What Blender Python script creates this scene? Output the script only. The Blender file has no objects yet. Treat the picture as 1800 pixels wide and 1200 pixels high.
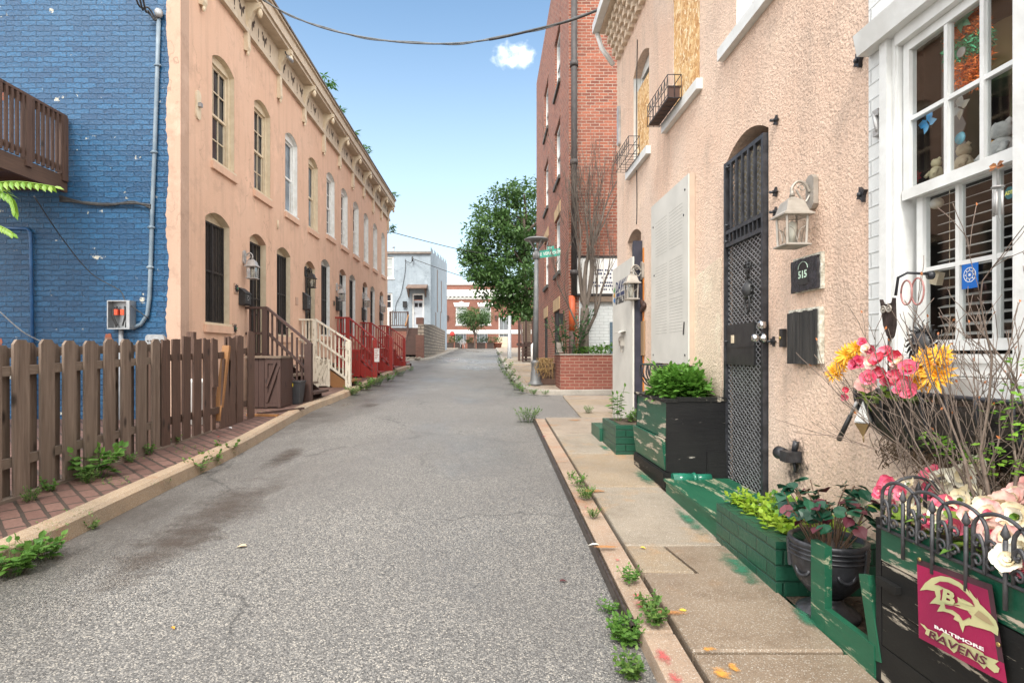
import bpy, bmesh, math, random
from mathutils import Vector, Matrix
from mathutils.geometry import tessellate_polygon
R = math.radians
rnd = random.Random(7)
SC = bpy.context.scene
COL = SC.collection
EYE = 1.3; SL = 0.032; F = 1000.0
XL = -4.4; XR = 1.88
# ---------- camera model (1800x1200 photograph) ----------
# optical axis along the street at (862, 622): a level camera with a small lens shift
def ray(px, py): return Vector(((px-862)/F, 1.0, (622-py)/F))
CAM = Vector((0, 0, EYE))
def gz(y): return SL*min(y, 58.0)
def onX(px, py, X): d = ray(px, py); return CAM + d*(X/d.x)
def onY(px, py, Y): d = ray(px, py); return CAM + d*(Y/d.y)
def onG(px, py, dz=0.0):
    d = ray(px, py); return CAM + d*((dz-EYE)/(d.z-SL*d.y))
# ---------- mesh builder ----------
class MB:
    def __init__(s): s.v = []; s.f = []; s.m = []; s.mi = 0; s.sm = False; s.smf = []
    def face(s, idx): s.f.append(tuple(idx)); s.m.append(s.mi); s.smf.append(s.sm)
    def pts(s, ps):
        i = len(s.v); s.v.extend([Vector(p) for p in ps]); return list(range(i, i+len(ps)))
    def poly(s, ps): s.face(s.pts(ps))
    def box(s, x0, x1, y0, y1, z0, z1, rot=None, piv=None):
        c = [(x0,y0,z0),(x1,y0,z0),(x1,y1,z0),(x0,y1,z0),(x0,y0,z1),(x1,y0,z1),(x1,y1,z1),(x0,y1,z1)]
        if rot is not None:
            p = Vector(piv) if piv is not None else Vector(((x0+x1)/2,(y0+y1)/2,(z0+z1)/2))
            c = [rot @ (Vector(q)-p) + p for q in c]
        i = s.pts(c)
        for f in ((3,2,1,0),(4,5,6,7),(0,1,5,4),(1,2,6,5),(2,3,7,6),(3,0,4,7)): s.face([i[k] for k in f])
        return s
    def bar(s, a, b, w, h, up=(0,0,1)):
        """rectangular bar from a to b, w across, h along 'up'"""
        a = Vector(a); b = Vector(b); d = (b-a).normalized(); u = Vector(up)
        sd = d.cross(u)
        if sd.length < 1e-4: sd = d.cross(Vector((1,0,0)))
        sd.normalize(); u = sd.cross(d).normalized()
        sd *= w/2; u *= h/2
        i = s.pts([a-sd-u, a+sd-u, a+sd+u, a-sd+u, b-sd-u, b+sd-u, b+sd+u, b-sd+u])
        for f in ((0,1,2,3),(7,6,5,4),(4,5,1,0),(5,6,2,1),(6,7,3,2),(7,4,0,3)): s.face([i[k] for k in f])
        return s
    def tube(s, ps, r, n=6, cap=True):
        ps = [Vector(p) for p in ps]; rs = r if isinstance(r, (list, tuple)) else [r]*len(ps)
        old = s.sm; s.sm = True; prev = None; rings = []
        for k, p in enumerate(ps):
            d = (ps[min(k+1, len(ps)-1)]-ps[max(k-1, 0)])
            if d.length < 1e-7: d = Vector((0,0,1))
            d.normalize()
            if prev is None:
                a = d.cross(Vector((0,0,1)))
                if a.length < .05: a = d.cross(Vector((1,0,0)))
            else:
                a = prev - d*prev.dot(d)
                if a.length < 1e-4: a = d.cross(Vector((0.3,0.9,.1)))
            a.normalize(); prev = a; b = d.cross(a)
            rings.append(s.pts([p+(a*math.cos(2*math.pi*j/n)+b*math.sin(2*math.pi*j/n))*rs[k] for j in range(n)]))
        for A, B in zip(rings, rings[1:]):
            for j in range(n): s.face([A[j], A[(j+1)%n], B[(j+1)%n], B[j]])
        s.sm = old
        if cap: s.face(rings[0][::-1]); s.face(rings[-1])
        return s
    def lathe(s, c, prof, n=16, axis='Z', sm=True, sx=1, sy=1, ph=0):
        c = Vector(c); rings = []; old = s.sm; s.sm = sm
        for r, h in prof:
            q = []
            for j in range(n):
                t = 2*math.pi*j/n+ph; a = r*math.cos(t)*sx; b = r*math.sin(t)*sy
                q.append(c+Vector((a,b,h) if axis=='Z' else ((h,a,b) if axis=='X' else (a,h,b))))
            rings.append(s.pts(q))
        for A, B in zip(rings, rings[1:]):
            for j in range(n): s.face([A[j], A[(j+1)%n], B[(j+1)%n], B[j]])
        s.sm = old
        if prof[0][0] > 1e-5: s.face(rings[0][::-1])
        if prof[-1][0] > 1e-5: s.face(rings[-1])
        return s
    def prism(s, poly, fn, t0, t1):
        """poly: list of (a,b); fn(a,b,t)->3D; solid between t0 and t1"""
        tri = tessellate_polygon([[Vector((a,b,0)) for a,b in poly]])
        A = s.pts([fn(a,b,t0) for a,b in poly]); B = s.pts([fn(a,b,t1) for a,b in poly])
        n = len(poly)
        for t in tri: s.face([A[k] for k in t][::-1]); s.face([B[k] for k in t])
        for k in range(n): s.face([A[k], A[(k+1)%n], B[(k+1)%n], B[k]])
        return s
    def wall(s, outer, holes, fn, depth=0.0, rev=None):
        """flat wall with holes; reveals go back by depth; rev: material index of the reveals"""
        loops = [[Vector((a,b,0)) for a,b in outer]]+[[Vector((a,b,0)) for a,b in h] for h in holes]
        tri = tessellate_polygon(loops)
        i = s.pts([fn(v.x,v.y,0) for L in loops for v in L])
        for t in tri: s.face([i[k] for k in t])
        mi = s.mi
        if depth:
            if rev is not None: s.mi = rev
            for h in holes:
                A = s.pts([fn(a,b,0) for a,b in h]); B = s.pts([fn(a,b,depth) for a,b in h]); n = len(h)
                for k in range(n): s.face([A[k], A[(k+1)%n], B[(k+1)%n], B[k]])
        s.mi = mi
        return s
    def leaf(s, p, d, n, L, W, fold=.25, pts=3):
        """a leaf from p along d with normal n"""
        d = Vector(d).normalized(); n = Vector(n); sd = d.cross(n)
        if sd.length < 1e-3: sd = d.cross(Vector((.3,.5,.8)))
        sd.normalize(); n = sd.cross(d).normalized(); p = Vector(p)
        if pts <= 2:
            i = s.pts([p, p+d*L*.45+sd*W/2+n*fold*W*.5, p+d*L, p+d*L*.45-sd*W/2+n*fold*W*.5])
            s.face([i[0],i[1],i[2]]); s.face([i[0],i[2],i[3]])
            return
        mid = p+d*L*.5-n*.06*L; tip = p+d*L-n*.22*L
        i = s.pts([p, p+d*L*.22+sd*W*.38+n*fold*W*.3, p+d*L*.55+sd*W*.5+n*fold*W*.4-n*.06*L, tip, p+d*L*.55-sd*W*.5+n*fold*W*.4-n*.06*L, p+d*L*.22-sd*W*.38+n*fold*W*.3, mid])
        for f in ((0,1,6),(1,2,6),(2,3,6),(3,4,6),(4,5,6),(5,0,6)): s.face([i[k] for k in f])
    def petal(s, p, d, n, L, W, cup=.3, curl=.15):
        """smooth cupped petal"""
        d = Vector(d).normalized(); sd = d.cross(Vector(n))
        if sd.length < 1e-3: sd = d.cross(Vector((.3,.5,.8)))
        sd.normalize(); n = sd.cross(d).normalized(); p = Vector(p); rows = []; old = s.sm; s.sm = True
        for i, (t, w) in enumerate(((0,.12),(.25,.34),(.55,.5),(.82,.42),(1.0,.14))):
            rows.append(s.pts([p+d*L*(t-.0)+n*(L*(cup*t*t*.6-curl*max(0,t-.6)*1.6)+W*cup*((k-2)/2)**2*.35)+sd*W*w*(k-2)/2+n*rnd.uniform(-.02,.02)*L for k in range(5)]))
        for A, B in zip(rows, rows[1:]):
            for k in range(4): s.face([A[k],A[k+1],B[k+1],B[k]])
        s.sm = old
    def build(s, name, mats, parent=None, fix=False):
        me = bpy.data.meshes.new(name)
        off = Vector((0,0,0)); q = parent
        while q is not None: off += q.location; q = q.parent
        me.from_pydata([v-off for v in s.v], [], s.f)
        if not isinstance(mats, (list, tuple)): mats = [mats]
        for m in mats: me.materials.append(m)
        me.polygons.foreach_set('material_index', [min(k, len(mats)-1) for k in s.m])
        me.polygons.foreach_set('use_smooth', s.smf)
        uv = me.uv_layers.new(name='UVMap'); data = []
        me.update()
        for p in me.polygons:
            nx, ny, nz = map(abs, p.normal)
            for li in p.loop_indices:
                v = s.v[me.loops[li].vertex_index]
                if nz > .75: data += (v.x, v.y)
                elif nx > ny: data += (v.y, v.z)
                else: data += (v.x, v.z)
        uv.data.foreach_set('uv', data)
        o = bpy.data.objects.new(name, me); COL.objects.link(o)
        if parent is not None: o.parent = parent
        if fix:
            bm = bmesh.new(); bm.from_mesh(me); bmesh.ops.recalc_face_normals(bm, faces=bm.faces); bm.to_mesh(me); bm.free()
        return o
def tag(o, label=None, cat=None, group=None, kind=None):
    for k, v in (('label',label),('category',cat),('group',group),('kind',kind)):
        if v: o[k] = v
    return o
def thing(name, label, cat, loc, group=None):
    o = bpy.data.objects.new(name, None); COL.objects.link(o)
    o.location = Vector(loc); o.empty_display_size = .1
    return tag(o, label, cat, group)
def struct(mb, name, mats, **k): return tag(mb.build(name, mats, None, **k), kind='structure')
def single(mb, name, mats, label, cat, group=None, **k): return tag(mb.build(name, mats, None, **k), label, cat, group)
def text_mb(txt, fn, size, align='CENTER', ext=.002, space=1.0, shear=0, bold=0):
    """text as mesh: fn(a,b,t) places text-plane coordinates"""
    cu = bpy.data.curves.new('lettering', 'FONT'); cu.body = txt; cu.size = size; cu.align_x = align; cu.space_character = space
    cu.extrude = ext; cu.shear = shear; cu.resolution_u = 2; cu.offset = bold
    ob = bpy.data.objects.new('lettering', cu); COL.objects.link(ob)
    dg = bpy.context.evaluated_depsgraph_get(); me = ob.evaluated_get(dg).to_mesh()
    mb = MB(); i = mb.pts([fn(v.co.x, v.co.y, v.co.z) for v in me.vertices])
    for p in me.polygons: mb.face([i[k] for k in p.vertices])
    ob.evaluated_get(dg).to_mesh_clear(); bpy.data.objects.remove(ob); bpy.data.curves.remove(cu)
    return mb
def arch(a0, a1, b0, b1, rise, n=8):
    """opening outline counter-clockwise: flat bottom b0, springs at b1, segmental arch"""
    out = [(a0,b0),(a1,b0)]
    for k in range(n+1):
        t = k/n; out.append((a1+(a0-a1)*t, b1+rise*(1-(2*t-1)**2)))
    return out
def copy_tree(o, parent=None, name=None):
    c = o.copy(); COL.objects.link(c); c.parent = parent
    for ch in list(o.children): copy_tree(ch, c)
    return c
def jit(a): return rnd.uniform(-a, a)
def bez(ps, n=8):
    """Catmull-Rom through points"""
    ps = [Vector(p) for p in ps]; out = []
    for k in range(len(ps)-1):
        p0 = ps[max(k-1,0)]; p1 = ps[k]; p2 = ps[k+1]; p3 = ps[min(k+2,len(ps)-1)]
        for j in range(n):
            t = j/n
            out.append(.5*((2*p1)+(p2-p0)*t+(2*p0-5*p1+4*p2-p3)*t*t+(3*p1-p0-3*p2+p3)*t**3))
    out.append(ps[-1]); return out
# ---------- materials ----------
class NT:
    def __init__(s, name):
        s.mat = bpy.data.materials.new(name); s.mat.use_nodes = True; s.t = s.mat.node_tree; s.n = s.t.nodes
        s.b = s.n['Principled BSDF']; s.tc = s.n.new('ShaderNodeTexCoord')
    def new(s, ty, **k):
        q = s.n.new('ShaderNode'+ty)
        for a, v in k.items(): setattr(q, a, v)
        return q
    def put(s, node, **k):
        for a, v in k.items():
            a = a.replace('_', ' ')
            if isinstance(v, bpy.types.NodeSocket): s.t.links.new(v, node.inputs[a])
            else: node.inputs[a].default_value = (v+(1,) if isinstance(v, tuple) and len(v)==3 and node.inputs[a].type=='RGBA' else v)
        return node
    def co(s, src='Object', scale=(1,1,1), rot=(0,0,0), loc=(0,0,0)):
        m = s.new('Mapping'); s.t.links.new(s.tc.outputs[src], m.inputs[0])
        m.inputs['Scale'].default_value = scale; m.inputs['Rotation'].default_value = rot; m.inputs['Location'].default_value = loc
        return m.outputs[0]
    def noise(s, vec, scale, detail=4, rough=.55, dist=0):
        q = s.put(s.new('TexNoise'), Vector=vec, Scale=scale, Detail=float(detail), Roughness=rough, Distortion=dist); return q.outputs['Fac']
    def vor(s, vec, scale, out='Color', feature='F1', rand=1.0):
        q = s.new('TexVoronoi', feature=feature); s.put(q, Vector=vec, Scale=scale, Randomness=rand); return q.outputs[out]
    def ramp(s, fac, stops, interp='LINEAR'):
        q = s.new('ValToRGB'); s.t.links.new(fac, q.inputs[0]); cr = q.color_ramp; cr.interpolation = interp
        while len(cr.elements) < len(stops): cr.elements.new(.5)
        for e, (p, c) in zip(cr.elements, stops):
            e.position = p; e.color = ((c,c,c,1) if isinstance(c, (int,float)) else tuple(c)+(1,))
        return q.outputs['Color']
    def mix(s, fac, a, b, mode='MIX'):
        q = s.new('Mix', data_type='RGBA', blend_type=mode)
        for sock, v in ((q.inputs[0], fac), (q.inputs[6], a), (q.inputs[7], b)):
            if isinstance(v, bpy.types.NodeSocket): s.t.links.new(v, sock)
            else: sock.default_value = (tuple(v)+(1,) if isinstance(v, tuple) and len(v)==3 else v)
        return q.outputs[2]
    def math(s, op, a, b=0.0):
        q = s.new('Math', operation=op)
        for sock, v in ((q.inputs[0], a), (q.inputs[1], b)):
            if isinstance(v, bpy.types.NodeSocket): s.t.links.new(v, sock)
            else: sock.default_value = v
        return q.outputs[0]
    def sep(s, vec):
        q = s.new('SeparateXYZ'); s.t.links.new(vec, q.inputs[0]); return q.outputs
    def bump(s, h, strength=.5, dist=.01, prev=None):
        q = s.new('Bump'); s.put(q, Height=h, Strength=strength, Distance=dist)
        if prev: s.t.links.new(prev, q.inputs['Normal'])
        return q.outputs['Normal']
    def done(s, color=None, rough=None, normal=None, metal=None, spec=None):
        for nm, v in (('Base Color',color),('Roughness',rough),('Normal',normal),('Metallic',metal),('Specular IOR Level',spec)):
            if v is None: continue
            if isinstance(v, bpy.types.NodeSocket): s.t.links.new(v, s.b.inputs[nm])
            else: s.b.inputs[nm].default_value = (tuple(v)+(1,) if isinstance(v, tuple) else v)
        return s.mat
def h3(h):
    h = h.lstrip('#'); c = [int(h[k:k+2],16)/255 for k in (0,2,4)]
    return tuple(x/12.92 if x <= .04045 else ((x+.055)/1.055)**2.4 for x in c)
def plain(name, c1, c2=None, scale=6, rough=.7, bump=0, bscale=40, metal=0, stretch=(1,1,1), lo=.35, hi=.65, spec=.5, src='Object'):
    t = NT(name); v = t.co(src, stretch)
    if c2 is None: c2 = tuple(x*.75 for x in c1)
    c = t.mix(t.ramp(t.noise(v, scale, 6), [(lo,0),(hi,1)]), c1, c2)
    n = t.bump(t.noise(v, bscale, 5), bump, .01) if bump else None
    return t.done(c, rough, n, metal, spec)
def wood(name, c1, c2, rough=.75, axis='Z', bump=.35, grain=60, paint=None, chip=.6):
    t = NT(name)
    st = {'Z':(1,1,.06),'X':(.06,1,1),'Y':(1,.06,1)}[axis]
    v = t.co('Object', st); w = t.noise(v, grain, 5, .6, .6); bg = t.noise(t.co(), 3.0, 3)
    c = t.mix(t.ramp(w, [(.32,0),(.68,1)]), c1, c2)
    c = t.mix(t.ramp(bg, [(.35,0),(.7,.55)]), c, tuple(x*.55 for x in c1))
    oi = t.new('ObjectInfo'); c = t.mix(t.ramp(oi.outputs['Random'], [(0,.0),(1,.5)]), c, tuple(x*.45 for x in c1))
    kn = t.vor(t.co('Object', tuple(1 if x==1 else .45 for x in st)), 5.5, 'Distance'); c = t.mix(t.ramp(kn, [(.06,.9),(.16,0)]), c, tuple(x*.3 for x in c2))
    if paint:
        ch = t.noise(t.co('Object', tuple(1 if x==1 else .25 for x in st)), 22, 6, .65)
        c = t.mix(t.ramp(ch, [(chip,0),(chip+.05,1)]), paint if isinstance(paint, tuple) else paint, c)
    return t.done(c, rough, t.bump(w, bump, .004))
def brickmat(name, c1, c2, mortar, bw=.215, rh=.073, ms=.006, bump=.6, rough=.85, var=.5, src='UV', offset=.5, rot=0, paint=None, chip=.7, smooth=.1, wobble=.01, relief=.35):
    t = NT(name); v = t.co(src, rot=(0,0,rot))
    wob = t.noise(t.co(src), 7, 2); wv = t.new('VectorMath', operation='MULTIPLY_ADD')
    q = t.new('TexNoise'); t.put(q, Vector=t.co(src), Scale=9.0, Detail=2.0)
    t.t.links.new(q.outputs['Color'], wv.inputs[0]); wv.inputs[1].default_value = (wobble,wobble,0); t.t.links.new(v, wv.inputs[2])
    b = t.new('TexBrick', offset=offset); t.put(b, Vector=wv.outputs[0], Color1=c1, Color2=c2, Mortar=mortar, Scale=1.0, Mortar_Size=ms, Mortar_Smooth=smooth, Bias=0.0, Brick_Width=bw, Row_Height=rh)
    nz = t.noise(t.co(src), 30, 6, .6); big = t.noise(t.co(src), 1.1, 5, .6)
    c = b.outputs['Color']
    c = t.mix(t.ramp(nz, [(.3,0),(.75,var)]), c, tuple(x*.45 for x in c1))
    c = t.mix(t.ramp(big, [(.4,0),(.75,.5)]), c, tuple(x*.6+.01 for x in c2))
    if paint:
        chp = t.noise(t.co(src), 3.5, 9, .72); c = t.mix(t.ramp(chp, [(chip,0),(chip+.02,1)]), c, paint)
    hgt = t.mix(relief, t.math('SUBTRACT', 1.0, b.outputs['Fac']), nz)
    return t.done(c, rough, t.bump(hgt, bump, .012))
def stucco(name, c1, c2, bump=.7, bs=38, streak=.4, patch=None, rough=.92, cracks=.6, crev_shade=0):
    t = NT(name); v = t.co()
    n1 = t.noise(v, bs, 6, .6, .3); n2 = t.noise(v, bs*.35, 4, .6); big = t.noise(v, .8, 6, .6); st = t.noise(t.co('Object', (6,6,.5)), 1.0, 6, .6)
    c = t.mix(t.ramp(big, [(.35,0),(.68,1)]), c1, c2)
    c = t.mix(t.ramp(st, [(.5,0),(.8,streak)]), c, tuple(x*.55 for x in c2))
    c = t.mix(t.ramp(n1, [(.56,0),(.75,.35)]), c, tuple(x*.5 for x in c1))
    if patch: c = t.mix(t.ramp(t.noise(v, .55, 3), [(.5,0),(.62,.8)]), c, patch)
    blot = t.noise(t.co(loc=(4,2,1)), 2.6, 9, .74); c = t.mix(t.ramp(blot, [(.53,0),(.68,.5)]), c, tuple(x*.6 for x in c2))
    c = t.mix(t.ramp(t.noise(t.co(loc=(1,7,3)), 1.6, 8, .7), [(.54,0),(.66,.55)]), c, tuple(min(.8,x*1.18+.03) for x in c1))
    dv = t.new('VectorMath', operation='MULTIPLY_ADD'); qn = t.new('TexNoise'); t.put(qn, Vector=v, Scale=2.2, Detail=6.0)
    t.t.links.new(qn.outputs['Color'], dv.inputs[0]); dv.inputs[1].default_value = (.7,.7,.5); t.t.links.new(t.co('Object', (.7,.7,.3)), dv.inputs[2])
    crk = t.math('MULTIPLY', t.ramp(t.vor(dv.outputs[0], .8, 'Distance', 'DISTANCE_TO_EDGE'), [(0,1),(.007,0)]), t.ramp(t.noise(v, .7, 2), [(.46,0),(.6,cracks)]))
    c = t.mix(crk, c, tuple(x*.35 for x in c1))
    vd = t.vor(t.co(), bs*1.3, 'Distance'); n3 = t.noise(v, bs*3.2, 3, .6)
    if crev_shade: c = t.mix(t.ramp(t.noise(t.co(loc=(5,5,2)), 34, 9, .74), [(.50,0),(.64,crev_shade)]), c, tuple(x*.42 for x in c2)); c = t.mix(t.ramp(t.noise(t.co(loc=(9,1,4)), 30, 9, .72), [(.53,0),(.68,crev_shade*.8)]), c, tuple(min(.86,x*1.2+.04) for x in c1))  # crevice shading of the rough dash painted into the colour, with paler flecks
    hh = t.mix(.35, t.mix(.45, n1, n2), t.mix(.5, vd, n3))
    return t.done(c, rough, t.bump(hh, bump, .02))
def leafmat(name, c1, c2, rough=.5, trans=.25):
    t = NT(name)
    oi = t.new('NewGeometry'); r = oi.outputs['Random Per Island']
    c = t.mix(r, c1, c2)
    c = t.mix(t.math('MULTIPLY', t.noise(t.co(), 3.0, 3), .5), c, tuple(x*.5 for x in c1))
    m = t.done(c, rough, None, 0, .35)
    tr = t.new('BsdfTranslucent'); t.t.links.new(t.mix(.5, c, c2), tr.inputs[0])
    ms = t.new('MixShader'); ms.inputs[0].default_value = trans
    t.t.links.new(t.b.outputs[0], ms.inputs[1]); t.t.links.new(tr.outputs[0], ms.inputs[2])
    t.t.links.new(ms.outputs[0], t.n['Material Output'].inputs[0])
    return m
def glass_dark(name, col=(.02,.024,.03), rough=.06, wav=.02):
    t = NT(name); n = t.noise(t.co('Object',(1,1,1)), 2.5, 2)
    c = t.mix(t.ramp(t.noise(t.co(), 1.7, 4), [(.4,0),(.7,1)]), col, tuple(x*2.6+.01 for x in col))
    return t.done(c, rough, t.bump(n, wav, .2), 0, .6)
def glass_clear(name):
    t = NT(name); tr = t.new('BsdfTransparent'); gl = t.new('BsdfGlossy'); gl.inputs['Roughness'].default_value = .03
    tr.inputs[0].default_value = (.88,.9,.9,1)
    fr = t.new('LayerWeight'); fr.inputs[0].default_value = .5
    ms = t.new('MixShader'); t.t.links.new(t.math('ADD', .05, t.math('MULTIPLY', t.math('POWER', fr.outputs['Facing'], 3.0), .8)), ms.inputs[0])
    t.t.links.new(tr.outputs[0], ms.inputs[1]); t.t.links.new(gl.outputs[0], ms.inputs[2])
    t.t.links.new(ms.outputs[0], t.n['Material Output'].inputs[0]); return t.mat
def asphalt():
    t = NT('asphalt'); v = t.co(); xyz = t.sep(v)
    q = t.new('TexVoronoi'); t.put(q, Vector=v, Scale=130.0); cell = q.outputs['Color']; dist = q.outputs['Distance']
    cs = t.sep(cell)[0]
    stone = t.ramp(cs, [(0,(.035,.035,.036)),(.3,(.125,.12,.113)),(.6,(.225,.215,.20)),(.84,(.345,.322,.288)),(1,(.48,.44,.375))])
    q2 = t.new('TexVoronoi'); t.put(q2, Vector=v, Scale=240.0); fine = t.ramp(t.sep(q2.outputs['Color'])[1], [(0,(.02,.02,.021)),(1,(.22,.215,.205))])
    c = t.mix(t.ramp(dist, [(.45,0),(.6,.9)]), stone, fine)
    big = t.noise(v, .55, 6, .62); c = t.mix(t.ramp(big, [(.38,0),(.68,.55)]), c, (.115,.108,.102))
    # worn paler wheel lanes, dark dirt along the left gutter
    gut = t.math('ADD', xyz[0], t.math('MULTIPLY', t.noise(t.co('Object',(1,.35,1)), 1.4, 6, .65), 2.2))
    gm = t.ramp(t.math('MULTIPLY', t.math('ADD', gut, 1.85), .45), [(.1,.85),(.5,0)])
    gm = t.math('MULTIPLY', gm, t.ramp(t.noise(t.co('Object',(1,.6,1), loc=(2,5,0)), .9, 7, .7), [(.36,.15),(.62,1)]))
    c = t.mix(gm, c, (.05,.042,.036))
    wet = t.ramp(t.noise(t.co('Object',(1,.5,1), loc=(.3,.2,0)), .42, 5, .6), [(.48,0),(.66,1)])
    c = t.mix(t.math('MULTIPLY', wet, .2), c, (.10,.098,.095))
    # cracks
    dv = t.new('VectorMath', operation='MULTIPLY_ADD'); qn = t.new('TexNoise'); t.put(qn, Vector=v, Scale=1.6, Detail=5.0)
    t.t.links.new(qn.outputs['Color'], dv.inputs[0]); dv.inputs[1].default_value = (1.1,1.1,0); t.t.links.new(v, dv.inputs[2])
    ed = t.vor(dv.outputs[0], .38, 'Distance', 'DISTANCE_TO_EDGE'); cr = t.ramp(ed, [(.0,1),(.0075,0)])
    crm = t.math('MULTIPLY', cr, t.ramp(t.noise(v, .45, 2), [(.42,0),(.56,.6)]))
    c = t.mix(crm, c, (.03,.03,.03))
    rough = t.mix(wet, (.6,.6,.6), (.22,.22,.22))
    hh = t.mix(.5, t.math('SUBTRACT', .8, dist), t.math('MULTIPLY', cs, .5))
    return t.done(c, rough, t.bump(hh, .55, .008), 0, .4)
def concrete(name, c1, c2, stain, rough=.8, speck=True, rust=None):
    t = NT(name); v = t.co()
    big = t.noise(v, 1.3, 7, .62); fine = t.noise(v, 90, 4, .7); mid = t.noise(v, 5, 8, .7)
    c = t.mix(t.ramp(big, [(.35,0),(.65,1)]), c1, c2)
    c = t.mix(t.ramp(mid, [(.5,0),(.72,.6)]), c, stain)
    if rust: c = t.mix(t.ramp(t.noise(t.co(loc=(3,1,0)), 1.8, 7, .66), [(.56,0),(.7,.75)]), c, rust)
    sp = t.vor(v, 300, 'Color'); c = t.mix(t.ramp(t.sep(sp)[0], [(.88,0),(.95,.4)]), c, (.7,.68,.62))
    c = t.mix(t.ramp(t.sep(sp)[1], [(.88,0),(.95,.5)]), c, (.08,.07,.06))
    rg = t.mix(t.ramp(big, [(.4,0),(.6,1)]), (rough,)*3, (rough*.75,)*3)
    return t.done(c, rg, t.bump(t.mix(.4, mid, fine), .35, .01))
def osb():
    t = NT('strand_board'); 
    v = t.co('Object'); q = t.new('TexVoronoi'); 
    dv = t.new('VectorMath', operation='MULTIPLY_ADD'); qn = t.new('TexNoise'); t.put(qn, Vector=v, Scale=7.0, Detail=3.0)
    t.t.links.new(qn.outputs['Color'], dv.inputs[0]); dv.inputs[1].default_value = (.3,.3,.3); t.t.links.new(v, dv.inputs[2])
    m = t.new('Mapping'); t.t.links.new(dv.outputs[0], m.inputs[0]); m.inputs['Scale'].default_value = (1,1,.35); m.inputs['Rotation'].default_value = (.6,0,0)
    t.put(q, Vector=m.outputs[0], Scale=42.0)
    c = t.ramp(t.sep(q.outputs['Color'])[0], [(0,(.40,.19,.06)),(.45,(.60,.34,.13)),(.8,(.74,.53,.27)),(1,(.84,.73,.52))])
    return t.done(c, .75, t.bump(q.outputs['Distance'], .3, .01))
# ---------- camera ----------
cd = bpy.data.cameras.new('camera'); cam = bpy.data.objects.new('camera', cd); COL.objects.link(cam)
cd.sensor_width = 36; cd.lens = 20.0; cd.clip_start = .05; cd.clip_end = 2000
cd.shift_x = 38/1800; cd.shift_y = 22/1800
cam.location = (0, 0, EYE); cam.rotation_euler = (R(90), 0, 0)
SC.camera = cam
# ---------- world and sun ----------
SUN_EL, SUN_AZ = 48, 193      # azimuth measured clockwise from +Y
W = bpy.data.worlds.new("World"); SC.world = W; W.use_nodes = True
wt = W.node_tree; bg = wt.nodes['Background']
def wn(ty, **k):
    q = wt.nodes.new('ShaderNode'+ty)
    for a, v in k.items(): setattr(q, a, v)
    return q
def wmath(op, a, b=0.0, cl=False):
    q = wn('Math', operation=op); q.use_clamp = cl
    for s_, v in ((q.inputs[0], a), (q.inputs[1], b)):
        if isinstance(v, bpy.types.NodeSocket): wt.links.new(v, s_)
        else: s_.default_value = v
    return q.outputs[0]
def wmix(f, a, b):
    q = wn('Mix', data_type='RGBA')
    for s_, v in ((q.inputs[0], f), (q.inputs[6], a), (q.inputs[7], b)):
        if isinstance(v, bpy.types.NodeSocket): wt.links.new(v, s_)
        else: s_.default_value = v if not isinstance(v, tuple) else v+(1,)
    return q.outputs[2]
def wstep(x, lo, hi):
    q = wn('MapRange', interpolation_type='SMOOTHSTEP'); wt.links.new(x, q.inputs[0]); q.inputs[1].default_value = lo; q.inputs[2].default_value = hi
    return q.outputs[0]
sky = wn('TexSky', sky_type='NISHITA', sun_disc=False, sun_elevation=R(SUN_EL), sun_rotation=R(SUN_AZ), air_density=1.0, dust_density=1.2, ozone_density=1.5)
tc = wn('TexCoord'); sp = wn('SeparateXYZ'); wt.links.new(tc.outputs['Generated'], sp.inputs[0])
dx, dy, dz = sp.outputs
nz = wn('TexNoise'); wt.links.new(tc.outputs['Generated'], nz.inputs[0]); nz.inputs['Scale'].default_value = 5; nz.inputs['Detail'].default_value = 8; nz.inputs['Roughness'].default_value = .6
n_ = nz.outputs['Fac']
# unseen bright cloud added overhead and behind to light the walls; clear blue north
back = wstep(wmath('SUBTRACT', wmath('MULTIPLY', dz, .9), wmath('MULTIPLY', dy, .9)), -.15, .35)
cover = wmath('MULTIPLY', back, wstep(n_, .30, .52))
def puff(px, py, rx, ry, amt):
    d = ray(px, py).normalized(); h = Vector((d.y, -d.x, 0)).normalized(); u = h.cross(d)
    def dot(v):
        q = wn('VectorMath', operation='DOT_PRODUCT'); wt.links.new(tc.outputs['Generated'], q.inputs[0]); q.inputs[1].default_value = v; return q.outputs['Value']
    a = wmath('DIVIDE', dot(h), rx); b = wmath('DIVIDE', dot(u), ry)
    n2 = wn('TexNoise'); wt.links.new(tc.outputs['Generated'], n2.inputs[0]); n2.inputs['Scale'].default_value = 85; n2.inputs['Detail'].default_value = 9
    r2 = wmath('ADD', wmath('ADD', wmath('MULTIPLY', a, a), wmath('MULTIPLY', b, b)), wmath('MULTIPLY', wmath('SUBTRACT', n2.outputs['Fac'], .5), 4.5))
    return wmath('MULTIPLY', wmath('MULTIPLY', wstep(r2, 1.9, -1.6), amt), wstep(dot(d), .5, .6))
cl = puff(903, 97, .027, .016, .6)
cover = wmath('MAXIMUM', cover, cl)
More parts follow.
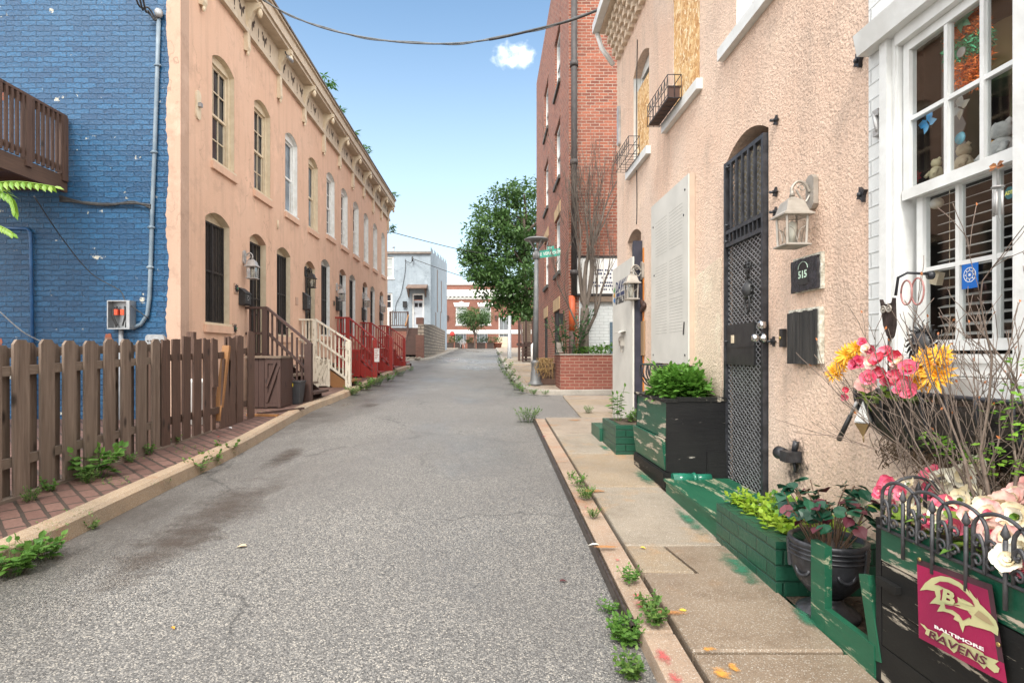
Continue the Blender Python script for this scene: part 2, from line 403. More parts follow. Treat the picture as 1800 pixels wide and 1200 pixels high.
# pale veil towards the horizon
veil = wmath('MULTIPLY', wstep(dz, .6, .0), .62)
SKYC = (6.2, 6.6, 7.1)
tq = wn('Mix', data_type='RGBA', blend_type='MULTIPLY'); tq.inputs[0].default_value = 1; wt.links.new(sky.outputs[0], tq.inputs[6]); tq.inputs[7].default_value = (.80,.90,.86,1)
c1 = wmix(veil, tq.outputs[2], (3.7, 4.15, 4.4))
c2 = wmix(cover, c1, (10.5, 10.3, 10.0))
wt.links.new(c2, bg.inputs[0]); bg.inputs[1].default_value = .11
sl = bpy.data.lights.new('sun', 'SUN'); sl.energy = 1.4; sl.angle = R(14); sl.color = (1, .955, .88)
so = bpy.data.objects.new('sun', sl); COL.objects.link(so)
az = R(SUN_AZ); el = R(SUN_EL)
so.rotation_euler = Vector((math.sin(az)*math.cos(el), math.cos(az)*math.cos(el), math.sin(el))).to_track_quat('Z', 'Y').to_euler()
so.location = (0, 0, 40)
SC.view_settings.view_transform = 'Standard'; SC.view_settings.look = 'None'; SC.view_settings.exposure = 1.52; SC.view_settings.gamma = 1
# ---------- ground materials ----------
M_asph = asphalt()
M_paver = brickmat('brick_paving', (.135,.068,.053), (.205,.115,.09), (.035,.03,.022), .24, .12, .012, .9, .65, .6, rot=R(45), wobble=.016)
M_curb = concrete('tan_curb_stone', (.36,.26,.17), (.26,.195,.13), (.15,.11,.075), .85, rust=(.27,.14,.07))
M_curbR = concrete('pink_tan_curb', (.34,.245,.175), (.26,.185,.13), (.16,.11,.07), .85, rust=(.30,.13,.06))
M_c1 = concrete('dry_concrete', (.29,.235,.18), (.205,.165,.125), (.13,.10,.075), .8, rust=(.29,.15,.06))
M_c2 = concrete('damp_concrete', (.175,.128,.09), (.235,.18,.13), (.12,.08,.05), .5, rust=(.24,.13,.05))
M_c3 = concrete('grey_concrete', (.285,.24,.185), (.205,.17,.13), (.14,.11,.075), .85, rust=(.33,.2,.09))
M_c4 = concrete('ochre_concrete', (.28,.215,.145), (.21,.165,.115), (.25,.17,.09), .85, rust=(.38,.20,.07))
M_cgrey = concrete('curb_concrete', (.30,.27,.23), (.22,.2,.17), (.12,.11,.09), .85)
M_soil = plain('soil', (.05,.034,.022), (.10,.075,.05), 20, .95, .8, 60)
M_steel = plain('worn_steel', (.12,.095,.08), (.05,.035,.028), 30, .38, .1, 80, .7)
M_earth = plain('earth', (.12,.10,.075), (.2,.17,.13), 1.5, .95)
def sheet(x0, x1, ys, dz, nx=1):
    mb = MB()
    for a, b in zip(ys, ys[1:]): mb.poly([(x0,a,gz(a)+dz),(x1,a,gz(a)+dz),(x1,b,gz(b)+dz),(x0,b,gz(b)+dz)])
    return mb
struct(sheet(-600, 600, [-300, -40, 58, 900], -.06), 'ground', M_earth)
struct(sheet(-30, 30, [-6, 58, 61], 0), 'road', M_asph)
# ---------- left curb (path measured from the photograph, road edge) and left pavement ----------
ledge = [onG(*p) for p in ((-330,1160),(-160,1083),(0,1008),(130,945),(300,859),(425,796),(490,757),(550,722),(612,697),(687,660),(722,647))]
ledge = bez(ledge, 3)
def offset_path(ps, d):
    out = []
    for k, p in enumerate(ps):
        t = (ps[min(k+1,len(ps)-1)]-ps[max(k-1,0)]); t.z = 0; t.normalize(); out.append(p+Vector((-t.y, t.x, 0))*d)
    return out
def curb(ps, w, h, side, lean=.02, below=.2):
    """solid curb along a path: road-edge at ps, body to 'side' (+1 = left of travel)"""
    mb = MB(); inn = offset_path(ps, side*w); lip = offset_path(ps, side*lean); inn2 = offset_path(ps, side*(w-.012)); lip2 = offset_path(ps, side*(lean+.03)); rows = []
    for a, b, c, e, g in zip(ps, lip, lip2, inn2, inn):
        rows.append(mb.pts([a-Vector((0,0,below)), a, b+Vector((0,0,h-.025)), c+Vector((0,0,h+rnd.uniform(-.003,.003))), e+Vector((0,0,h)), g+Vector((0,0,h-.012)), g-Vector((0,0,below))]))
    for A, B in zip(rows, rows[1:]):
        for k in range(6): mb.face([A[k], A[k+1], B[k+1], B[k]])
        mb.face([A[6], A[0], B[0], B[6]])
    mb.face(rows[0]); mb.face(rows[-1][::-1]); return mb, inn
cb, inner = curb(ledge, .17, .125, 1)
struct(cb, 'left_curb', M_curb, fix=True)
mb = MB(); prev = None
for p in inner+[Vector((inner[-1].x-.05, 24.6, gz(24.6)))]:
    q = mb.pts([(p.x, p.y, gz(p.y)+.115), (-14, p.y, gz(p.y)+.115)])
    if prev: mb.face([prev[0], q[0], q[1], prev[1]])
    prev = q
end = prev
q = mb.pts([(mb.v[end[0]].x, 24.6, gz(24.6)-.1), (-14, 24.6, gz(24.6)-.1)]); mb.face([end[0], q[0], q[1], end[1]])
struct(mb, 'left_pavement', M_paver, fix=True)
# far left pavement beyond the cross street
lf = [Vector((x, y, gz(y))) for x, y in ((-14,29.6),(-4.6,29.8),(-3.7,30.0),(-3.3,30.7),(-3.15,32),(-3.15,40),(-3.15,48),(-3.15,56.5))]
cb, inner2 = curb(lf, .15, .11, 1); struct(cb, 'far_left_curb', M_cgrey, fix=True)
mb = MB(); prev = None
for p in inner2[2:]:
    q = mb.pts([(p.x, p.y, gz(p.y)+.1), (-20, p.y, gz(p.y)+.1)])
    if prev: mb.face([prev[0], q[0], q[1], prev[1]])
    prev = q
struct(mb, 'far_left_pavement', M_c1, fix=True)
# ---------- right curb: steel edge, curb stones, sidewalk slabs ----------
RDZ = .08
e0, e1 = onG(936, 741), onG(1097, 1100)
def rx(y): return e0.x+(e1.x-e0.x)*(y-e0.y)/(e1.y-e0.y)
ys = [k*.5-1.5 for k in range(8)]+[2.55]
mb = MB(); sp_ = [-2.5, -1, .6, 1.55, 2.42]; 
def slab(mb, poly, dz, th=.16, tilt=0):
    """slab with eased edges: poly of (x,y)"""
    cx = sum(p[0] for p in poly)/len(poly); cy = sum(p[1] for p in poly)/len(poly)
    j = [rnd.uniform(-tilt,tilt) for _ in poly]
    top = mb.pts([(x+(cx-x)*.012/max(.1,abs(cx-x)+abs(cy-y)), y+(cy-y)*.012/max(.1,abs(cx-x)+abs(cy-y)), gz(y)+dz+t) for (x,y),t in zip(poly,j)])
    mid = mb.pts([(x, y, gz(y)+dz-.009+t) for (x,y),t in zip(poly,j)])
    bot = mb.pts([(x, y, gz(y)+dz-th) for x,y in poly]); n = len(poly)
    mb.face(top)
    for k in range(n):
        mb.face([mid[k], mid[(k+1)%n], top[(k+1)%n], top[k]]); mb.face([bot[k], bot[(k+1)%n], mid[(k+1)%n], mid[k]])
ks = [-2.5,-.8,.9,2.37,4.0,5.6,7.2,8.45]
for a, b in zip(ks, ks[1:]):
    slab(mb, [(rx(a)+.03,a+.006),(rx(a)+.165,a+.006),(rx(b)+.165,b-.006),(rx(b)+.03,b-.006)], RDZ-.012, .2, .004)
struct(mb, 'right_curb', M_curbR, fix=True)
mb = MB()
for k in range(24):
    a = 2.42+(8.5-2.42)*k/24; b = 2.42+(8.5-2.42)*(k+1)/24
    mb.tube([(rx(a)+.012, a, gz(a)+RDZ-.022), (rx(b)+.012, b, gz(b)+RDZ-.022)], .013, 8, False)
    mb.poly([(rx(a)+.002,a,gz(a)-.1),(rx(b)+.002,b,gz(b)-.1),(rx(b)+.002,b,gz(b)+RDZ-.022),(rx(a)+.002,a,gz(a)+RDZ-.022)])
struct(mb, 'curb_edge_rail', M_steel)
mb = MB()
mats = [M_c1, M_c2, M_c3, M_c4]
sy = [8.55, 7.05, 5.9, 4.62, 3.32, 2.2, 1.0, -.6, -2.4]; sm = [0, 2, 3, 2, 1, 1, 1, 0]
for k, (b, a) in enumerate(zip(sy, sy[1:])):
    mb.mi = sm[k]; xl = lambda y: rx(y)+.188
    if k == 4:
        mb.mi = 3; slab(mb, [(xl(2.95),2.95),(1.06,2.95),(1.0,b-.008),(xl(b),b-.008)], RDZ, .14, .003)
        mb.mi = 1; slab(mb, [(xl(a),a+.008),(1.37,a+.008),(1.37,b-.008),(1.015,b-.008),(1.075,2.935),(xl(2.94),2.935)], RDZ, .14, .003)
    else:
        slab(mb, [(xl(a),a+.008),(1.9 if k<3 else 1.375,a+.008),(1.9 if k<3 else 1.375,b-.008),(xl(b),b-.008)], RDZ, .14, .005)
        if k >= 3: slab(mb, [(1.385,a+.008),(1.9,a+.008),(1.9,b-.008),(1.385,b-.008)], RDZ-.02, .14, .004)
struct(mb, 'right_sidewalk', mats, fix=True)
mb = sheet(.58, 1.95, [-3, 2, 8.62], RDZ-.11); struct(mb, 'sidewalk_bed', M_soil)
# alley strip beside the house and worn apron
mb = MB()
for k, (a, b) in enumerate(((8.75,9.55),(9.58,10.5),(10.53,11.4),(11.43,12.1))):
    mb.mi = 3 if k % 2 == 0 else 0
    slab(mb, [(1.42+.03*k,a),(2.6,a),(2.6,b),(1.45+.03*k,b)], .03, .1, .008)
struct(mb, 'alley_apron', mats, fix=True)
# ---------- upper right curb round the corner and pavement ----------
pts = [onG(*p) for p in ((1140,694),(1075,693),(1040,693.5),(995,694),(968,694),(943,693),(924,689.5),(912,684.5),(905,677))]
pts += [Vector((x, y, gz(y))) for x, y in ((.60,17),(.58,20),(.56,25),(.55,32),(.53,40),(.52,50),(.52,57))]
rc = bez(pts, 3); cb, inner3 = curb(rc, .16, .11, -1)
struct(cb, 'upper_right_curb', M_cgrey, fix=True)
mb = MB(); far = []
for p in inner3:
    far.append((p.x, p.y))
poly = far+[(9,57),(9,inner3[0].y)]
tri = tessellate_polygon([[Vector((a,b,0)) for a,b in poly]]); i = mb.pts([(a,b,gz(b)+.1) for a,b in poly])
for t in tri: mb.face([i[k] for k in t])
struct(mb, 'upper_right_pavement', M_c1, fix=True)
mb = MB()
for k in range(14):
    y = 13.6+k*1.3; mb.mi = (0,3,2)[k%3]; slab(mb, [(.93,y+.01),(1.9,y+.01),(1.9,y+1.29),(.93,y+1.29)], .108, .05, .004)
struct(mb, 'upper_right_slabs', mats, fix=True)
# ================= LEFT: row of five stucco houses =================
M_stL = stucco('salmon_stucco', (.63,.405,.285), (.66,.44,.32), .35, 60, .5, rough=.9)
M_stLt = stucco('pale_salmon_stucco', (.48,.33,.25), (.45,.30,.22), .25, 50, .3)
M_cream = plain('cream_paint', (.66,.56,.41), (.58,.47,.33), 9, .6, .12, 60)
M_white = plain('white_paint', (.78,.78,.76), (.66,.65,.61), 9, .55, .1, 60)
M_fascia = plain('stone_paint', (.56,.47,.36), (.47,.38,.28), 7, .7, .15, 50)
M_dark = plain('black_iron', (.012,.012,.013), (.028,.024,.022), 22, .5, .1, 90)
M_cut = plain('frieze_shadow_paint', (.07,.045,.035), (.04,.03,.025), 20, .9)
M_glass = glass_dark('window_glass', (.018,.022,.028))
M_glassb = glass_dark('window_glass_bluish', (.10,.13,.16), .05)
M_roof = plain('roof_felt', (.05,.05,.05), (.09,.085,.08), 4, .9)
M_brown = wood('brown_stained_wood', (.085,.042,.032), (.055,.028,.022), .6)
M_whiteW = wood('white_painted_wood', (.50,.44,.34), (.36,.28,.2), .6, paint=(.70,.65,.54), chip=.555)
M_redW = wood('red_painted_wood', (.22,.12,.09), (.14,.05,.04), .45, paint=(.31,.022,.016), chip=.59)
M_rawW = wood('raw_orange_wood', (.42,.20,.07), (.30,.13,.045), .6, 'Y')
M_treadW = wood('weathered_tread', (.24,.18,.13), (.16,.11,.08), .7, 'Y')
M_blue = brickmat('blue_painted_brick', (.003,.058,.15), (.011,.118,.265), (.005,.068,.165), .215, .074, .010, 1.6, .5, .8, smooth=.6, paint=(.50,.48,.40), chip=.635, wobble=.04, relief=.5)
M_gw = wood('grey_weathered_wood', (.29,.215,.165), (.08,.05,.035), .8, 'Z', 1.0, 30)
M_dw = wood('dark_weathered_wood', (.15,.083,.057), (.06,.033,.024), .75, 'Z', .5, 48)
M_gal = plain('galvanised_metal', (.42,.43,.44), (.30,.31,.32), 12, .45, .05, 60, .6)
M_pvc = plain('grey_conduit', (.36,.37,.38), (.24,.25,.27), 9, .55)
M_cable = plain('black_cable', (.02,.02,.022), (.05,.05,.05), 20, .6)
M_brickred = brickmat('bare_red_brick', (.40,.12,.06), (.33,.10,.06), (.25,.2,.16))
YW = 8.1
REL = lambda r: r+EYE
fL = lambda x: (lambda a, b, t: Vector((x-t, a, b)))   # wall facing +X: a=y, b=z, t=into the wall
F5 = fL(XL)
y_b = [YW, 11.55, 14.66, 17.65, 20.7, 24.32]
UPw = [(9.0,9.78),(10.6,11.38),(12.2,12.98),(13.76,14.52),(15.28,16.08),(16.78,17.55),(18.25,19.03),(19.78,20.54),(21.34,22.14),(22.98,23.74)]
LOww = [(8.78,9.6),(11.72,12.52),(14.8,15.6),(17.75,18.55),(20.85,21.68)]
LOd = [(10.4,11.16),(13.52,14.28),(16.58,17.34),(19.6,20.36),(22.62,23.38)]
ups = [4.72]*4+[4.84]*6; upb = [3.08]*4+[3.24]*6
los = [2.13,2.13,2.39,2.39,2.39]; dbt = [-.06,-.08,.16,.18,.24]
stoopcol = ['brown','white','red','red','red']
hl = ['salmon stucco row house at the blue brick wall, behind the brown stoop',
      'salmon stucco row house with the white wooden stoop, its first red neighbour beyond',
      'salmon stucco row house behind the nearest of the red stoops',
      'salmon stucco row house behind the middle red stoop',
      'salmon stucco row house at the far end of the row, behind the last red stoop']
def sash_window(parent, fn, y0, y1, z0, z1, rise, casing, six=True, gl=None, bars=True, d=.13, sillm=None):
    """window in an arched opening: casing > sash, pane, sill"""
    mb = MB(); A = arch(y0, y1, z0, z1, rise); w = .05
    B = arch(y0+w, y1-w, z0+w*.8, z1-.02, .0, 1)
    # casing lining: jamb faces, then front board with a tympanum above the sash
    mb.wall(A, [B], lambda a,b,t: fn(a,b,d-.045+t), .05)
    for a in (y0+.003, y1-.003): mb.poly([fn(a,z0,.004), fn(a,z1,.004), fn(a,z1,d-.045), fn(a,z0,d-.045)])
    top = [(a, b) for a, b in A[2:]]
    for (a,b),(a2,b2) in zip(top, top[1:]): mb.poly([fn(a,b-.003,.004), fn(a2,b2-.003,.004), fn(a2,b2-.003,d-.045), fn(a,b-.003,d-.045)])
    win = mb.build('window', casing, parent)
    g = MB(); g.poly([fn(y0+w,z0+.03,d+.03), fn(y1-w,z0+.03,d+.03), fn(y1-w,z1-.02,d+.03), fn(y0+w,z1-.02,d+.03)])
    g.build('pane', gl or M_glass, win)
    s = MB(); zm = (z0+z1)/2; a0, a1 = y0+w, y1-w; b0, b1 = z0+w*.8, z1-.02
    def bx(a, a2, b, b2, t0, t1): 
        P = [fn(x,y,t) for t in (t0,t1) for x,y in ((a,b),(a2,b),(a2,b2),(a,b2))]; i = s.pts(P)
        for f in ((0,1,2,3),(7,6,5,4),(4,5,1,0),(5,6,2,1),(6,7,3,2),(7,4,0,3)): s.face([i[k] for k in f])
    for (p, q, t) in ((zm-.015, b1, d-.005), (b0, zm+.02, d+.012)):
        bx(a0,a0+.04,p,q,t,t+.025); bx(a1-.04,a1,p,q,t,t+.025); bx(a0+.04,a1-.04,p,p+.04,t,t+.025); bx(a0+.04,a1-.04,q-.04,q,t,t+.025)
        if six:
            for k in (1,2): x = a0+.04+(a1-a0-.08)*k/3; bx(x-.009,x+.009,p+.04,q-.04,t+.003,t+.02)
            y = (p+q)/2; bx(a0+.04,a1-.04,y-.009,y+.009,t+.005,t+.022)
    s.build('sash', casing, win, fix=True)
    sl = MB(); n = MB()
    P = lambda a,b,t: fn(a,b,t)
    for (e, zt, zb, t0) in ((.03, z0+.005, z0-.03, -.03),):
        i = sl.pts([P(a,b,t) for t in (t0, d-.045) for a,b in ((y0-e,zb),(y1+e,zb),(y1+e,zt),(y0-e,zt))])
        for f in ((0,1,2,3),(7,6,5,4),(4,5,1,0),(5,6,2,1),(6,7,3,2),(7,4,0,3)): sl.face([i[k] for k in f])
    sl.mi = 1
    i = sl.pts([P(a,b,t) for t in (-.045, .0) for a,b in ((y0-.05,z0-.15),(y1+.05,z0-.15),(y1+.05,z0-.031),(y0-.05,z0-.031))])
    for f in ((0,1,2,3),(7,6,5,4),(4,5,1,0),(5,6,2,1),(6,7,3,2),(7,4,0,3)): sl.face([i[k] for k in f])
    sl.build('sill', [casing, sillm or M_stL], win, fix=True)
    return win
def grille(parent, fn, y0, y1, z0, z1, t, name='security_grille', mat=None, n=8, mids=(.5,), mesh=True):
    mb = MB()
    def bx(a, a2, b, b2, t0, t1):
        i = mb.pts([fn(x,y,q) for q in (t0,t1) for x,y in ((a,b),(a2,b),(a2,b2),(a,b2))])
        for f in ((0,1,2,3),(7,6,5,4),(4,5,1,0),(5,6,2,1),(6,7,3,2),(7,4,0,3)): mb.face([i[k] for k in f])
    for a in (y0, y1-.03, (y0+y1)/2-.02): bx(a, a+.03, z0, z1, t-.02, t+.01)
    for b in [z0, z1-.03]+[z0+(z1-z0)*m for m in mids]: bx(y0+.031, y1-.031, b, b+.03, t-.014, t+.008)
    for k in range(1, n):
        a = y0+(y1-y0)*k/n; bx(a-.007, a+.007, z0+.031, z1-.031, t-.010, t+.004)
    return mb.build(name, mat or M_dark, parent, fix=True)
houses = []
for i in range(5):
    y0, y1 = y_b[i], y_b[i+1]; zb = gz(y0)-.2; zt = REL(6.27)
    H = thing('row_house', hl[i], 'house', (XL, y0, gz(y0)), 'salmon stucco row houses on the left'); houses.append(H)
    holes = []; U = UPw[2*i:2*i+2]
    for k, (a, b) in enumerate(U): holes.append(arch(a, b, REL(upb[2*i+k]), REL(ups[2*i+k]), .13))
    a, b = LOww[i]; lsb = [.49,.40,.50,.52,.55][i]; holes.append(arch(a, b, REL(lsb), REL(los[i]), .13))
    c, d = LOd[i]; holes.append(arch(c, d, REL(dbt[i]), REL(los[i]), .13))
    mb = MB(); mb.wall([(y0,zb),(y1,zb),(y1,zt+.3),(y0,zt+.3)], holes, F5, .21)
    # back and roof body
    mb.mi = 1; mb.box(-12, XL-.16, y0+.003, y1-.003, zt+.15, zt+.29)
    mb.mi = 0
    if i == 4: mb.poly([(XL,y1,zb),(-12,y1,zb),(-12,y1,zt+.3),(XL,y1,zt+.3)])
    mb.poly([(-12,y0,zb),(-12,y1,zb),(-12,y1,zt+.3),(-12,y0,zt+.3)])
    # dark room behind the openings
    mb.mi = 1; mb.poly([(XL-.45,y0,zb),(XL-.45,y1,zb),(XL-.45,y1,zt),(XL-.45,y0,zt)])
    mb.build('wall', [M_stL, M_roof], H)
    for k, (a, b) in enumerate(U):
        q = 2*i+k; cas = M_cream if q in (0,1,3) else M_white
        sash_window(H, F5, a, b, REL(upb[q]), REL(ups[q]), .13, cas, q not in (2,3), M_glassb if q in (2,3) else M_glass)
    a, b = LOww[i]; cas = M_cream if i == 0 else (M_cream if i == 1 else M_white)
    w = sash_window(H, F5, a, b, REL(lsb), REL(los[i]), .13, cas, True, d=.18)
    grille(w, F5, a+.012, b-.012, REL(lsb)+.02, REL(los[i])-.02, .112, n=9)
    bk = MB(); bk.poly([F5(a+.05,REL(lsb)+.05,.133), F5(b-.05,REL(lsb)+.05,.133), F5(b-.05,REL(los[i])-.04,.133), F5(a+.05,REL(los[i])-.04,.133)]); bk.build('screen', plain('dark_screen_%d'%i, (.03,.026,.025), (.06,.05,.045), 14, .5) if i == 0 else bpy.data.materials['dark_screen_0'], w)
    # door: casing > leaf, grille
    dm = MB(); A = arch(c, d, REL(dbt[i]), REL(los[i]), .13); B = arch(c+.045, d-.045, REL(dbt[i]), REL(los[i])-.02, 0, 1)
    B[0] = (c+.045, REL(dbt[i])+.04); B[1] = (d-.045, REL(dbt[i])+.04)
    dm.wall(A, [B], lambda a,b,t: F5(a,b,.135+t), .05)
    for q in (c+.003, d-.003): dm.poly([F5(q,REL(dbt[i]),.004), F5(q,REL(los[i]),.004), F5(q,REL(los[i]),.135), F5(q,REL(dbt[i]),.135)])
    df = dm.build('door', cas, H)
    lf_ = MB(); lf_.poly([F5(c+.04,REL(dbt[i]),.175), F5(d-.04,REL(dbt[i]),.175), F5(d-.04,REL(los[i]),.175), F5(c+.04,REL(los[i]),.175)]); lf_.build('door_leaf', bpy.data.materials['dark_screen_0'], df)
    grille(df, F5, c+.03, d-.03, REL(dbt[i])+.03, REL(los[i])-.02, .12, 'security_door', n=7, mids=(.36,.5))
    # cornice: frieze board, lower moulding, soffit and fascia > brackets, cut-outs
    cm = MB(); e0_ = y0-(.25 if i == 0 else 0); e1_ = y1+(.3 if i == 4 else 0)
    zf = REL(5.78)
    cm.box(XL+.001, XL+.035, e0_ if i else y0, e1_ if i == 4 else y1, zf, zt)
    cm.box(XL+.0, XL+.075, e0_ if i else y0, e1_ if i==4 else y1, zf-.045, zf+.03)
    cm.box(XL+.0, XL+.055, e0_ if i else y0, e1_ if i==4 else y1, zf+.031, zf+.07)
    cm.box(XL-.2, XL+.25, e0_, e1_, zt, zt+.07)
    cm.box(XL-.2, XL+.29, e0_-.001, e1_+.001, zt+.071, zt+.12)
    cm.box(XL-.2, XL+.27, e0_, e1_, zt+.121, zt+.30); cm.box(XL-.2, XL+.31, e0_, e1_+.01, zt+.301, zt+.345)
    cm.mi = 1; cm.box(XL-.2, XL+.335, e0_, e1_+.02, zt+.346, zt+.385)
    C = cm.build('cornice', [M_fascia, plain('gutter_edge', (.10,.085,.075), (.2,.17,.14), 9, .6) if i == 0 else bpy.data.materials['gutter_edge']], H)
    # brackets
    for k in range(11):
        yb = 8.63+1.572*k
        if k == 10: yb = y_b[5]-.06
        if not (y0 <= yb < y1): continue
        big = k % 2 == 1; zlow = REL(5.43 if big else 5.28); hw = .055
        prof = [(0,zlow),(.06,zlow-.02),(.085,zlow+.04),(.075,zlow+.14),(.07,zf+.05),(.10,zf+.2),(.17,zf+.33),(.26,zt-.10),(.30,zt-.08),(.30,zt-.001),(.0,zt-.001)]
        b = MB(); b.prism(prof, lambda a,bb,t: Vector((XL+a, yb+t, bb)), -hw, hw)
        b.lathe((XL+.27, yb, zt-.19), [(0,-.06),(.03,-.05),(.045,-.01),(.05,.03),(.035,.06),(.03,.09)], 8)
        b.lathe((XL+.05, yb, zlow-.05), [(0,-.05),(.022,-.03),(.03,.0),(.022,.03)], 8)
        b.build('bracket', M_cream, C, fix=True)
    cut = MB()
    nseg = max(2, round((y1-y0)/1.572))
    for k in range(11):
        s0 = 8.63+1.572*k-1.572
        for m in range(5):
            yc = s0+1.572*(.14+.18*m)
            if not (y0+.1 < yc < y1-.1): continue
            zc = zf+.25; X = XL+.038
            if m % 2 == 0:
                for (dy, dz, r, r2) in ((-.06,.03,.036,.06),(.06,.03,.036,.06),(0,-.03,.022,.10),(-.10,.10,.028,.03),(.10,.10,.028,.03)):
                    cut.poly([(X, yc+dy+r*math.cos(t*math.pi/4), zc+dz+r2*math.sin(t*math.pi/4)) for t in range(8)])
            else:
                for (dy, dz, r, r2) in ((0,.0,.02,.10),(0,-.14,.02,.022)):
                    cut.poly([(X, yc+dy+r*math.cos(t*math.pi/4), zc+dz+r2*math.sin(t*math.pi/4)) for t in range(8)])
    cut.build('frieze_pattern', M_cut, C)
# gable wall of the first house, painted blue, with the stucco lapping round the corner
H = houses[0]
mb = MB(); ztop = REL(6.5)
mb.poly([(XL,YW,-.1),(-16,YW,-.1),(-16,YW,ztop),(XL,YW,ztop)])
g = tag(mb.build('gable_wall', M_blue, H), 'blue painted brick side wall')
edge = [(XL, 0), (XL, ztop)]
for k in range(150, -1, -1): edge.append((XL-.19-.02*math.sin(k*.23)+jit(.011), ztop*k/150))
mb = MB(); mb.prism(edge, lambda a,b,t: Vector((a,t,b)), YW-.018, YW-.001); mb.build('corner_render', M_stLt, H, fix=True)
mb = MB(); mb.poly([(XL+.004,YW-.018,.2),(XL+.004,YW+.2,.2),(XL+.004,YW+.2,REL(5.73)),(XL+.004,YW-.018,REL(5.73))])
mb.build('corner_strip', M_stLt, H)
# patches where the blue paint has gone
mb = MB()
for (px, py, w, h) in ((190,598,.14,.26),(2,600,.05,.12),(5,170,.06,.12)):
    p = onY(px, py, YW); P = []
    for k in range(14): t = 2*math.pi*k/14; P.append((p.x+w/2*math.cos(t)*rnd.uniform(.6,1.1), YW-.004, p.z+h/2*math.sin(t)*rnd.uniform(.6,1.1)))
    mb.poly(P)
mb.build('bare_brick', M_brickred, H)
# ---------- things on the facade ----------
p = onX(347, 185, XL); mb = MB()
out = [(.075*math.cos(t*math.pi/6)*.9, .15+.07*math.sin(t*math.pi/6)) for t in range(7)]+[(.075*math.cos(t*math.pi/6)*.9, -.15+.07*math.sin(t*math.pi/6)) for t in range(6,13)]
mb.prism(out, lambda a,b,t: Vector((XL+t,p.y+a,p.z+b)), .001, .025)
pl = thing('wall_plate', 'oval cream anchor plate high on the stucco beside the first upper window', 'anchor plate', p)
mb.build('plate', M_cream, pl, fix=True)
mb = MB(); mb.box(XL+.026, XL+.07, p.y-.03, p.y+.03, p.z-.03, p.z+.03); mb.build('bolt', M_gal, pl)
def lantern(px, py, X, side, s, mat, label, full=True, glassm=None):
    """carriage lantern on a scroll bracket; px,py = centre of the backplate"""
    c = onX(px, py, X); n = Vector((side,0,0))
    L = thing('wall_lantern', label, 'lantern', c, 'carriage lanterns on the house walls')
    mb = MB(); mb.prism([(-.05*s,-.09*s),(-.02*s,-.12*s),(.02*s,-.12*s),(.05*s,-.09*s),(.05*s,.09*s),(.02*s,.12*s),(-.02*s,.12*s),(-.05*s,.09*s)], lambda a,b,t: c+n*t+Vector((0,a,b)), .002, .03)
    mb.build('backplate', mat, L, fix=True)
    o = c+n*.16*s
    mb = MB()
    mb.tube(bez([c+n*.03, c+n*.07*s+Vector((0,0,.06*s)), c+n*.12*s+Vector((0,0,.075*s)), o+Vector((0,0,.03*s)), o+Vector((0,0,-.03*s))], 6), .011*s, 6)
    mb.tube(bez([c+n*.03+Vector((0,0,-.02*s)), c+n*.07*s+Vector((0,0,-.07*s)), c+n*.11*s+Vector((0,0,-.02*s)), c+n*.13*s+Vector((0,0,.02*s))], 6), .007*s, 6)
    sc_ = [c+n*(.09*s+.03*s*math.cos(t*.6)*(1-t*.06))+Vector((0,0,.03*s+.03*s*math.sin(t*.6)*(1-t*.06))) for t in range(13)]
    mb.tube(sc_, .005*s, 5); mb.lathe(o+Vector((0,0,0)), [(0,.05*s),(.012*s,.035*s),(.006*s,.02*s),(.014*s,0),(.02*s,-.03*s)], 8)
    mb.build('scroll_arm', mat, L)
    z = o+Vector((0,0,-.05*s)); r45 = math.pi/4
    mb = MB(); q = math.sqrt(2)
    mb.lathe(z, [(.012*s,.02*s),(.03*s*q,.0),(.055*s*q,-.02*s),(.068*s*q,-.055*s),(.08*s*q,-.095*s),(.105*s*q,-.115*s),(.105*s*q,-.125*s),(.085*s*q,-.127*s)], 4, sm=False, ph=r45)
    mb.build('lamp_roof', mat, L)
    mb = MB()
    for sx in (-1,1):
        for sy in (-1,1): mb.bar(z+Vector((sx*.072*s,sy*.072*s,-.126*s)), z+Vector((sx*.066*s,sy*.066*s,-.33*s)), .013*s, .013*s)
    mb.lathe(z, [(.062*s*q,-.345*s),(.09*s*q,-.335*s),(.09*s*q,-.327*s),(.066*s*q,-.315*s)], 4, sm=False, ph=r45)
    if full:
        for sx, sy in ((1,0),(-1,0),(0,1),(0,-1)):
            for k in range(2):
                u = Vector((sy,sx,0)); w = Vector((sx,sy,0))*.068*s
                mb.tube(bez([z+w+u*.06*s*(1 if k else -1)+Vector((0,0,-.2*s)), z+w+u*.02*s*(1 if k else -1)+Vector((0,0,-.23*s)), z+w+u*.0+Vector((0,0,-.31*s))],4), .003*s, 4)
    mb.build('lamp_frame', mat, L)
    mb = MB(); mb.lathe(z, [(.067*s*q,-.128*s),(.062*s*q,-.314*s)], 4, sm=False, ph=r45); mb.build('lamp_glass', glassm or M_lglass, L)
    mb = MB(); mb.lathe(z, [(.02*s,-.31*s),(.024*s,-.25*s),(.035*s,-.2*s),(.03*s,-.17*s),(0,-.15*s)], 10); mb.build('bulb', M_bulb, L)
    return L
M_lglass = glass_clear('lantern_glass')
M_bulb = plain('frosted_bulb', (.62,.58,.50), (.5,.47,.4), 5, .4)
M_pew = plain('pewter_metal', (.30,.27,.23), (.40,.37,.33), 10, .5, .06, 60, .35)
M_silv = plain('silver_metal', (.48,.47,.46), (.34,.33,.32), 10, .45, .05, 60, .4)
lantern(428, 452, XL, 1, 1.0, M_silv, 'silver carriage lantern left of the door with the brown stoop')
lantern(536, 477, XL, 1, 1.0, M_dark, 'black carriage lantern left of the door with the white stoop')
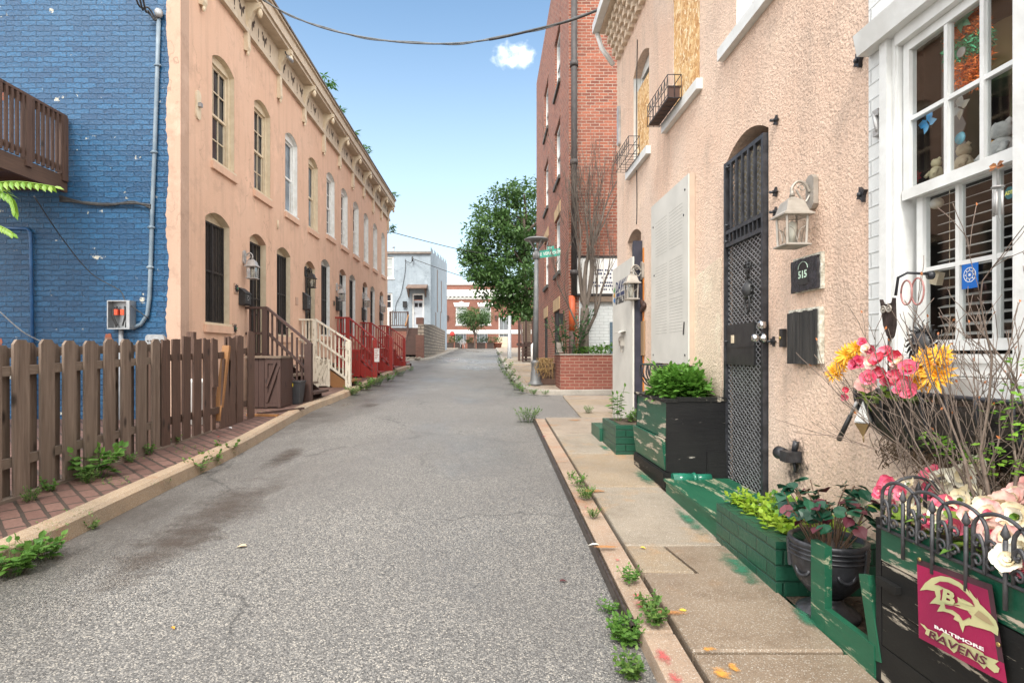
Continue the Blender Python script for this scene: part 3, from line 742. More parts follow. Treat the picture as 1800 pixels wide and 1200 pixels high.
lantern(591, 505, XL, 1, 1.0, M_silv, 'silver lantern with a flared white hood at the first red stoop', True)
lantern(637, 520, XL, 1, 1.0, M_silv, 'small silver lantern at the middle red stoop')
lantern(667, 532, XL, 1, .95, M_silv, 'small pale lantern at the farthest red stoop')
M_black = plain('black_enamel', (.014,.014,.016), (.03,.03,.03), 14, .45, .05)
def mailbox(px, py, w, h, label, mat=None, sty=0):
    c = onX(px, py, XL); B = thing('mailbox', label, 'mailbox', c, 'wall mailboxes on the row houses')
    mb = MB(); mb.prism([(0,-h/2),(.09,-h/2),(.11,-h/2+.03),(.11,h/2-.09),(0,h/2)], lambda a,b,t: Vector((XL+.002+a, c.y+t, c.z+b)), -w/2, w/2)
    mb.build('box', mat or M_black, B, fix=True)
    mb = MB(); mb.prism([(0,h/2+.012),(.12,h/2-.085),(.12,h/2-.1),(0,h/2-.004)], lambda a,b,t: Vector((XL+.003+a, c.y+t, c.z+b)), -w/2-.01, w/2+.01)
    mb.build('lid', mat or M_black, B, fix=True)
    mb = MB()
    for t in range(6):
        a = t*math.pi/3; mb.lathe((XL+.115, c.y+.035*math.cos(a), c.z-.02+.04*math.sin(a)), [(.0,.0),(.014,.002),(.0,.006)], 6, 'X')
    mb.build('emblem', M_silv, B)
mailbox(425, 522, .26, .30, 'wide black mailbox beside the first door above the brown stoop')
mailbox(535, 530, .28, .40, 'black mailbox with a pale sticker beside the door with the white stoop')
mailbox(592, 534, .26, .40, 'tall black mailbox at the nearest red stoop')
mailbox(637, 552, .26, .42, 'black mailbox under a silver lantern at the middle red stoop')
mailbox(668, 556, .30, .32, 'black mailbox at the last door of the row')
for (px, py, lb) in ((414,507,'upper small plaque with a black crab shape beside the first mailbox'),(411,577,'lower small plaque with a black crab shape near the fence'),(521,529,'pale square plaque left of the door with the white stoop'),(586,533,'small dark plaque left of the nearest red stoop door')):
    c = onX(px, py, XL); B = thing('wall_plaque', lb, 'plaque', c, 'small plaques on the row houses')
    mb = MB(); mb.box(XL+.002, XL+.018, c.y-.075, c.y+.075, c.z-.085, c.z+.085); mb.build('plate', M_stLt, B)
    if px != 521:
        mb = MB(); mb.lathe((XL+.019, c.y, c.z), [(0,0),(.05,.002),(.035,.014),(0,.02)], 9, 'X')
        for k in range(8): a = k*math.pi/4+.2; mb.bar((XL+.022,c.y+.03*math.cos(a),c.z+.03*math.sin(a)), (XL+.022,c.y+.075*math.cos(a),c.z+.07*math.sin(a)), .018, .01)
        mb.build('crab', M_black, B)
        mb = MB(); mb.box(XL+.0395, XL+.042, c.y-.02, c.y+.02, c.z-.012, c.z+.012); mb.build('mark', plain('green_enamel', (.05,.25,.12)) if 'green_enamel' not in bpy.data.materials else bpy.data.materials['green_enamel'], B)
# security camera, pipe stub on facade
c = onX(510, 106, XL+.28); B = thing('security_camera', 'small dark security camera under the cornice by a bracket', 'camera', c)
mb = MB(); mb.tube([c+Vector((-.02,-.09,.03)), c+Vector((.02,.07,0))], .035, 10); mb.build('camera_body', M_gal, B)
mb = MB(); mb.tube([c+Vector((-.02,-.03,.05)), c+Vector((-.08,-.03,.12)), c+Vector((-.09,-.03,.16))], .014, 6); mb.build('mount', M_dark, B)
c = onX(487, 395, XL); mb = MB(); mb.tube([(XL+.015,c.y,c.z-.09),(XL+.015,c.y,c.z+.09)], .02, 8); mb.tube([(XL+.0,c.y,c.z+.07),(XL+.03,c.y,c.z+.07)], .012, 6)
single(mb, 'vent_stub', M_cream, 'short cream pipe stub on the stucco between the storeys', 'pipe')
# ---------- blue wall fittings ----------
def P8(px, py, o=.03): return onY(px, py, YW-o)
mb = MB(); pts = [P8(*q) for q in ((279,30),(276,140),(272,260),(268,357),(266,430),(263,520),(259,553),(248,570),(232,577))]
mb.tube(pts, .028, 10)
for q in ((277,115),(271,268),(266,400),(264,470)): p = P8(*q); mb.tube([p+Vector((-.05,.0,0)), p+Vector((.05,0,0))], .014, 6); mb.lathe(p-Vector((0,0,.02)), [(.036,0),(.036,.04)], 10)
cnd = thing('service_conduit', 'grey electrical conduit running down the blue brick wall to the meter', 'conduit', pts[-1])
mb.build('pipe', plain('blue_grey_conduit', (.10,.15,.20), (.22,.27,.31), 3, .5), cnd)
mb = MB(); p = P8(279, 28, .05); mb.lathe(p, [(.03,-.03),(.05,0),(.06,.05),(.04,.09),(0,.1)], 10); mb.build('weatherhead', M_gal, cnd)
# meter socket box
a, b = P8(197, 529), P8(237, 579); B = thing('meter_box', 'open grey electric meter box with red fuses on the blue wall', 'meter box', (a.x,YW,b.z))
mb = MB(); x0,x1,z0,z1 = a.x,b.x,b.z,a.z; d = .14; t = .015
mb.box(x0,x1,YW-.02,YW-.002,z0,z1); mb.box(x0,x0+t,YW-d,YW-.021,z0,z1); mb.box(x1-t-.03,x1,YW-d-.01,YW-.021,z0,z1); mb.box(x0+t+.001,x1-t-.032,YW-d,YW-.021,z1-t,z1); mb.box(x0+t+.001,x1-t-.032,YW-d,YW-.021,z0,z0+t)
mb.build('case', M_gal, B)
mb = MB()
for k in (-1,1):
    cx = (x0+x1)/2-.015+k*.055
    mb.tube(bez([(cx,YW-.06,z1-.08),(cx+k*.03,YW-.1,(z0+z1)/2),(cx-k*.02,YW-.08,z0+.05)],6), .012, 6); mb.tube(bez([(cx+k*.03,YW-.05,z1-.1),(cx+k*.05,YW-.09,(z0+z1)/2+.03),(cx+k*.01,YW-.06,z0+.03)],6), .01, 6)
mb.build('wire', M_cable, B)
mb = MB()
for k in (-1,1): cx = (x0+x1)/2-.015+k*.045; mb.box(cx-.03,cx+.02,YW-.1,YW-.05,(z0+z1)/2,(z0+z1)/2+.08)
mb.build('fuse', plain('red_fuse', (.6,.04,.015), (.7,.1,.02), 20, .4), B)
mb = MB(); mb.tube([((x0+x1)/2-.02,YW-.05,z0), ((x0+x1)/2-.02,YW-.05,gz(YW)+.1)], .03, 8); mb.build('stand_pipe', M_pvc, B)
a, b = P8(260, 588), P8(293, 628); mb = MB(); B = thing('cover_plate', 'round-cornered grey cover leaning against the blue wall', 'cover', (a.x,YW-.1,b.z))
pts = [(a.x,b.z),(b.x,b.z)]+[(b.x-.05+.05*math.cos(t),a.z-.05+.05*math.sin(t)) for t in (0,.5,1.05,1.57)]+[(a.x+.05-.05*math.sin(t),a.z-.05+.05*math.cos(t)) for t in (0,.5,1.05,1.57)]
mb.prism(pts, lambda p,q,t: Vector((p,YW-.1+t-.05*(q-a.z),q)), 0, .05); mb.build('shell', M_gal, B, fix=True)
mb = MB()
for k in range(5): mb.lathe(((a.x+b.x)/2+(k-2)*.045,YW-.1-.004,a.z-.09), [(0,0),(.012,-.004),(0,-.008)], 6, 'Y')
mb.build('vent_hole', M_cut, B)
# cable bundle and thin lines
mb = MB()
for k in range(4):
    mb.tube(bez([P8(105,345+k*3,.02),P8(150,357+jit(3),.04),P8(195,361+jit(2),.03),P8(235,356+jit(3),.05),P8(266,361+k*2,.05)], 6), .012 if k else .018, 5)
single(mb, 'cable_bundle', M_cable, 'sagging bundle of dark cables strung under the balcony to the conduit', 'cable')
mb = MB(); mb.tube(bez([P8(60,345,1.2),P8(110,420,.5),P8(160,480,.1),P8(210,510,.05),P8(222,530,.12),P8(262,560,.05)], 6), .007, 5)
single(mb, 'loose_wire', M_cable, 'thin black wire drooping across the blue wall into the meter box', 'wire')
mb = MB(); mb.tube(bez([P8(0,548,.6),P8(40,583,.4),P8(80,605,.15),P8(130,640,.1)], 6), .009, 5)
single(mb, 'ground_wire', M_pvc, 'pale grey wire slanting down the blue wall behind the grey fence', 'wire')
mb = MB(); mb.tube([P8(-20,400), P8(48,402), P8(53,408), P8(54,420), P8(60,760)], .022, 8)
single(mb, 'blue_pipe', plain('blue_paint', (.02,.1,.25), (.015,.07,.18), 10, .45), 'thin blue painted pipe turning down the blue wall at the left', 'pipe')
mb = MB()
for k in range(3):
    mb.tube(bez([P8(225+k*8,-60,.5+.1*k),P8(243+k*6,8+k*4,.25),P8(258+jit(6),14+k*3,.12),P8(272,30+k*3,.06),P8(279,30,.05)], 6), .013, 5)
single(mb, 'service_drop', M_cable, 'twisted service cables looping into the top of the conduit', 'cable')
# ---------- balcony ----------
XB = -6.0; yb0, yb1 = 3.4, 8.05
zr = onX(118, 205, XB).z; zd = onX(126, 322, XB).z
B = thing('balcony', 'weathered brown wooden balcony projecting beside the blue wall', 'balcony', (XB, yb1, zd))
mb = MB(); mb.box(XB-1.6, XB-.05, yb0, yb1, zd+.02, zd+.06); mb.build('deck', M_dw, B)
mb = MB(); mb.box(XB-.045, XB, yb0, yb1+.02, zd-.16, zd+.06); mb.box(XB-1.6, XB-.046, yb1-.06, yb1-.02, zd-.14, zd+.019)
for k in range(6): mb.box(XB-1.6, XB-.05, yb0+.3+k*.7, yb0+.35+k*.7, zd-.13, zd+.018)
mb.build('beam', wood('beam_wood', (.13,.075,.05), (.08,.045,.03), .8, 'Y'), B)
mb = MB(); mb.box(XB-.07, XB+.02, yb0, yb1, zr-.035, zr); mb.box(XB-.045, XB-.01, yb0, yb1, zr-.12, zr-.05); mb.build('handrail', M_dw, B)
mb = MB(); mb.box(XB-.045, XB-.01, yb0, yb1, zd+.13, zd+.2); mb.build('bottom_rail', M_dw, B)
y = yb0+.05
while y < yb1-.1:
    mb = MB(); mb.box(XB-.009, XB+.022, y, y+.036, zd+.07, zr-.04); mb.build('baluster', M_dw, B); y += .083
mb = MB(); mb.box(XB-.06, XB+.03, yb1-.09, yb1, zd-.02, zr-.038); mb.build('post', M_dw, B)
mb = MB(); mb.box(XB-.06, XB+.03, 7.33, 7.42, zd-.02, zr-.038); mb.build('post', M_dw, B)
# ---------- picket fences ----------
XF = -3.45
def picket(x0, x1, y0, y1, z0, z1, dog=True, cut=None, lean=0):
    mb = MB(); w = y1-y0
    P = [(y0,z0),(y1,z0),(y1,z1-.035),(y1-.03,z1),(y0+.03,z1),(y0,z1-.035)] if dog else [(y0,z0),(y1,z0)]+[(y1-w*k/5, z1-(.0 if not cut else rnd.uniform(0,cut))) for k in range(6)]
    mb.prism(P, lambda a,b,t: Vector((t, a+lean*(b-z0), b)), x0, x1); return mb
FZ = lambda y: gz(y)+.115
G = thing('picket_fence', 'grey weathered picket fence with clipped tops along the brick pavement', 'fence', (XF, 5.8, FZ(5.8)))
y = 2.19
while y < 5.85:
    picket(XF, XF+.02, y+jit(.006), y+.14+jit(.006), FZ(y)+.02, FZ(y)+1.15+jit(.012), lean=jit(.006)).build('picket', M_gw, G, fix=True)
    picket(XF-.062, XF-.042, y+.135, y+.275+jit(.012), FZ(y)+.03, FZ(y)+1.13+jit(.015), lean=jit(.006)).build('picket', M_gw, G, fix=True)
    y += .239
M_gwY = wood('grey_rail_wood', (.26,.2,.155), (.14,.1,.075), .8, 'Y', .5, 48)
M_dwY = wood('dark_rail_wood', (.12,.068,.045), (.06,.033,.024), .75, 'Y', .5, 48)
for h, off in ((.93,0),(.27,0),(1.06,-.065)):
    mb = MB(); mb.bar((XF-.021+off*1.0,2.1,FZ(2.1)+h), (XF-.021+off,5.9,FZ(5.9)+h), .038, .07); mb.build('rail', M_gwY, G)
mb = MB(); mb.bar((XF-.02,2,FZ(2)-.02), (XF-.02,7.0,FZ(7.0)-.02), .09, .09); mb.build('base_timber', M_gwY, G)
D = thing('picket_fence', 'dark brown broken picket fence with leaning and missing boards', 'fence', (XF, 7.3, FZ(7.3)))
px_d = [(283,298.5),(301,316.5),(319,334),(337,353),(356,369)]
for a, b in px_d:
    ya, yb = -XF*F/(862-a)*1.0, -XF*F/(862-b+2.2)
    picket(XF+.002, XF+.022, ya, yb, FZ(ya)+.0, FZ(ya)+1.17+jit(.02), dog=False, cut=.02, lean=jit(.01)).build('picket', M_dw, D, fix=True)
for a, b, top, ln in ((372,381,1.16,-.03),(385,398,.9,.09),(399.6,411,1.18,.0),(414,425,1.2,.01),(434,445,1.26,0)):
    ya, yb = -XF*F/(862-a), -XF*F/(862-b)
    picket(XF+.002, XF+.022, ya, yb, FZ(ya)-.0+(.55 if a == 372 else 0), FZ(ya)+top, dog=False, cut=.03, lean=ln).build('picket', M_dw, D, fix=True)
for (ya, yb, top) in ((7.5,7.68,1.18),(7.8,8.0,1.2)):
    picket(XF-.062, XF-.042, ya, yb, FZ(ya)+.02, FZ(ya)+top, dog=False, cut=.02).build('picket', M_dw, D, fix=True)
mb = MB(); mb.bar((XF-.02,6.0,FZ(6)+.95), (XF-.02,6.95,FZ(6.95)+.94), .036, .07); mb.build('rail', M_dwY, D)
mb = MB(); mb.bar((XF-.02,5.95,FZ(6)+.27), (XF-.02,8.2,FZ(8.2)+.22), .036, .08); mb.build('rail', M_dwY, D)
mb = MB(); mb.bar((XF-.02,7.25,FZ(7.3)+.93), (XF-.02,8.25,FZ(8.2)+.98), .036, .08); mb.build('rail', M_dwY, D)
mb = MB(); mb.bar((XF-.03,7.25,FZ(7.3)+.1), (XF+.01,7.42,FZ(7.3)+1.06), .05, .09, (1,0,0)); mb.build('broken_board', M_rawW, D)
for yy in (5.93, 7.12): mb = MB(); mb.box(XF-.12, XF-.03, yy, yy+.09, FZ(yy)-.05, FZ(yy)+1.1); mb.build('post', M_dw, D)
mb = MB(); p = onY(337, 592, 8.0); mb.box(p.x-.05, p.x+.05, 7.95, 8.03, FZ(8), p.z+.07); single(mb, 'wooden_post', M_dw, 'short dark wooden post standing at the house corner behind the fence', 'post')
# white pail and debris in the yard behind the fence
p = onG(392, 700, .115); mb = MB()
mb.lathe((-3.9, 7.7, FZ(7.7)), [(.16,0),(.19,.55),(.2,.56),(.2,.6),(.19,.6)], 16)
single(mb, 'rain_barrel', M_white, 'white plastic drum standing behind the broken fence boards', 'drum')
# bin enclosure at the end of the fence
Bx = thing('bin_enclosure', 'brown board enclosure with a diagonal braced door at the fence end', 'enclosure', (-3.7, 9.3, FZ(9.3)))
yb = 9.3; z0 = FZ(yb); zt_ = onY(460, 627, yb).z
mb = MB()
for k in range(3): mb.box(-3.97+k*.095, -3.97+k*.095+.09, yb-.02, yb+.02, z0+.02, zt_-.02+jit(.01))
mb.build('board', M_brown, Bx)
mb = MB(); xa, xb = -3.68, -3.42
mb.box(xa, xa+.05, yb-.03, yb, z0+.02, zt_-.04); mb.box(xb-.05, xb, yb-.03, yb, z0+.02, zt_-.04); mb.box(xa+.051, xb-.051, yb-.03, yb, z0+.03, z0+.09); mb.box(xa+.051, xb-.051, yb-.03, yb, zt_-.11, zt_-.04)
mb.bar((xa+.03,yb-.034,z0+.1), (xb-.03,yb-.034,zt_-.15), .02, .04, (0,0,1)); mb.bar((xa+.03,yb-.034,z0+.35), (xb-.08,yb-.034,zt_-.08), .02, .035, (0,0,1)); mb.box(xa+.051, xb-.051, yb-.008, yb+.004, z0+.091, zt_-.111)
mb.build('braced_door', M_brown, Bx)
mb = MB(); mb.box(-3.99, -3.40, yb-.06, yb+.5, zt_-.02, zt_+.015); mb.build('top_board', M_treadW, Bx)
mb = MB(); mb.box(-3.44, -3.41, yb+.001, yb+.5, z0+.02, zt_-.021); mb.build('side_board', M_brown, Bx)
mb = MB(); mb.bar((-3.5,8.55,FZ(8.5)+.016), (-3.02,9.2,FZ(9.2)+.016), .05, .03)
single(mb, 'loose_board', M_brown, 'longer dark board lying slantwise on the pavers by the brown stoop', 'board')
mb = MB(); mb.bar((-3.6,8.42,FZ(8.42)+.016), (-3.12,8.36,FZ(8.36)+.016), .06, .03)
single(mb, 'loose_board', M_rawW, 'short reddish board lying across the pavers at the dark fence end', 'board')
# ---------- stoops ----------
def stoop(k, yr, landing, newz, mat, rawm, label, xn=-3.27, wd=.98):
    X0 = XL+.003; xp = -4.04; zl = REL(landing); zn = REL(newz); g0 = FZ(yr+.4)
    S = thing('stoop', label, 'stoop', (XL, yr, g0), 'wooden stoops along the row houses')
    mb = MB(); mb.box(X0+.002, xp+.03, yr+.02, yr+wd, zl-.045, zl); mb.build('landing', M_treadW if mat != M_redW else mat, S)
    n = 4; run = (xn+.04-xp)/n
    for j in range(n):
        zt2 = zl-(zl-g0)*(j+1)/(n+.0) if j < n-1 else g0+.16
        zt2 = zl-(zl-g0-.15)*(j+1)/n
        mb = MB(); mb.box(xp+run*j+.032, xp+run*(j+1)+.05, yr+.04, yr+wd-.02, zt2-.04, zt2); mb.build('tread', rawm if j == n-1 else (M_treadW if mat != M_redW else mat), S)
        if mat == M_redW: mb = MB(); mb.box(xp+run*j+.005, xp+run*j+.028, yr+.05, yr+wd-.03, zt2+.001, zt2+(zl-g0-.15)/n-.045); mb.build('riser', mat, S)
    for yy in (yr+.0, yr+wd-.04):
        mb = MB(); mb.prism([(xp,zl-.05),(xn-.05,g0+.12),(xn-.05,g0-.02),(xn-.35,g0-.02),(xp,zl-.36)], lambda a,b,t: Vector((a,yy+t,b)), .0, .038); mb.build('stringer', rawm, S, fix=True)
    for yy in (yr,):
        mb = MB(); mb.box(xp-.045, xp+.045, yy-.045, yy+.045, g0-.05, zl+.86); mb.build('post', mat, S)
        mb = MB(); mb.box(xn-.06, xn+.06, yy-.06, yy+.06, gz(yy)+.05, zn+.03); mb.build('newel', mat, S)
        mb = MB(); tz = zl+.88
        mb.bar((X0,yy,tz), (xp+.03,yy,tz), .08, .04); mb.bar((xp+.02,yy,tz), (xn+.05,yy,zn+.02), .08, .04); mb.build('handrail', mat, S)
        mb = MB(); mz = zl+.42
        mb.bar((X0,yy,mz), (xp-.046,yy,mz), .045, .045); mb.bar((xp+.046,yy,mz), (xn-.061,yy,zn-.40), .045, .045)
        mb.bar((X0,yy,zl+.05), (xp-.046,yy,zl+.05), .04, .04); mb.bar((xp+.046,yy,zl+.03), (xn-.061,yy,zn-.82), .045, .045); mb.build('rail', mat, S)
        for j in range(4):
            x = X0+.04+(xp-.05-X0)*(j+.3)/4; mb = MB(); mb.box(x-.016, x+.016, yy+.024, yy+.05, zl+.03, tz-.02); mb.build('baluster', mat, S)
        for j in range(7):
            t = (j+.6)/7.4; x = xp+.05+(xn-.06-xp-.05)*t; zz = tz+(zn-tz)*t
            mb = MB(); mb.box(x-.016, x+.016, yy+.024, yy+.05, zz-.84, zz-.02); mb.build('baluster', mat, S)
    mb = MB(); a, b = xp+.046, -3.69; y = yr-.015; zt2 = zl-.03
    mb.box(a, b, y, y+.012, g0+.02, zt2)
    for q in (a, b-.05): mb.box(q, q+.05, y-.02, y-.001, g0, zt2)
    mb.box(a+.051, b-.051, y-.02, y-.001, zt2-.06, zt2); mb.box(a+.051, b-.051, y-.02, y-.001, g0+.02, g0+.08)
    mb.bar((a+.06,y-.012,g0+.1), (b-.06,y-.012,zt2-.09), .018, .03, (0,0,1)); mb.bar((a+.06,y-.012,g0+.32), (b-.13,y-.012,zt2-.07), .018, .03, (0,0,1)); mb.bar((a+.14,y-.012,g0+.09), (b-.06,y-.012,zt2-.3), .018, .03, (0,0,1))
    if k: mb.build('side_panel', mat, S)
    mb = MB(); mb.box(X0+.02, xp-.05, yr+.03, yr+wd-.03, g0-.02, zl-.046); mb.build('base', M_dark if k < 2 else mat, S)
stoop(0, 10.23, -.05, .15, M_brown, M_brown, 'brown wooden stoop with a weathered rail nearest the fence')
stoop(1, 13.1, -.09, .26, M_whiteW, M_rawW, 'white painted wooden stoop with raw orange lower steps')
stoop(2, 16.15, .15, .37, M_redW, M_redW, 'bright red wooden stoop next to the white one, notice on its newel')
stoop(3, 19.2, .17, .5, M_redW, M_redW, 'middle red wooden stoop of the three', -3.35)
stoop(4, 22.4, .22, .58, M_redW, M_redW, 'last red wooden stoop at the end of the row', -3.4)
c = Vector((-3.27, 16.15-.065, REL(.08))); mb = MB(); mb.box(c.x-.01, c.x+.13, c.y-.012, c.y-.001, c.z-.3, c.z+.08)
N = thing('notice', 'small white paper notice fixed to the red newel post', 'notice', c); mb.build('paper', M_white, N)
mb = MB()
for k in range(6): mb.box(c.x+.005, c.x+.115-.02*(k%3), c.y-.0145, c.y-.0125, c.z+.04-k*.05, c.z+.055-k*.05)
mb.build('print', plain('red_print', (.4,.08,.06)), N)
# black bin and toolbox under the brown stoop
c = onG(504, 700, .115); B = thing('recycling_bin', 'dark bin with a yellow label tucked under the brown stoop', 'bin', (-3.75, 10.0, FZ(10)))
mb = MB(); mb.lathe((-3.42, 9.95, FZ(10)), [(.15,0),(.2,.36),(.215,.37),(.215,.4),(.18,.4)], 4, sm=False, ph=math.pi/4); mb.build('tub', plain('dark_grey_plastic', (.035,.037,.04), (.05,.05,.055), 8, .5), B)
mb = MB(); mb.box(-3.52, -3.40, 9.795, 9.803, FZ(10)+.3, FZ(10)+.36); mb.build('sticker', plain('yellow_label', (.75,.62,.03), (.7,.5,.03), 9, .5), B)
# ================= FAR END =================
M_greyst = stucco('pale_blue_grey_stucco', (.33,.385,.43), (.28,.33,.375), .9, 12, .25)
M_greyP = plain('grey_trim_paint', (.50,.53,.57), (.42,.45,.49), 6, .6)
M_stone = brickmat('grey_block_stone', (.38,.32,.25), (.24,.20,.165), (.05,.04,.032), .5, .19, .035, 1.8, .9, .8, smooth=.5, wobble=.05)
M_brick = brickmat('red_brick', (.17,.05,.034), (.40,.125,.07), (.40,.33,.26), .215, .075, .009, .8, .88, .6)
M_brickD = brickmat('far_red_brick', (.25,.09,.06), (.20,.07,.048), (.27,.2,.16), .215, .075, .006, .4, .88, .3)
M_lime = plain('limestone', (.56,.46,.32), (.45,.36,.25), 4, .85, .2, 30)
M_doorG = plain('grey_door_paint', (.17,.18,.19), (.13,.14,.15), 6, .55)
M_trans = plain('step_stone', (.55,.47,.36), (.45,.38,.29), 3, .85)
FY = lambda Y: (lambda a, b, t: Vector((a, Y+t, b)))     # wall facing -Y
def bxf(mb, fn, a, a2, b, b2, t0, t1):
    i = mb.pts([fn(x,y,t) for t in (t0,t1) for x,y in ((a,b),(a2,b),(a2,b2),(a,b2))])
    for f in ((0,1,2,3),(7,6,5,4),(4,5,1,0),(5,6,2,1),(6,7,3,2),(7,4,0,3)): mb.face([i[k] for k in f])
    return mb
def simple_window(parent, fn, a0, a1, b0, b1, d, frame, glass, mull=(0,1), name='window', fw=.06, sill=None):
    mb = MB(); w = fw
    mb.wall([(a0,b0),(a1,b0),(a1,b1),(a0,b1)], [[(a0+w,b0+w),(a1-w,b0+w),(a1-w,b1-w),(a0+w,b1-w)]], lambda a,b,t: fn(a,b,d-.04+t), .05)
    for k in range(1, mull[0]+1): x = a0+(a1-a0)*k/(mull[0]+1); bxf(mb, fn, x-.015, x+.015, b0+w, b1-w, d-.02, d+.0)
    for k in range(1, mull[1]+1): y = b0+(b1-b0)*k/(mull[1]+1); bxf(mb, fn, a0+w, a1-w, y-.025, y+.025, d-.03, d+.002)
    win = mb.build(name, frame, parent, fix=True)
    g = MB(); g.poly([fn(a0+w/2,b0+w/2,d+.006), fn(a1-w/2,b0+w/2,d+.006), fn(a1-w/2,b1-w/2,d+.006), fn(a0+w/2,b1-w/2,d+.006)]); g.build('pane', glass, win)
    if sill: s = MB(); bxf(s, fn, a0-.06, a1+.06, b0-.08, b0-.001, -.05, d-.041); s.build('sill', sill, win, fix=True)
    return win
M_blind = plain('pale_blind', (.42,.45,.44), (.33,.36,.36), 3, .5)
# ---- pale grey house ----
YG = 36.0; fn = FY(YG)
q = lambda x, y: onY(x, y, YG)
cx = q(757, 500).x; g0 = gz(YG)-.3; zt = q(700, 443).z
H = thing('corner_house', 'pale blue grey stucco house with a small porch, beyond the cross street', 'house', (cx, YG, gz(YG)))
win_u = (q(660,0).x, q(692,0).x, q(0,489).z, q(0,451).z); win_l = (q(660,0).x, q(689.5,0).x, q(0,543).z, q(0,515).z)
dA = (q(724.5,0).x, q(745.5,0).x, q(0,577).z, q(0,515.5).z)
R4 = lambda a0,a1,b0,b1: [(a0,b0),(a1,b0),(a1,b1),(a0,b1)]
mb = MB(); mb.wall(R4(-14, cx, g0, zt), [R4(*win_u), R4(*win_l), R4(*dA)], fn, .12)
hsteps = []; n = 4; Y1 = 49.5; fX = lambda a, b, t: Vector((cx-t, a, b))
top = [(YG, zt)]
n = 6
for k in range(n):
    ya = YG+(Y1-YG)*k/n; yb2 = YG+(Y1-YG)*(k+1)/n; z = zt+.22+.10*(ya-YG)
    top += [(ya+.001, z+.12), (ya+.55, z+.14), (ya+1.55, z+.15), (ya+1.551, z+.02), (yb2, z+.05)]
top.append((Y1, zt+1.3))
slots = [(40.3,40.75,3.0,6.0),(43.6,44.1,3.1,5.5),(39.2,39.6,.6,2.9),(42.8,43.2,.8,3.1)]
poly = [(YG,g0),(Y1,g0)]+top[::-1]
mb.wall(poly, [R4(a,b,gz(a)+c,gz(a)+d) for a,b,c,d in slots], fX, .1)
mb.poly([(cx,YG,zt-.1),(cx,Y1,zt-.1),(-14,Y1,zt-.1),(-14,YG,zt-.1)])
mb.build('wall', M_greyst, H)
mb = MB()
for a, b, c, d in slots: bxf(mb, fX, a-.02, b+.02, gz(a)+c-.02, gz(a)+d+.02, -.012, .12)
mb.build('window_infill', plain('rough_brick_infill', (.14,.09,.065), (.24,.17,.13), 12, .9, .4, 20), H, fix=True)
mb = MB(); mb.box(-14, cx+.05, YG-.14, YG-.001, zt-.12, zt+.02); mb.build('gutter', plain('brown_gutter', (.16,.13,.11), (.24,.2,.17), 5), H)
mb = MB(); p = q(687,440); mb.tube([(p.x,YG+1,zt-.1),(p.x,YG+1,zt+.45)], .07, 8); mb.lathe((p.x,YG+1,zt+.45), [(.07,0),(.11,.02),(.09,.09),(0,.1)], 8); mb.build('chimney_pipe', M_pvc, H)
simple_window(H, fn, *win_u, .1, M_white, M_blind, (0,1), fw=.1, sill=M_white)
simple_window(H, fn, *win_l, .1, M_white, M_glass, (0,1), fw=.1, sill=M_white)
mb = MB(); bxf(mb, fn, win_l[0], win_l[1], win_l[2]-1.35, win_l[2]-.1, -.05, -.002)
for k in range(7): bxf(mb, fn, win_l[0], win_l[1], win_l[2]-1.32+k*.17, win_l[2]-1.3+k*.17, -.06, -.051)
mb.build('basement_panel', M_white, H)
mb = MB(); mb.wall(R4(*dA), [R4(dA[0]+.09, dA[1]-.09, dA[2]+.05, dA[3]-.08)], lambda a,b,t: fn(a,b,.04+t), .07); df = mb.build('door', M_white, H)
dz = dA[2]+(dA[3]-dA[2])*.80
mb = MB(); bxf(mb, fn, dA[0]+.09, dA[1]-.09, dA[2]+.03, dz, .09, .12)
for k in range(2):
    for j in range(2): a = dA[0]+.16+k*.27; bxf(mb, fn, a, a+.2, dA[2]+.2+j*.75, dA[2]+.8+j*.75, .08, .095)
mb.build('door_leaf', M_greyP, df)
mb = MB()
for k in range(2): a = dA[0]+.15+k*.27; bxf(mb, fn, a, a+.2, dz-.42, dz-.16, .078, .0885)
bxf(mb, fn, dA[0]+.1, dA[1]-.1, dz+.06, dA[3]-.09, .09, .1); mb.build('door_window', M_glass, df)
mb = MB(); bxf(mb, fn, dA[0]+.12, dA[0]+.17, dA[2]+.95, dA[2]+1.02, .05, .08); mb.build('handle', M_pew, df)
hA = (q(717,0).x, q(752,0).x); zc = q(0,507).z
mb = MB(); mb.prism([(0,zc+.25),(.9,zc-.02),(.9,zc-.1),(.0,zc-.02)], lambda a,b,t: Vector((t,YG-a-.001,b)), hA[0], hA[1])
for a in (hA[0]+.05, hA[1]-.12): mb.bar((a,YG-.05,zc-.55), (a,YG-.05,zc), .07, .07, (1,0,0)); mb.bar((a,YG-.08,zc-.5), (a,YG-.75,zc-.08), .06, .06, (1,0,0))
mb.build('door_hood', plain('brown_hood', (.13,.085,.065), (.2,.14,.11), 6, .7), H, fix=True)
p = q(712,534); mb = MB(); bxf(mb, fn, p.x-.12, p.x+.12, p.z-.2, p.z+.15, -.2, -.001)
single(mb, 'mailbox', M_black, 'small black mailbox left of the grey front door', 'mailbox', 'wall mailboxes on the row houses')
# service line and conduit on the grey house
mb = MB(); mb.tube(bez([onY(712.5,455,YG-.06),onY(712,478,YG-.06),onY(705,515,YG-.06),onY(696,535,YG-.06),onY(695,560,YG-.06)],5), .016, 6); single(mb, 'conduit', M_cable, 'dark cable running down the pale grey stucco front', 'cable')
mb = MB(); mb.tube(bez([onY(712.5,458,YG-.1),onY(722,462,YG-.2),onY(726,453,YG-.2)],4), .018, 5); p = onY(725,455,YG-.2); mb.lathe(p-Vector((0,0,.15)), [(.05,0),(.05,.3)], 6)
single(mb, 'insulator', M_cable, 'service cable insulator on the upper front of the grey house', 'insulator')
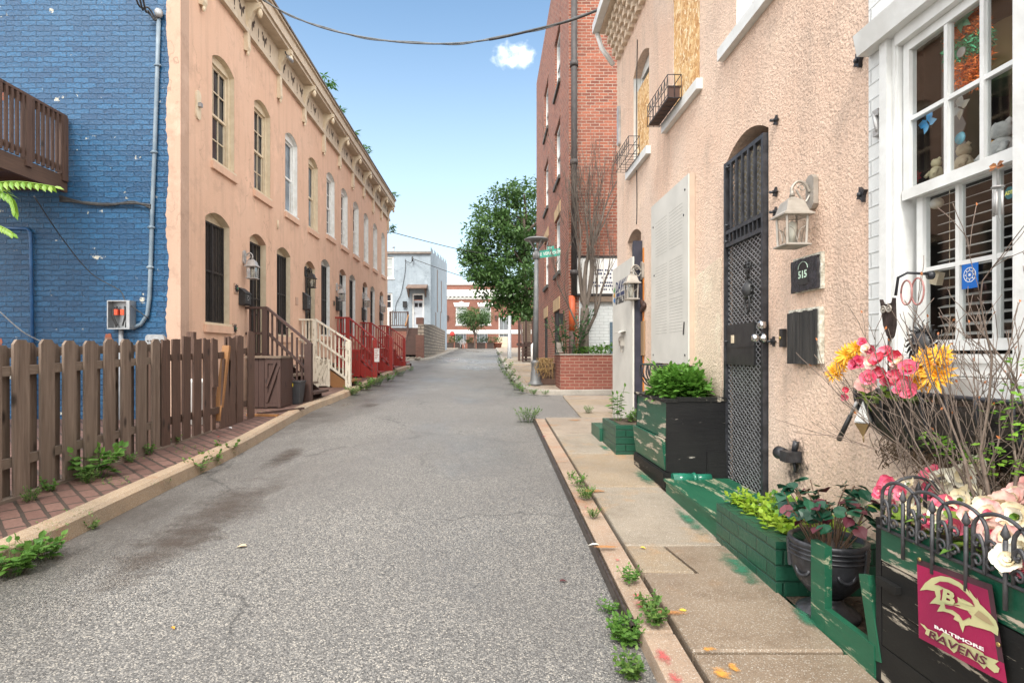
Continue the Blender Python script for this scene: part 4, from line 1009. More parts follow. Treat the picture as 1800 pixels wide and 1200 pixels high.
# porch steps in brown wood
S = thing('stoop', 'brown wooden porch stair leading to the grey front door', 'stoop', (q(730,600).x, YG, gz(YG)))
xa, xb = q(691,0).x+.05, dA[1]+.25; zl = dA[2]-.02
mb = MB(); mb.box(xa, xb, YG-1.3, YG-.002, zl-.2, zl); mb.build('landing', M_brown, S)
n = 9; y0 = YG-1.3
zb = gz(31.8)+.1
for k in range(n):
    zz = zl-(zl-zb)*(k+1)/(n+1); yy = y0-.28*(k+1)
    mb = MB(); mb.box(dA[0]-.02, xb, yy, yy+.30, zz-.04, zz); mb.build('tread', M_brown, S)
    mb = MB(); mb.box(dA[0]-.02, xb, yy+.27, yy+.295, zz+.001, zz+.15); mb.build('riser', M_brown, S)
mb = MB(); mb.prism([(y0,zl-.05),(y0-.28*n,zb+.12),(y0-.28*n,zb-.1),(YG-.01,zb-.1),(YG-.01,zl-.21),(y0,zl-.21)], lambda a,b,t: Vector((t,a,b)), dA[0]-.08, dA[0]-.021); mb.build('stringer', M_brown, S, fix=True)
for x0, x1, yy in ((xa, dA[0]-.1, YG-1.27),):
    for xx in (x0, x1): mb = MB(); mb.box(xx-.06, xx+.06, yy-.06, yy+.06, zl-.5, zl+1.0); mb.build('post', M_brown, S)
    mb = MB(); mb.box(x0, x1, yy-.04, yy+.04, zl+.92, zl+.98); mb.box(x0, x1, yy-.03, yy+.03, zl+.1, zl+.16); mb.build('rail', M_brown, S)
    k = 0
    while x0+.12+k*.13 < x1-.06: mb = MB(); xx = x0+.12+k*.13; mb.box(xx-.02, xx+.02, yy-.02, yy+.02, zl+.161, zl+.919); mb.build('baluster', M_brown, S); k += 1
mb = MB(); mb.bar((dA[0]-.05,y0,zl+.75), (dA[0]-.05,y0-1.2,zl+.05), .06, .12); mb.build('slope_rail', M_rawW, S)
mb = MB(); mb.box(xa-.05, xb, YG-1.29, YG-.02, gz(YG)-.1, zl-.201); mb.build('base_wall', M_brickD, S)
# stone block wall
xs = -3.62; Wl = thing('stone_wall', 'rough pale block wall flanking the grey house', 'wall', (xs, 31, gz(31)))
mb = MB(); mb.prism([(30.9,gz(30.9)-.1),(45.5,gz(45)-.1),(45.5,gz(45)+1.7),(36,gz(36)+2.0),(30.9,gz(30.9)+1.93)], lambda a,b,t: Vector((xs-t,a,b)), 0, .32); mb.build('block_wall', M_stone, Wl, fix=True)
mb = MB(); mb.box(xs-.4, xs+.04, 30.6, 30.88, gz(30.7)-.1, gz(30.7)+1.35); mb.box(xs-.42, xs-.03, 30.9, 31.3, gz(30.7)+1.94, gz(30.7)+2.3); mb.build('end_pier', brickmat('dark_pier_brick', (.11,.045,.035), (.16,.07,.05), (.12,.09,.07)), Wl)
mb = MB()
for k in range(26):
    x, y = rnd.uniform(-4.6,-3.7), rnd.uniform(29.9,30.6); r = rnd.uniform(.04,.11); mb.lathe((x,y,gz(y)+.1), [(r,0),(r*.9,r*.6),(r*.3,r*.9)], 5, sm=False, ph=rnd.random())
tag(mb.build('rubble', M_stone), 'broken brick rubble at the foot of the porch stair', 'rubble', kind='stuff')
# ---- far brick building across the end of the street ----
YB = 63.0; fn = FY(YB); q = lambda x, y: onY(x, y, YB); gB = gz(58)
z = lambda y: q(850, y).z
B = thing('brick_building', 'long low red brick building with white bands closing the end of the street', 'building', (0, YB, gB))
w1 = (q(801,0).x, q(821.5,0).x, z(571), z(539)); w3 = (q(843,0).x, q(863,0).x, z(571), z(539))
bw = [(q(800.5,0).x, q(819.5,0).x, z(602), z(585)), (q(838,0).x, q(857,0).x, z(602), z(585))]
dr_ = (q(876.5,0).x, q(894,0).x, z(592.5), z(557))
mb = MB(); xl_, xr_ = -16, 12
mb.wall(R4(xl_, xr_, gB-.2, z(500)), [R4(*w1), R4(*w3), R4(*bw[0]), R4(*bw[1]), R4(*dr_)], fn, .2)
mb.poly([(xl_,YB,z(501)),(xr_,YB,z(501)),(xr_,YB+10,z(501)),(xl_,YB+10,z(501))]); mb.build('wall', M_brickD, B)
mb = MB(); W_ = M_white
for (ya, yb2, t) in ((586.5,579.5,.06),(526,522,.06),(521,509.5,.30),(500.5,496.5,.12)):
    bxf(mb, fn, xl_, xr_, z(ya), z(yb2), -t, -.003)
for k in range(60):
    a = xl_+k*.45; bxf(mb, fn, a, a+.2, z(524)+.02, z(521)-.01, -.22, -.062)
mb.build('white_band', M_white, B, fix=True)
for w in (w1, w3):
    wn_ = simple_window(B, fn, *w, .15, M_white, M_blind, (2,1), fw=.12, sill=M_white)
    m = MB(); a, b = w[0]-.25, w[1]+.25; c = (a+b)/2
    m.prism([(a+.12,w[3]+.01),(b-.12,w[3]+.01),(b,w[3]+.45),(c+.35,w[3]+.42),(c,w[3]+.62),(c-.35,w[3]+.42),(a,w[3]+.45)], lambda x,y,t: fn(x,y,t), -.1, -.003); m.build('lintel', M_white, wn_, fix=True)
for w in bw:
    wn_ = simple_window(B, fn, *w, .15, M_greyP, M_glass, (3,0), 'basement_window', fw=.06)
    m = MB()
    for k in range(9): a = w[0]+.05+(w[1]-w[0]-.1)*k/8; bxf(m, fn, a-.012, a+.012, w[2], w[3], -.03, -.005)
    m.build('security_grille', M_greyP, wn_, fix=True)
mb = MB(); mb.wall(R4(*dr_), [R4(dr_[0]+.1,dr_[1]-.1,dr_[2]+.03,dr_[3]-.1)], lambda a,b,t: fn(a,b,.06+t), .1); df = mb.build('door', M_white, B)
mb = MB(); c = (dr_[0]+dr_[1])/2
for a, b in ((dr_[0]+.1, c-.01), (c+.01, dr_[1]-.1)):
    bxf(mb, fn, a, b, dr_[2], dr_[3]-.1, .12, .16)
    for j in range(3): bxf(mb, fn, a+.08, b-.08, dr_[2]+.2+j*.66, dr_[2]+.72+j*.66, .1, .121)
mb.build('door_leaf', M_doorG, df, fix=True)
mb = MB()
for k in range(7):
    zz = dr_[2]-(dr_[2]-gB-.1)*(k)/7; bxf(mb, fn, dr_[0]-.15, dr_[1]+.15, gB, zz, -.3*(k+1), -.3*k-.001)
mb.build('front_steps', M_trans, B, fix=True)
for px in (787, 872): 
    p = q(px, 559); mb = MB(); bxf(mb, fn, p.x-.09, p.x+.09, p.z-.22, p.z+.22, -.2, -.003); mb.prism([(p.x-.16,p.z+.2),(p.x+.16,p.z+.2),(p.x,p.z+.34)], fn, -.24, -.003)
    single(mb, 'wall_lamp', M_brown, 'brown wall lamp left of the pale window on the far brick building' if px == 787 else 'brown wall lamp beside the grey double door of the far brick building', 'lamp', 'wall lamps on the far building', fix=True)
p = q(795, 586); mb = MB(); mb.lathe((p.x,YB-.03,p.z), [(.28,0),(.26,-.03),(0,-.035)], 14, 'Y'); single(mb, 'round_sign', plain('sign_red', (.5,.04,.04), (.45,.06,.05), 9), 'small round red sign on the far brick wall by the basement window', 'sign')
# planters, chair, pot at the far pavement edge
M_plw = wood('dark_planter_wood', (.075,.05,.04), (.045,.03,.025), .8, 'X')
YP = 58.5; qp = lambda x, y: onY(x, y, YP)
M_leafF = leafmat('far_leaf', (.05,.115,.03), (.11,.19,.06))
def tuft(mb, c, r, h, n, L, W, up=.6, pts=2, droop=0):
    for _ in range(n):
        a = rnd.uniform(0, 2*math.pi); rr = r*math.sqrt(rnd.random()); z = h*rnd.random()
        p = Vector(c)+Vector((rr*math.cos(a), rr*math.sin(a), z)); d = Vector((math.cos(a)+jit(.5), math.sin(a)+jit(.5), up+jit(.5)-droop))
        mb.leaf(p, d, Vector((jit(.5),jit(.5),1)), L*rnd.uniform(.6,1.2), W*rnd.uniform(.7,1.2), .2, pts)
for k, (xa, xb, lb) in enumerate(((783,797,'dark wooden planter at the left end of the far row, under the red sign'),(800,812,'dark wooden planter behind the wire chair on its left'),(822,836,'dark planter between the wire chair and the small tree'),(838,853,'dark planter right of the small round tree'),(856,868,'dark planter nearest the terracotta pot'))):
    a, b = qp(xa,0).x, qp(xb,0).x; zt2 = gB+.55
    T = thing('planter', lb, 'planter', ((a+b)/2, YP, gB), 'dark wooden planters at the far end')
    mb = MB(); mb.box(a, b, YP-.35, YP+.35, gB-.05, zt2); mb.box(a-.04, b+.04, YP-.39, YP+.39, zt2+.001, zt2+.05); mb.build('box', M_plw, T)
    mb = MB(); 
    for _ in range(4): tuft(mb, (rnd.uniform(a+.1,b-.1), YP, zt2), .35, .55+.2*rnd.random(), 40, .22, .10); mb.build('leaves', M_leafF, T); mb = MB()
p = qp(875, 607); T = thing('flower_pot', 'terracotta pot of green plants beside the stone steps', 'pot', (p.x, YP, gB)); mb = MB(); mb.lathe((p.x,YP,gB), [(.32,0),(.42,.5),(.47,.5),(.47,.6),(.4,.6)], 14); mb.build('pot', plain('terracotta', (.33,.12,.07), (.25,.09,.06), 8), T)
mb = MB(); tuft(mb, (p.x,YP,gB+.55), .4, .6, 110, .24, .11); mb.build('leaves', M_leafF, T)
p = qp(813.5, 606); T = thing('chair', 'round backed pale wire chair by the far planters', 'chair', (p.x, YP-.8, gB)); mb = MB(); x = p.x; y = YP-.8
mb.lathe((x,y,gB+.42), [(0,.02),(.25,.02),(.25,-.02)], 14); mb.build('seat', M_silv, T)
mb = MB()
for s_ in range(5):
    w = .3*(1-s_*.18); mb.tube([(x+w*math.cos(t*math.pi/8),y+.2,gB+.44+w*1.7*math.sin(t*math.pi/8)) for t in range(9)], .02, 5)
mb.build('backrest', M_silv, T)
for sx in (-1,1):
    for sy in (-1,1): mb = MB(); mb.tube([(x+sx*.18,y+sy*.17,gB+.42),(x+sx*.22,y+sy*.2,gB)], .02, 5); mb.build('leg', M_silv, T)
# small round tree at the far end
M_bark = plain('bark', (.075,.055,.042), (.13,.10,.08), 9, .95, .8, 25, stretch=(1,1,.25))
def crown(mb, blobs, n, L, W, shell=.55):
    """leaf clumps spread through ellipsoids (c, radii)"""
    tot = sum(b[1].x*b[1].y+b[1].y*b[1].z for b in blobs)
    for c, rr in blobs:
        m = int(n*(rr.x*rr.y+rr.y*rr.z)/tot)
        for _ in range(m):
            while True:
                v = Vector((jit(1),jit(1),jit(1)))
                if shell**2 < v.length_squared < 1: break
            p = Vector(c)+Vector((v.x*rr.x, v.y*rr.y, v.z*rr.z)); o = v.normalized()
            for _k in range(3):
                d = (o+Vector((jit(.8),jit(.8),jit(.7)-.35))); nn = (o*.6+Vector((jit(.5),jit(.5),.8)))
                mb.leaf(p+Vector((jit(L),jit(L),jit(L*.7))), d, nn, L*rnd.uniform(.7,1.25), W*rnd.uniform(.7,1.2), .22, 2)
p = onY(834, 612, 57.6); T = thing('tree', 'small round headed street tree in front of the far brick building', 'tree', (p.x, 57.6, gB))
mb = MB(); mb.tube(bez([(p.x,57.6,gB-.1),(p.x+.05,57.6,gB+.9),(p.x,57.6,gB+1.8)],4), [.09]*4+[.07]*5, 7)
for k in range(7): a = k*.9; mb.tube(bez([(p.x,57.6,gB+1.1+.1*k),(p.x+.5*math.cos(a),57.6+.5*math.sin(a),gB+2.0+.1*k),(p.x+1.1*math.cos(a),57.6+1.1*math.sin(a),gB+2.9+.1*k)],3), [.05,.045,.04,.035,.03,.025,.02], 5)
mb.build('trunk', M_bark, T)
c = onY(834, 560, 57.6); mb = MB(); blobs = [(c+Vector((0,0,.0)), Vector((1.45,1.3,1.15)))]
for k in range(9): a = k*.7; blobs.append((c+Vector((1.2*math.cos(a),1.0*math.sin(a),-.35+.9*rnd.random())), Vector((.7,.7,.55))))
crown(mb, blobs, 1500, .2, .1); mb.build('crown', M_leafF, T)
# ---- the big tree on the right side of the road ----
M_leafT = leafmat('tree_leaf', (.04,.105,.025), (.13,.23,.07), .45, .3)
YT = 33.0; tb = Vector((2.15, YT, gz(YT)+.1))
T = thing('tree', 'large full crowned street tree behind the brick corner building', 'tree', tb)
mb = MB(); mb.tube(bez([tb, tb+Vector((-.05,0,1.4)), tb+Vector((-.1,.1,3.0)), tb+Vector((-.2,.1,5.5)), tb+Vector((-.2,0,8.0))],4), [.24]*5+[.2]*4+[.15]*4+[.08]*4, 9)
for k in range(16):
    a = k*2.4; h = 2.2+.38*k; l = 2.6-.08*k; mb.tube(bez([tb+Vector((-.1,.1,h)), tb+Vector((l*.5*math.cos(a)-.1,l*.5*math.sin(a),h+.7)), tb+Vector((l*math.cos(a)-.1,l*math.sin(a),h+1.1))],3), [.1,.09,.08,.07,.05,.04,.03], 6)
mb.build('trunk', M_bark, T)
mb = MB(); blobs = []
def bl(px, py, Y, rx_, ry_, rz_): blobs.append((onY(px, py, Y), Vector((rx_,ry_,rz_))))
for a in ((905,380,33,1.45,1.5,1.1),(870,370,32.6,.95,1.2,.9),(925,350,34,1.2,1.4,.95),(865,405,32.3,1.3,1.3,.95),(838,432,32.2,.95,1.1,.75),(900,425,33,1.6,1.8,1.2),(850,465,32,1.2,1.3,.8),(825,445,32.6,.6,.8,.5),(890,470,32,1.6,1.8,1.1),(935,440,34,1.3,1.6,1.4),(865,495,31.8,1.15,1.2,.75),(905,515,32,1.5,1.5,.9),(935,500,33,1.4,1.5,1.1),(880,535,32,1.0,1.1,.55),(915,545,32.3,1.2,1.2,.5),(895,345,33,.8,1,.55),(838,480,32,.65,.8,.4),(935,552,33,.8,.8,.4),(950,400,34.5,1.2,1.4,1.3)): bl(*a)
clumps = []
for c_, rr in blobs:
    for _ in range(int(11*rr.x*rr.z)+4):
        v = Vector((jit(1),jit(1),jit(1)))
        while not .25 < v.length_squared < 1.05: v = Vector((jit(1),jit(1),jit(1)))
        s_ = rnd.uniform(.22,.5); clumps.append((c_+Vector((v.x*rr.x, v.y*rr.y, v.z*rr.z)), Vector((s_*1.25,s_*1.25,s_*.75))))
crown(mb, clumps, 6400, .25, .13, .1); mb.build('crown', M_leafT, T)
# second pale pole further up the street
p = Vector((1.0, 30.0, gz(30)+.1)); T = thing('utility_pole', 'slim pale grey metal pole standing under the big tree', 'pole', p)
mb = MB(); mb.tube([p, p+Vector((0,0,.1)), p+Vector((.01,0,2.25))], [.12,.10,.09], 12); mb.build('shaft', M_gal, T)
mb = MB(); mb.box(p.x-.2, p.x+.2, p.y-.2, p.y+.2, p.z-.02, p.z+.03); mb.build('base_plate', M_gal, T)
# ================= TALL BRICK BUILDING ON THE RIGHT =================
XBk, YBk = 1.93, 14.0
M_whitebrick = brickmat('white_painted_brick', (.58,.62,.62), (.64,.67,.67), (.40,.43,.43), .215, .075, .006, .6, .85, .2)
M_stain = plain('tan_lintel', (.50,.36,.20), (.40,.28,.16), 3, .85)
gB2 = gz(YBk); zT = 12.6
Bk = thing('brick_building', 'tall red brick corner building with white window frames on the right', 'building', (XBk, YBk, gB2))
fB = lambda a, b, t: Vector((XBk+t, a, b))
rows_ = [3.17, 5.8, 8.45]; cols_ = [(15.75,17.0), (19.0,20.3), (22.1,23.1)]
holes = []; wins = []
for r in rows_:
    for c in cols_[:2]: wins.append((c[0], c[1], REL(r-.85), REL(r+.75)))
gnd = [(15.9,17.3,REL(-.55),REL(1.25)), (19.2,20.4,REL(-.4),REL(1.25))]
holes = [R4(*w) for w in wins+gnd]
mb = MB(); mb.wall(R4(YBk, 23.8, 0, zT), holes, fB, .13)
gable = FY(YBk)
mb.poly([(XBk,YBk,REL(1.40)),(9,YBk,REL(1.40)),(9,YBk,zT),(XBk,YBk,zT)])
mb.poly([(XBk,YBk,0),(XBk+.25,YBk,0),(XBk+.25,YBk,REL(1.40)),(XBk,YBk,REL(1.40))])
mb.poly([(XBk,23.8,0),(9,23.8,0),(9,23.8,zT),(XBk,23.8,zT)]); mb.poly([(XBk,YBk,zT),(9,YBk,zT),(9,23.8,zT),(XBk,23.8,zT)])
mb.build('wall', M_brick, Bk)
mb = MB(); mb.poly([(XBk+.25,YBk-.004,0),(9,YBk-.004,0),(9,YBk-.004,REL(1.40)),(XBk+.25,YBk-.004,REL(1.40))])
tag(mb.build('painted_wall', M_whitebrick, Bk), 'lower gable wall painted pale bluish white')
for w in wins:
    wn_ = simple_window(Bk, fB, *w, .1, M_white, M_glassb, (0,1), fw=.07)
    m = MB(); bxf(m, fB, w[0]-.12, w[1]+.12, w[3]+.01, w[3]+.32 if w[2] < REL(3) else w[3]+.2, -.012, .02); m.build('lintel', M_stain if w[2] < REL(3) else M_brick, wn_, fix=True)
    m = MB(); bxf(m, fB, w[0]-.1, w[1]+.1, w[2]-.11, w[2]-.01, -.06, .08); m.build('sill', plain('dark_sill', (.05,.05,.045), (.09,.085,.075), 6) if 'dark_sill' not in bpy.data.materials else bpy.data.materials['dark_sill'], wn_, fix=True)
for w in gnd:
    m = MB(); bxf(m, fB, w[0]+.01, w[1]-.01, w[2], w[3], .1, .13); wn_ = m.build('window', bpy.data.materials['dark_screen_0'], Bk, fix=True)
    m = MB(); bxf(m, fB, w[0]-.1, w[1]+.1, w[3]+.01, w[3]+.36, -.015, .02); m.build('lintel', M_stain, wn_, fix=True)
    m = MB()
    for k in range(12): a = w[0]+.05+(w[1]-w[0]-.1)*k/11; bxf(m, fB, a-.012, a+.012, w[2]+.02, w[3]-.01, .02, .04)
    for k in range(4): b = w[2]+.05+(w[3]-w[2]-.1)*k/3; bxf(m, fB, w[0]+.02, w[1]-.02, b-.014, b+.014, .041, .06)
    m.build('security_grille', M_dark, wn_, fix=True)
# downspout at the corner
Dn = thing('downspout', 'corner downspout, black iron above and orange painted below', 'pipe', (XBk+.1, YBk, gB2))
x = XBk+.12; y = YBk-.08
mb = MB(); zj = onY(996, 520, YBk).z; mb.tube([(x,y,zj),(x,y,zT)], .075, 10)
for h in (2.5,5.2,7.6): mb.lathe((x,y,zj+h-2), [(.1,0),(.1,.12)], 10)
mb.build('upper_pipe', plain('black_pipe', (.03,.026,.026), (.06,.05,.048), 8, .6), Dn)
mb = MB(); zo = onY(996, 582, YBk).z; mb.tube([(x-.05,y+.02,zj-.002),(x-.05,y+.02,zo)], .08, 10); mb.build('orange_pipe', plain('orange_paint', (.50,.10,.025), (.36,.07,.03), 5, .55), Dn)
mb = MB(); mb.tube([(x-.05,y+.02,zo-.002),(x-.05,y+.02,gB2)], .08, 10); mb.build('lower_pipe', M_brown, Dn)
for k, (yy, zz) in enumerate(((15.1, REL(.95)), (15.2, REL(.2)))):
    m = MB(); bxf(m, fB, yy-.08, yy+.08, zz-.16, zz+.12, -.16, -.001)
    single(m, 'wall_lamp', M_black if k == 0 else M_pew, ['small black light box on the brick wall above the pewter one','small pewter fixture low on the brick wall beside the corner'][k], 'lamp', None, fix=True)
# sign board on the gable
a, b = onY(1013, 516, YBk-.06), onY(1092, 453, YBk-.06)
Sg = thing('sign_board', 'white notice board with blue and black text on the brick gable', 'sign', (a.x, YBk, a.z))
mb = MB(); mb.box(a.x, b.x+.6, YBk-.05, YBk-.006, a.z, b.z); mb.build('board', M_white, Sg)
mb = MB(); mb.box(a.x-.02, b.x+.62, YBk-.07, YBk-.006, b.z+.001, b.z+.05); mb.box(a.x-.03, b.x+.62, YBk-.1, YBk-.006, a.z-.06, a.z-.002); mb.build('frame', M_dark, Sg)
mb = MB(); mb.box(a.x+.1, b.x+.6, YBk-.09, YBk-.006, a.z-.2, a.z-.07); mb.build('ledger', M_treadW, Sg)
M_ink = plain('navy_ink', (.02,.03,.09), (.03,.04,.1), 8)
mb = MB(); rnd.seed(3)
for h, x0, x1, t in ((.60,.42,1.0,.05),(.50,.36,1.05,.06),(.40,.62,1.05,.05),(.27,.4,1.05,.05),(.18,.45,1.05,.06),(.09,.6,1.05,.05)):
    x = x0
    while x < x1:
        w = rnd.uniform(.02,.045); hh = t*rnd.uniform(.7,1); zz = a.z+(b.z-a.z)*h*1.05; mb.box(a.x+x, a.x+x+w, YBk-.054, YBk-.0505, zz, zz+hh); x += w+(.012 if rnd.random() < .8 else .05)
mb.build('print', M_ink, Sg)
m = MB(); p, q_ = onY(1072, 618, YBk-.02), onY(1083, 566, YBk-.02); m.box(p.x, q_.x+.1, YBk-.03, YBk-.006, p.z-.4, q_.z)
single(m, 'painted_panel', brickmat('slate_paint_brick', (.09,.14,.19), (.11,.16,.21), (.06,.09,.12)), 'slate blue painted panel on the white lower gable', 'panel')
# ---- lamp post with the street sign ----
p = onG(941.5, 676.5, .11); zL = onY(945, 425, p.y).z
M_lampP = plain('lamp_post_paint', (.17,.175,.18), (.12,.125,.13), 7, .55, .1, 60, .2)
Lp = thing('street_lamp', 'grey metal street lamp with a saucer shaped head at the brick corner', 'lamp', p)
top = Vector((p.x+.02, p.y, zL))
mb = MB(); mb.lathe(p, [(.18,0),(.18,.04),(.145,.07),(.125,.14),(.118,.3),(.105,.33),(.098,.5),(.11,.52),(.11,.56),(.09,.6)], 16); mb.build('base', M_lampP, Lp)
mb = MB(); mb.tube([p+Vector((0,0,.58)), p+Vector((.01,0,1.9)), top-Vector((0,0,.35))], [.07,.062,.05], 14); mb.lathe(top-Vector((0,0,.4)), [(.06,0),(.075,.02),(.075,.14),(.05,.2)], 14); mb.build('pole', M_lampP, Lp)
mb = MB()
for k in range(4): a_ = k*math.pi/2+.5; mb.tube(bez([top+Vector((.05*math.cos(a_),.05*math.sin(a_),-.2)), top+Vector((.13*math.cos(a_),.13*math.sin(a_),-.08)), top+Vector((.22*math.cos(a_),.22*math.sin(a_),.03))],4), .017, 6)
mb.build('yoke', M_gal, Lp)
mb = MB(); mb.lathe(top, [(.0,.0),(.24,.015),(.27,.03),(.295,.045),(.295,.06),(.24,.085),(.1,.115),(0,.12)], 24); mb.build('lamp_head', plain('lamp_head_grey', (.14,.145,.15), (.2,.2,.2), 6, .45), Lp)
mb = MB(); mb.lathe(top, [(.11,-.14),(.13,-.06),(.14,.012)], 14); mb.build('diffuser', M_lglass, Lp)
Ss = thing('street_sign', 'green street name sign fixed high on the lamp post', 'sign', top-Vector((0,0,.3)))
M_sgreen = plain('sign_green', (.01,.27,.19), (.012,.23,.165), 5, .4)
a, b = onY(951, 453, p.y), onY(987, 441, p.y); ang = math.atan2(.35, b.x-a.x+.0)
o = Vector((top.x+.07, p.y, (a.z+b.z)/2)); dr = Vector((1, -.25, .07)).normalized(); up = Vector((0,0,1))
fS = lambda u, v, t: o+dr*u+up*v+Vector((-.24,-.97,0))*t
mb = MB(); mb.prism([(0,-.09),(.51,-.09),(.51,.09),(0,.09)], fS, -.004, .004); mb.prism([(.2,.095),(.36,.095),(.36,.165),(.2,.165)], fS, -.004, .004); mb.build('plate', M_sgreen, Ss, fix=True)
text_mb('E VERMONT', lambda u,v,t: fS(.02+u*.8, v-.04, .006+t), .115, 'LEFT', .0005).build('lettering', M_white, Ss)
text_mb('ST', lambda u,v,t: fS(.43+u*.7, v+.01, .006+t), .07, 'LEFT', .0005).build('lettering', M_white, Ss)
text_mb('600', lambda u,v,t: fS(.22+u, v+.105, .006+t), .06, 'LEFT', .0005).build('lettering', M_white, Ss)
mb = MB(); mb.lathe(o-dr*.07-up*.05, [(.09,-.05),(.09,.1)], 12); mb.build('clamp', M_gal, Ss)
# ---- brown bin with dried weeds behind the lamp ----
a = onG(963, 676, .11); T = thing('planter_box', 'brown wooden box of dried straw behind the lamp post', 'planter', a)
mb = MB(); mb.box(a.x-.18, a.x+.18, a.y-.1, a.y+.35, a.z, a.z+.52)
for k in range(3): mb.box(a.x-.19, a.x+.19, a.y-.125, a.y-.101, a.z+.02+k*.17, a.z+.17+k*.17)
mb.build('box', M_dw, T)
mb = MB()
for k in range(60):
    s0 = a+Vector((jit(.15)-.05,jit(.1),.53)); mb.tube(bez([s0, s0+Vector((jit(.12)-.04,-.12+jit(.1),.12)), s0+Vector((jit(.15)-.05,-.2+jit(.08),-.1)), s0+Vector((jit(.18)-.05,-.22,-.1-.3*rnd.random()))],3), .004, 3, False)
mb.build('straw', plain('dry_straw', (.42,.28,.11), (.25,.15,.06), 20), T)
# ---- brick planter with the bare tree ----
a, b = onG(985, 685, .1), onG(1076, 686, .1); y0 = 12.75; zt = onY(1030, 624, y0).z
M_plbrick = brickmat('planter_brick', (.19,.052,.036), (.27,.085,.058), (.34,.22,.16), .21, .072, .008, .7, .85, .4)
T = thing('brick_planter', 'low brick planter holding a bare tree and bright weeds', 'planter', (1.6, y0, gz(y0)))
xa, xb = onY(985, 650, y0).x, onY(1079, 650, y0).x+.35
mb = MB(); w = .11; ye = 13.85
mb.box(xa, xb, y0, y0+w, gz(y0)-.1, zt); mb.box(xa, xa+w, y0+w+.001, ye, gz(y0)-.1, zt-.002); mb.box(xb-w, xb, y0+w+.001, ye, gz(y0)-.1, zt-.002); mb.build('wall', M_plbrick, T)
mb = MB(); mb.box(xa-.02, xb+.02, y0-.02, y0+w+.02, zt+.001, zt+.03); mb.box(xa-.02, xa+w+.02, y0+w+.021, ye, zt+.001, zt+.028); mb.build('coping', M_cgrey, T)
mb = MB(); mb.box(xa+w+.001, xb-w-.001, y0+w+.001, ye-.01, gz(y0)-.05, zt-.08); mb.build('soil', M_soil, T)
M_twig = plain('bare_bark', (.08,.064,.052), (.14,.115,.095), 14, .9, .5, 40, stretch=(1,1,.3))
def bare_tree(mb, base, dirs, maxd, r0, l0, spread, kids, shrink=.74, upb=.25, seg=3, rmin=.003, twigs=None):
    st = [(Vector(base), Vector(d).normalized(), r0*s, l0*s2, 0) for d, s, s2 in dirs]
    while st:
        p, d, r, l, dep = st.pop(); ps = [p]; rs = [r]; q = d.copy()
        for k in range(seg):
            q = (q+Vector((jit(.16),jit(.16),jit(.12)+upb*.12))).normalized(); p = p+q*l/seg; ps.append(p); rs.append(max(rmin, r*(1-.28*(k+1)/seg)))
        mb.tube(ps, rs, 6 if r > .02 else (4 if r > .008 else 3), dep == maxd)
        if dep < maxd:
            for j in range(kids+(rnd.random() < .4)):
                a = rnd.uniform(0, 2*math.pi); s_ = q.cross(Vector((math.cos(a), math.sin(a), .3))).normalized()
                pb = ps[-1] if j < 1 else ps[rnd.choice((1,2,3)) if seg >= 3 else -1]
                nd = (q*(1.0 if j else 1.3)+s_*spread*rnd.uniform(.5,1.1)+Vector((0,0,upb))).normalized()
                st.append((pb, nd, max(rmin, rs[-1]*(.85 if j == 0 else .6)), l*shrink*rnd.uniform(.75,1.15), dep+1))
        elif twigs is not None: twigs.append((p, q))
tb = onY(1027, 620, 13.3); tb.z = zt-.1
Tr = thing('bare_tree', 'leafless many stemmed tree rising from the brick planter', 'tree', tb)
rnd.seed(5); mb = MB(); tw = []
mb.tube(bez([tb, tb+Vector((.0,0,.7)), tb+Vector((.02,0,1.2))],3), [.13,.12,.115,.11,.108,.105,.10], 9)
bare_tree(mb, tb+Vector((.02,0,1.15)), [((-.02,0,1),1.15,1.1),((.16,0,1),1,1.15),((-.12,-.1,1),.7,.95),((.32,.1,.95),.7,1.0),((-.22,.05,1),.6,.9)], 5, .056, 1.05, .36, 2, .82, .55, 3, .0038, tw)
bare_tree(mb, tb+Vector((.0,0,.5)), [((.5,0,.9),1.3,1.0),((-.4,0,1),.8,.9)], 5, .038, .85, .42, 2, .82, .5, 3, .0038, tw)
mb.build('trunk', M_twig, Tr)
M_weed = leafmat('weed_leaf', (.06,.165,.028), (.17,.32,.06), .5, .3)
M_weedD = leafmat('dark_weed_leaf', (.022,.075,.025), (.05,.13,.04), .5, .25)
P = thing('shrub', 'bright green weeds filling the right half of the brick planter', 'plant', (tb.x+.2, 13.1, zt)); mb = MB()
for k in range(9): tuft(mb, (tb.x-.1+.12*k, 13.05+jit(.1), zt-.02), .16, .18+.16*rnd.random(), 48, .10, .055, .7)
mb.build('leaves', M_weed, P)
P = thing('shrub', 'dark tall weeds in the left half of the brick planter by the downspout', 'plant', (tb.x-.35, 13.2, zt)); mb = MB()
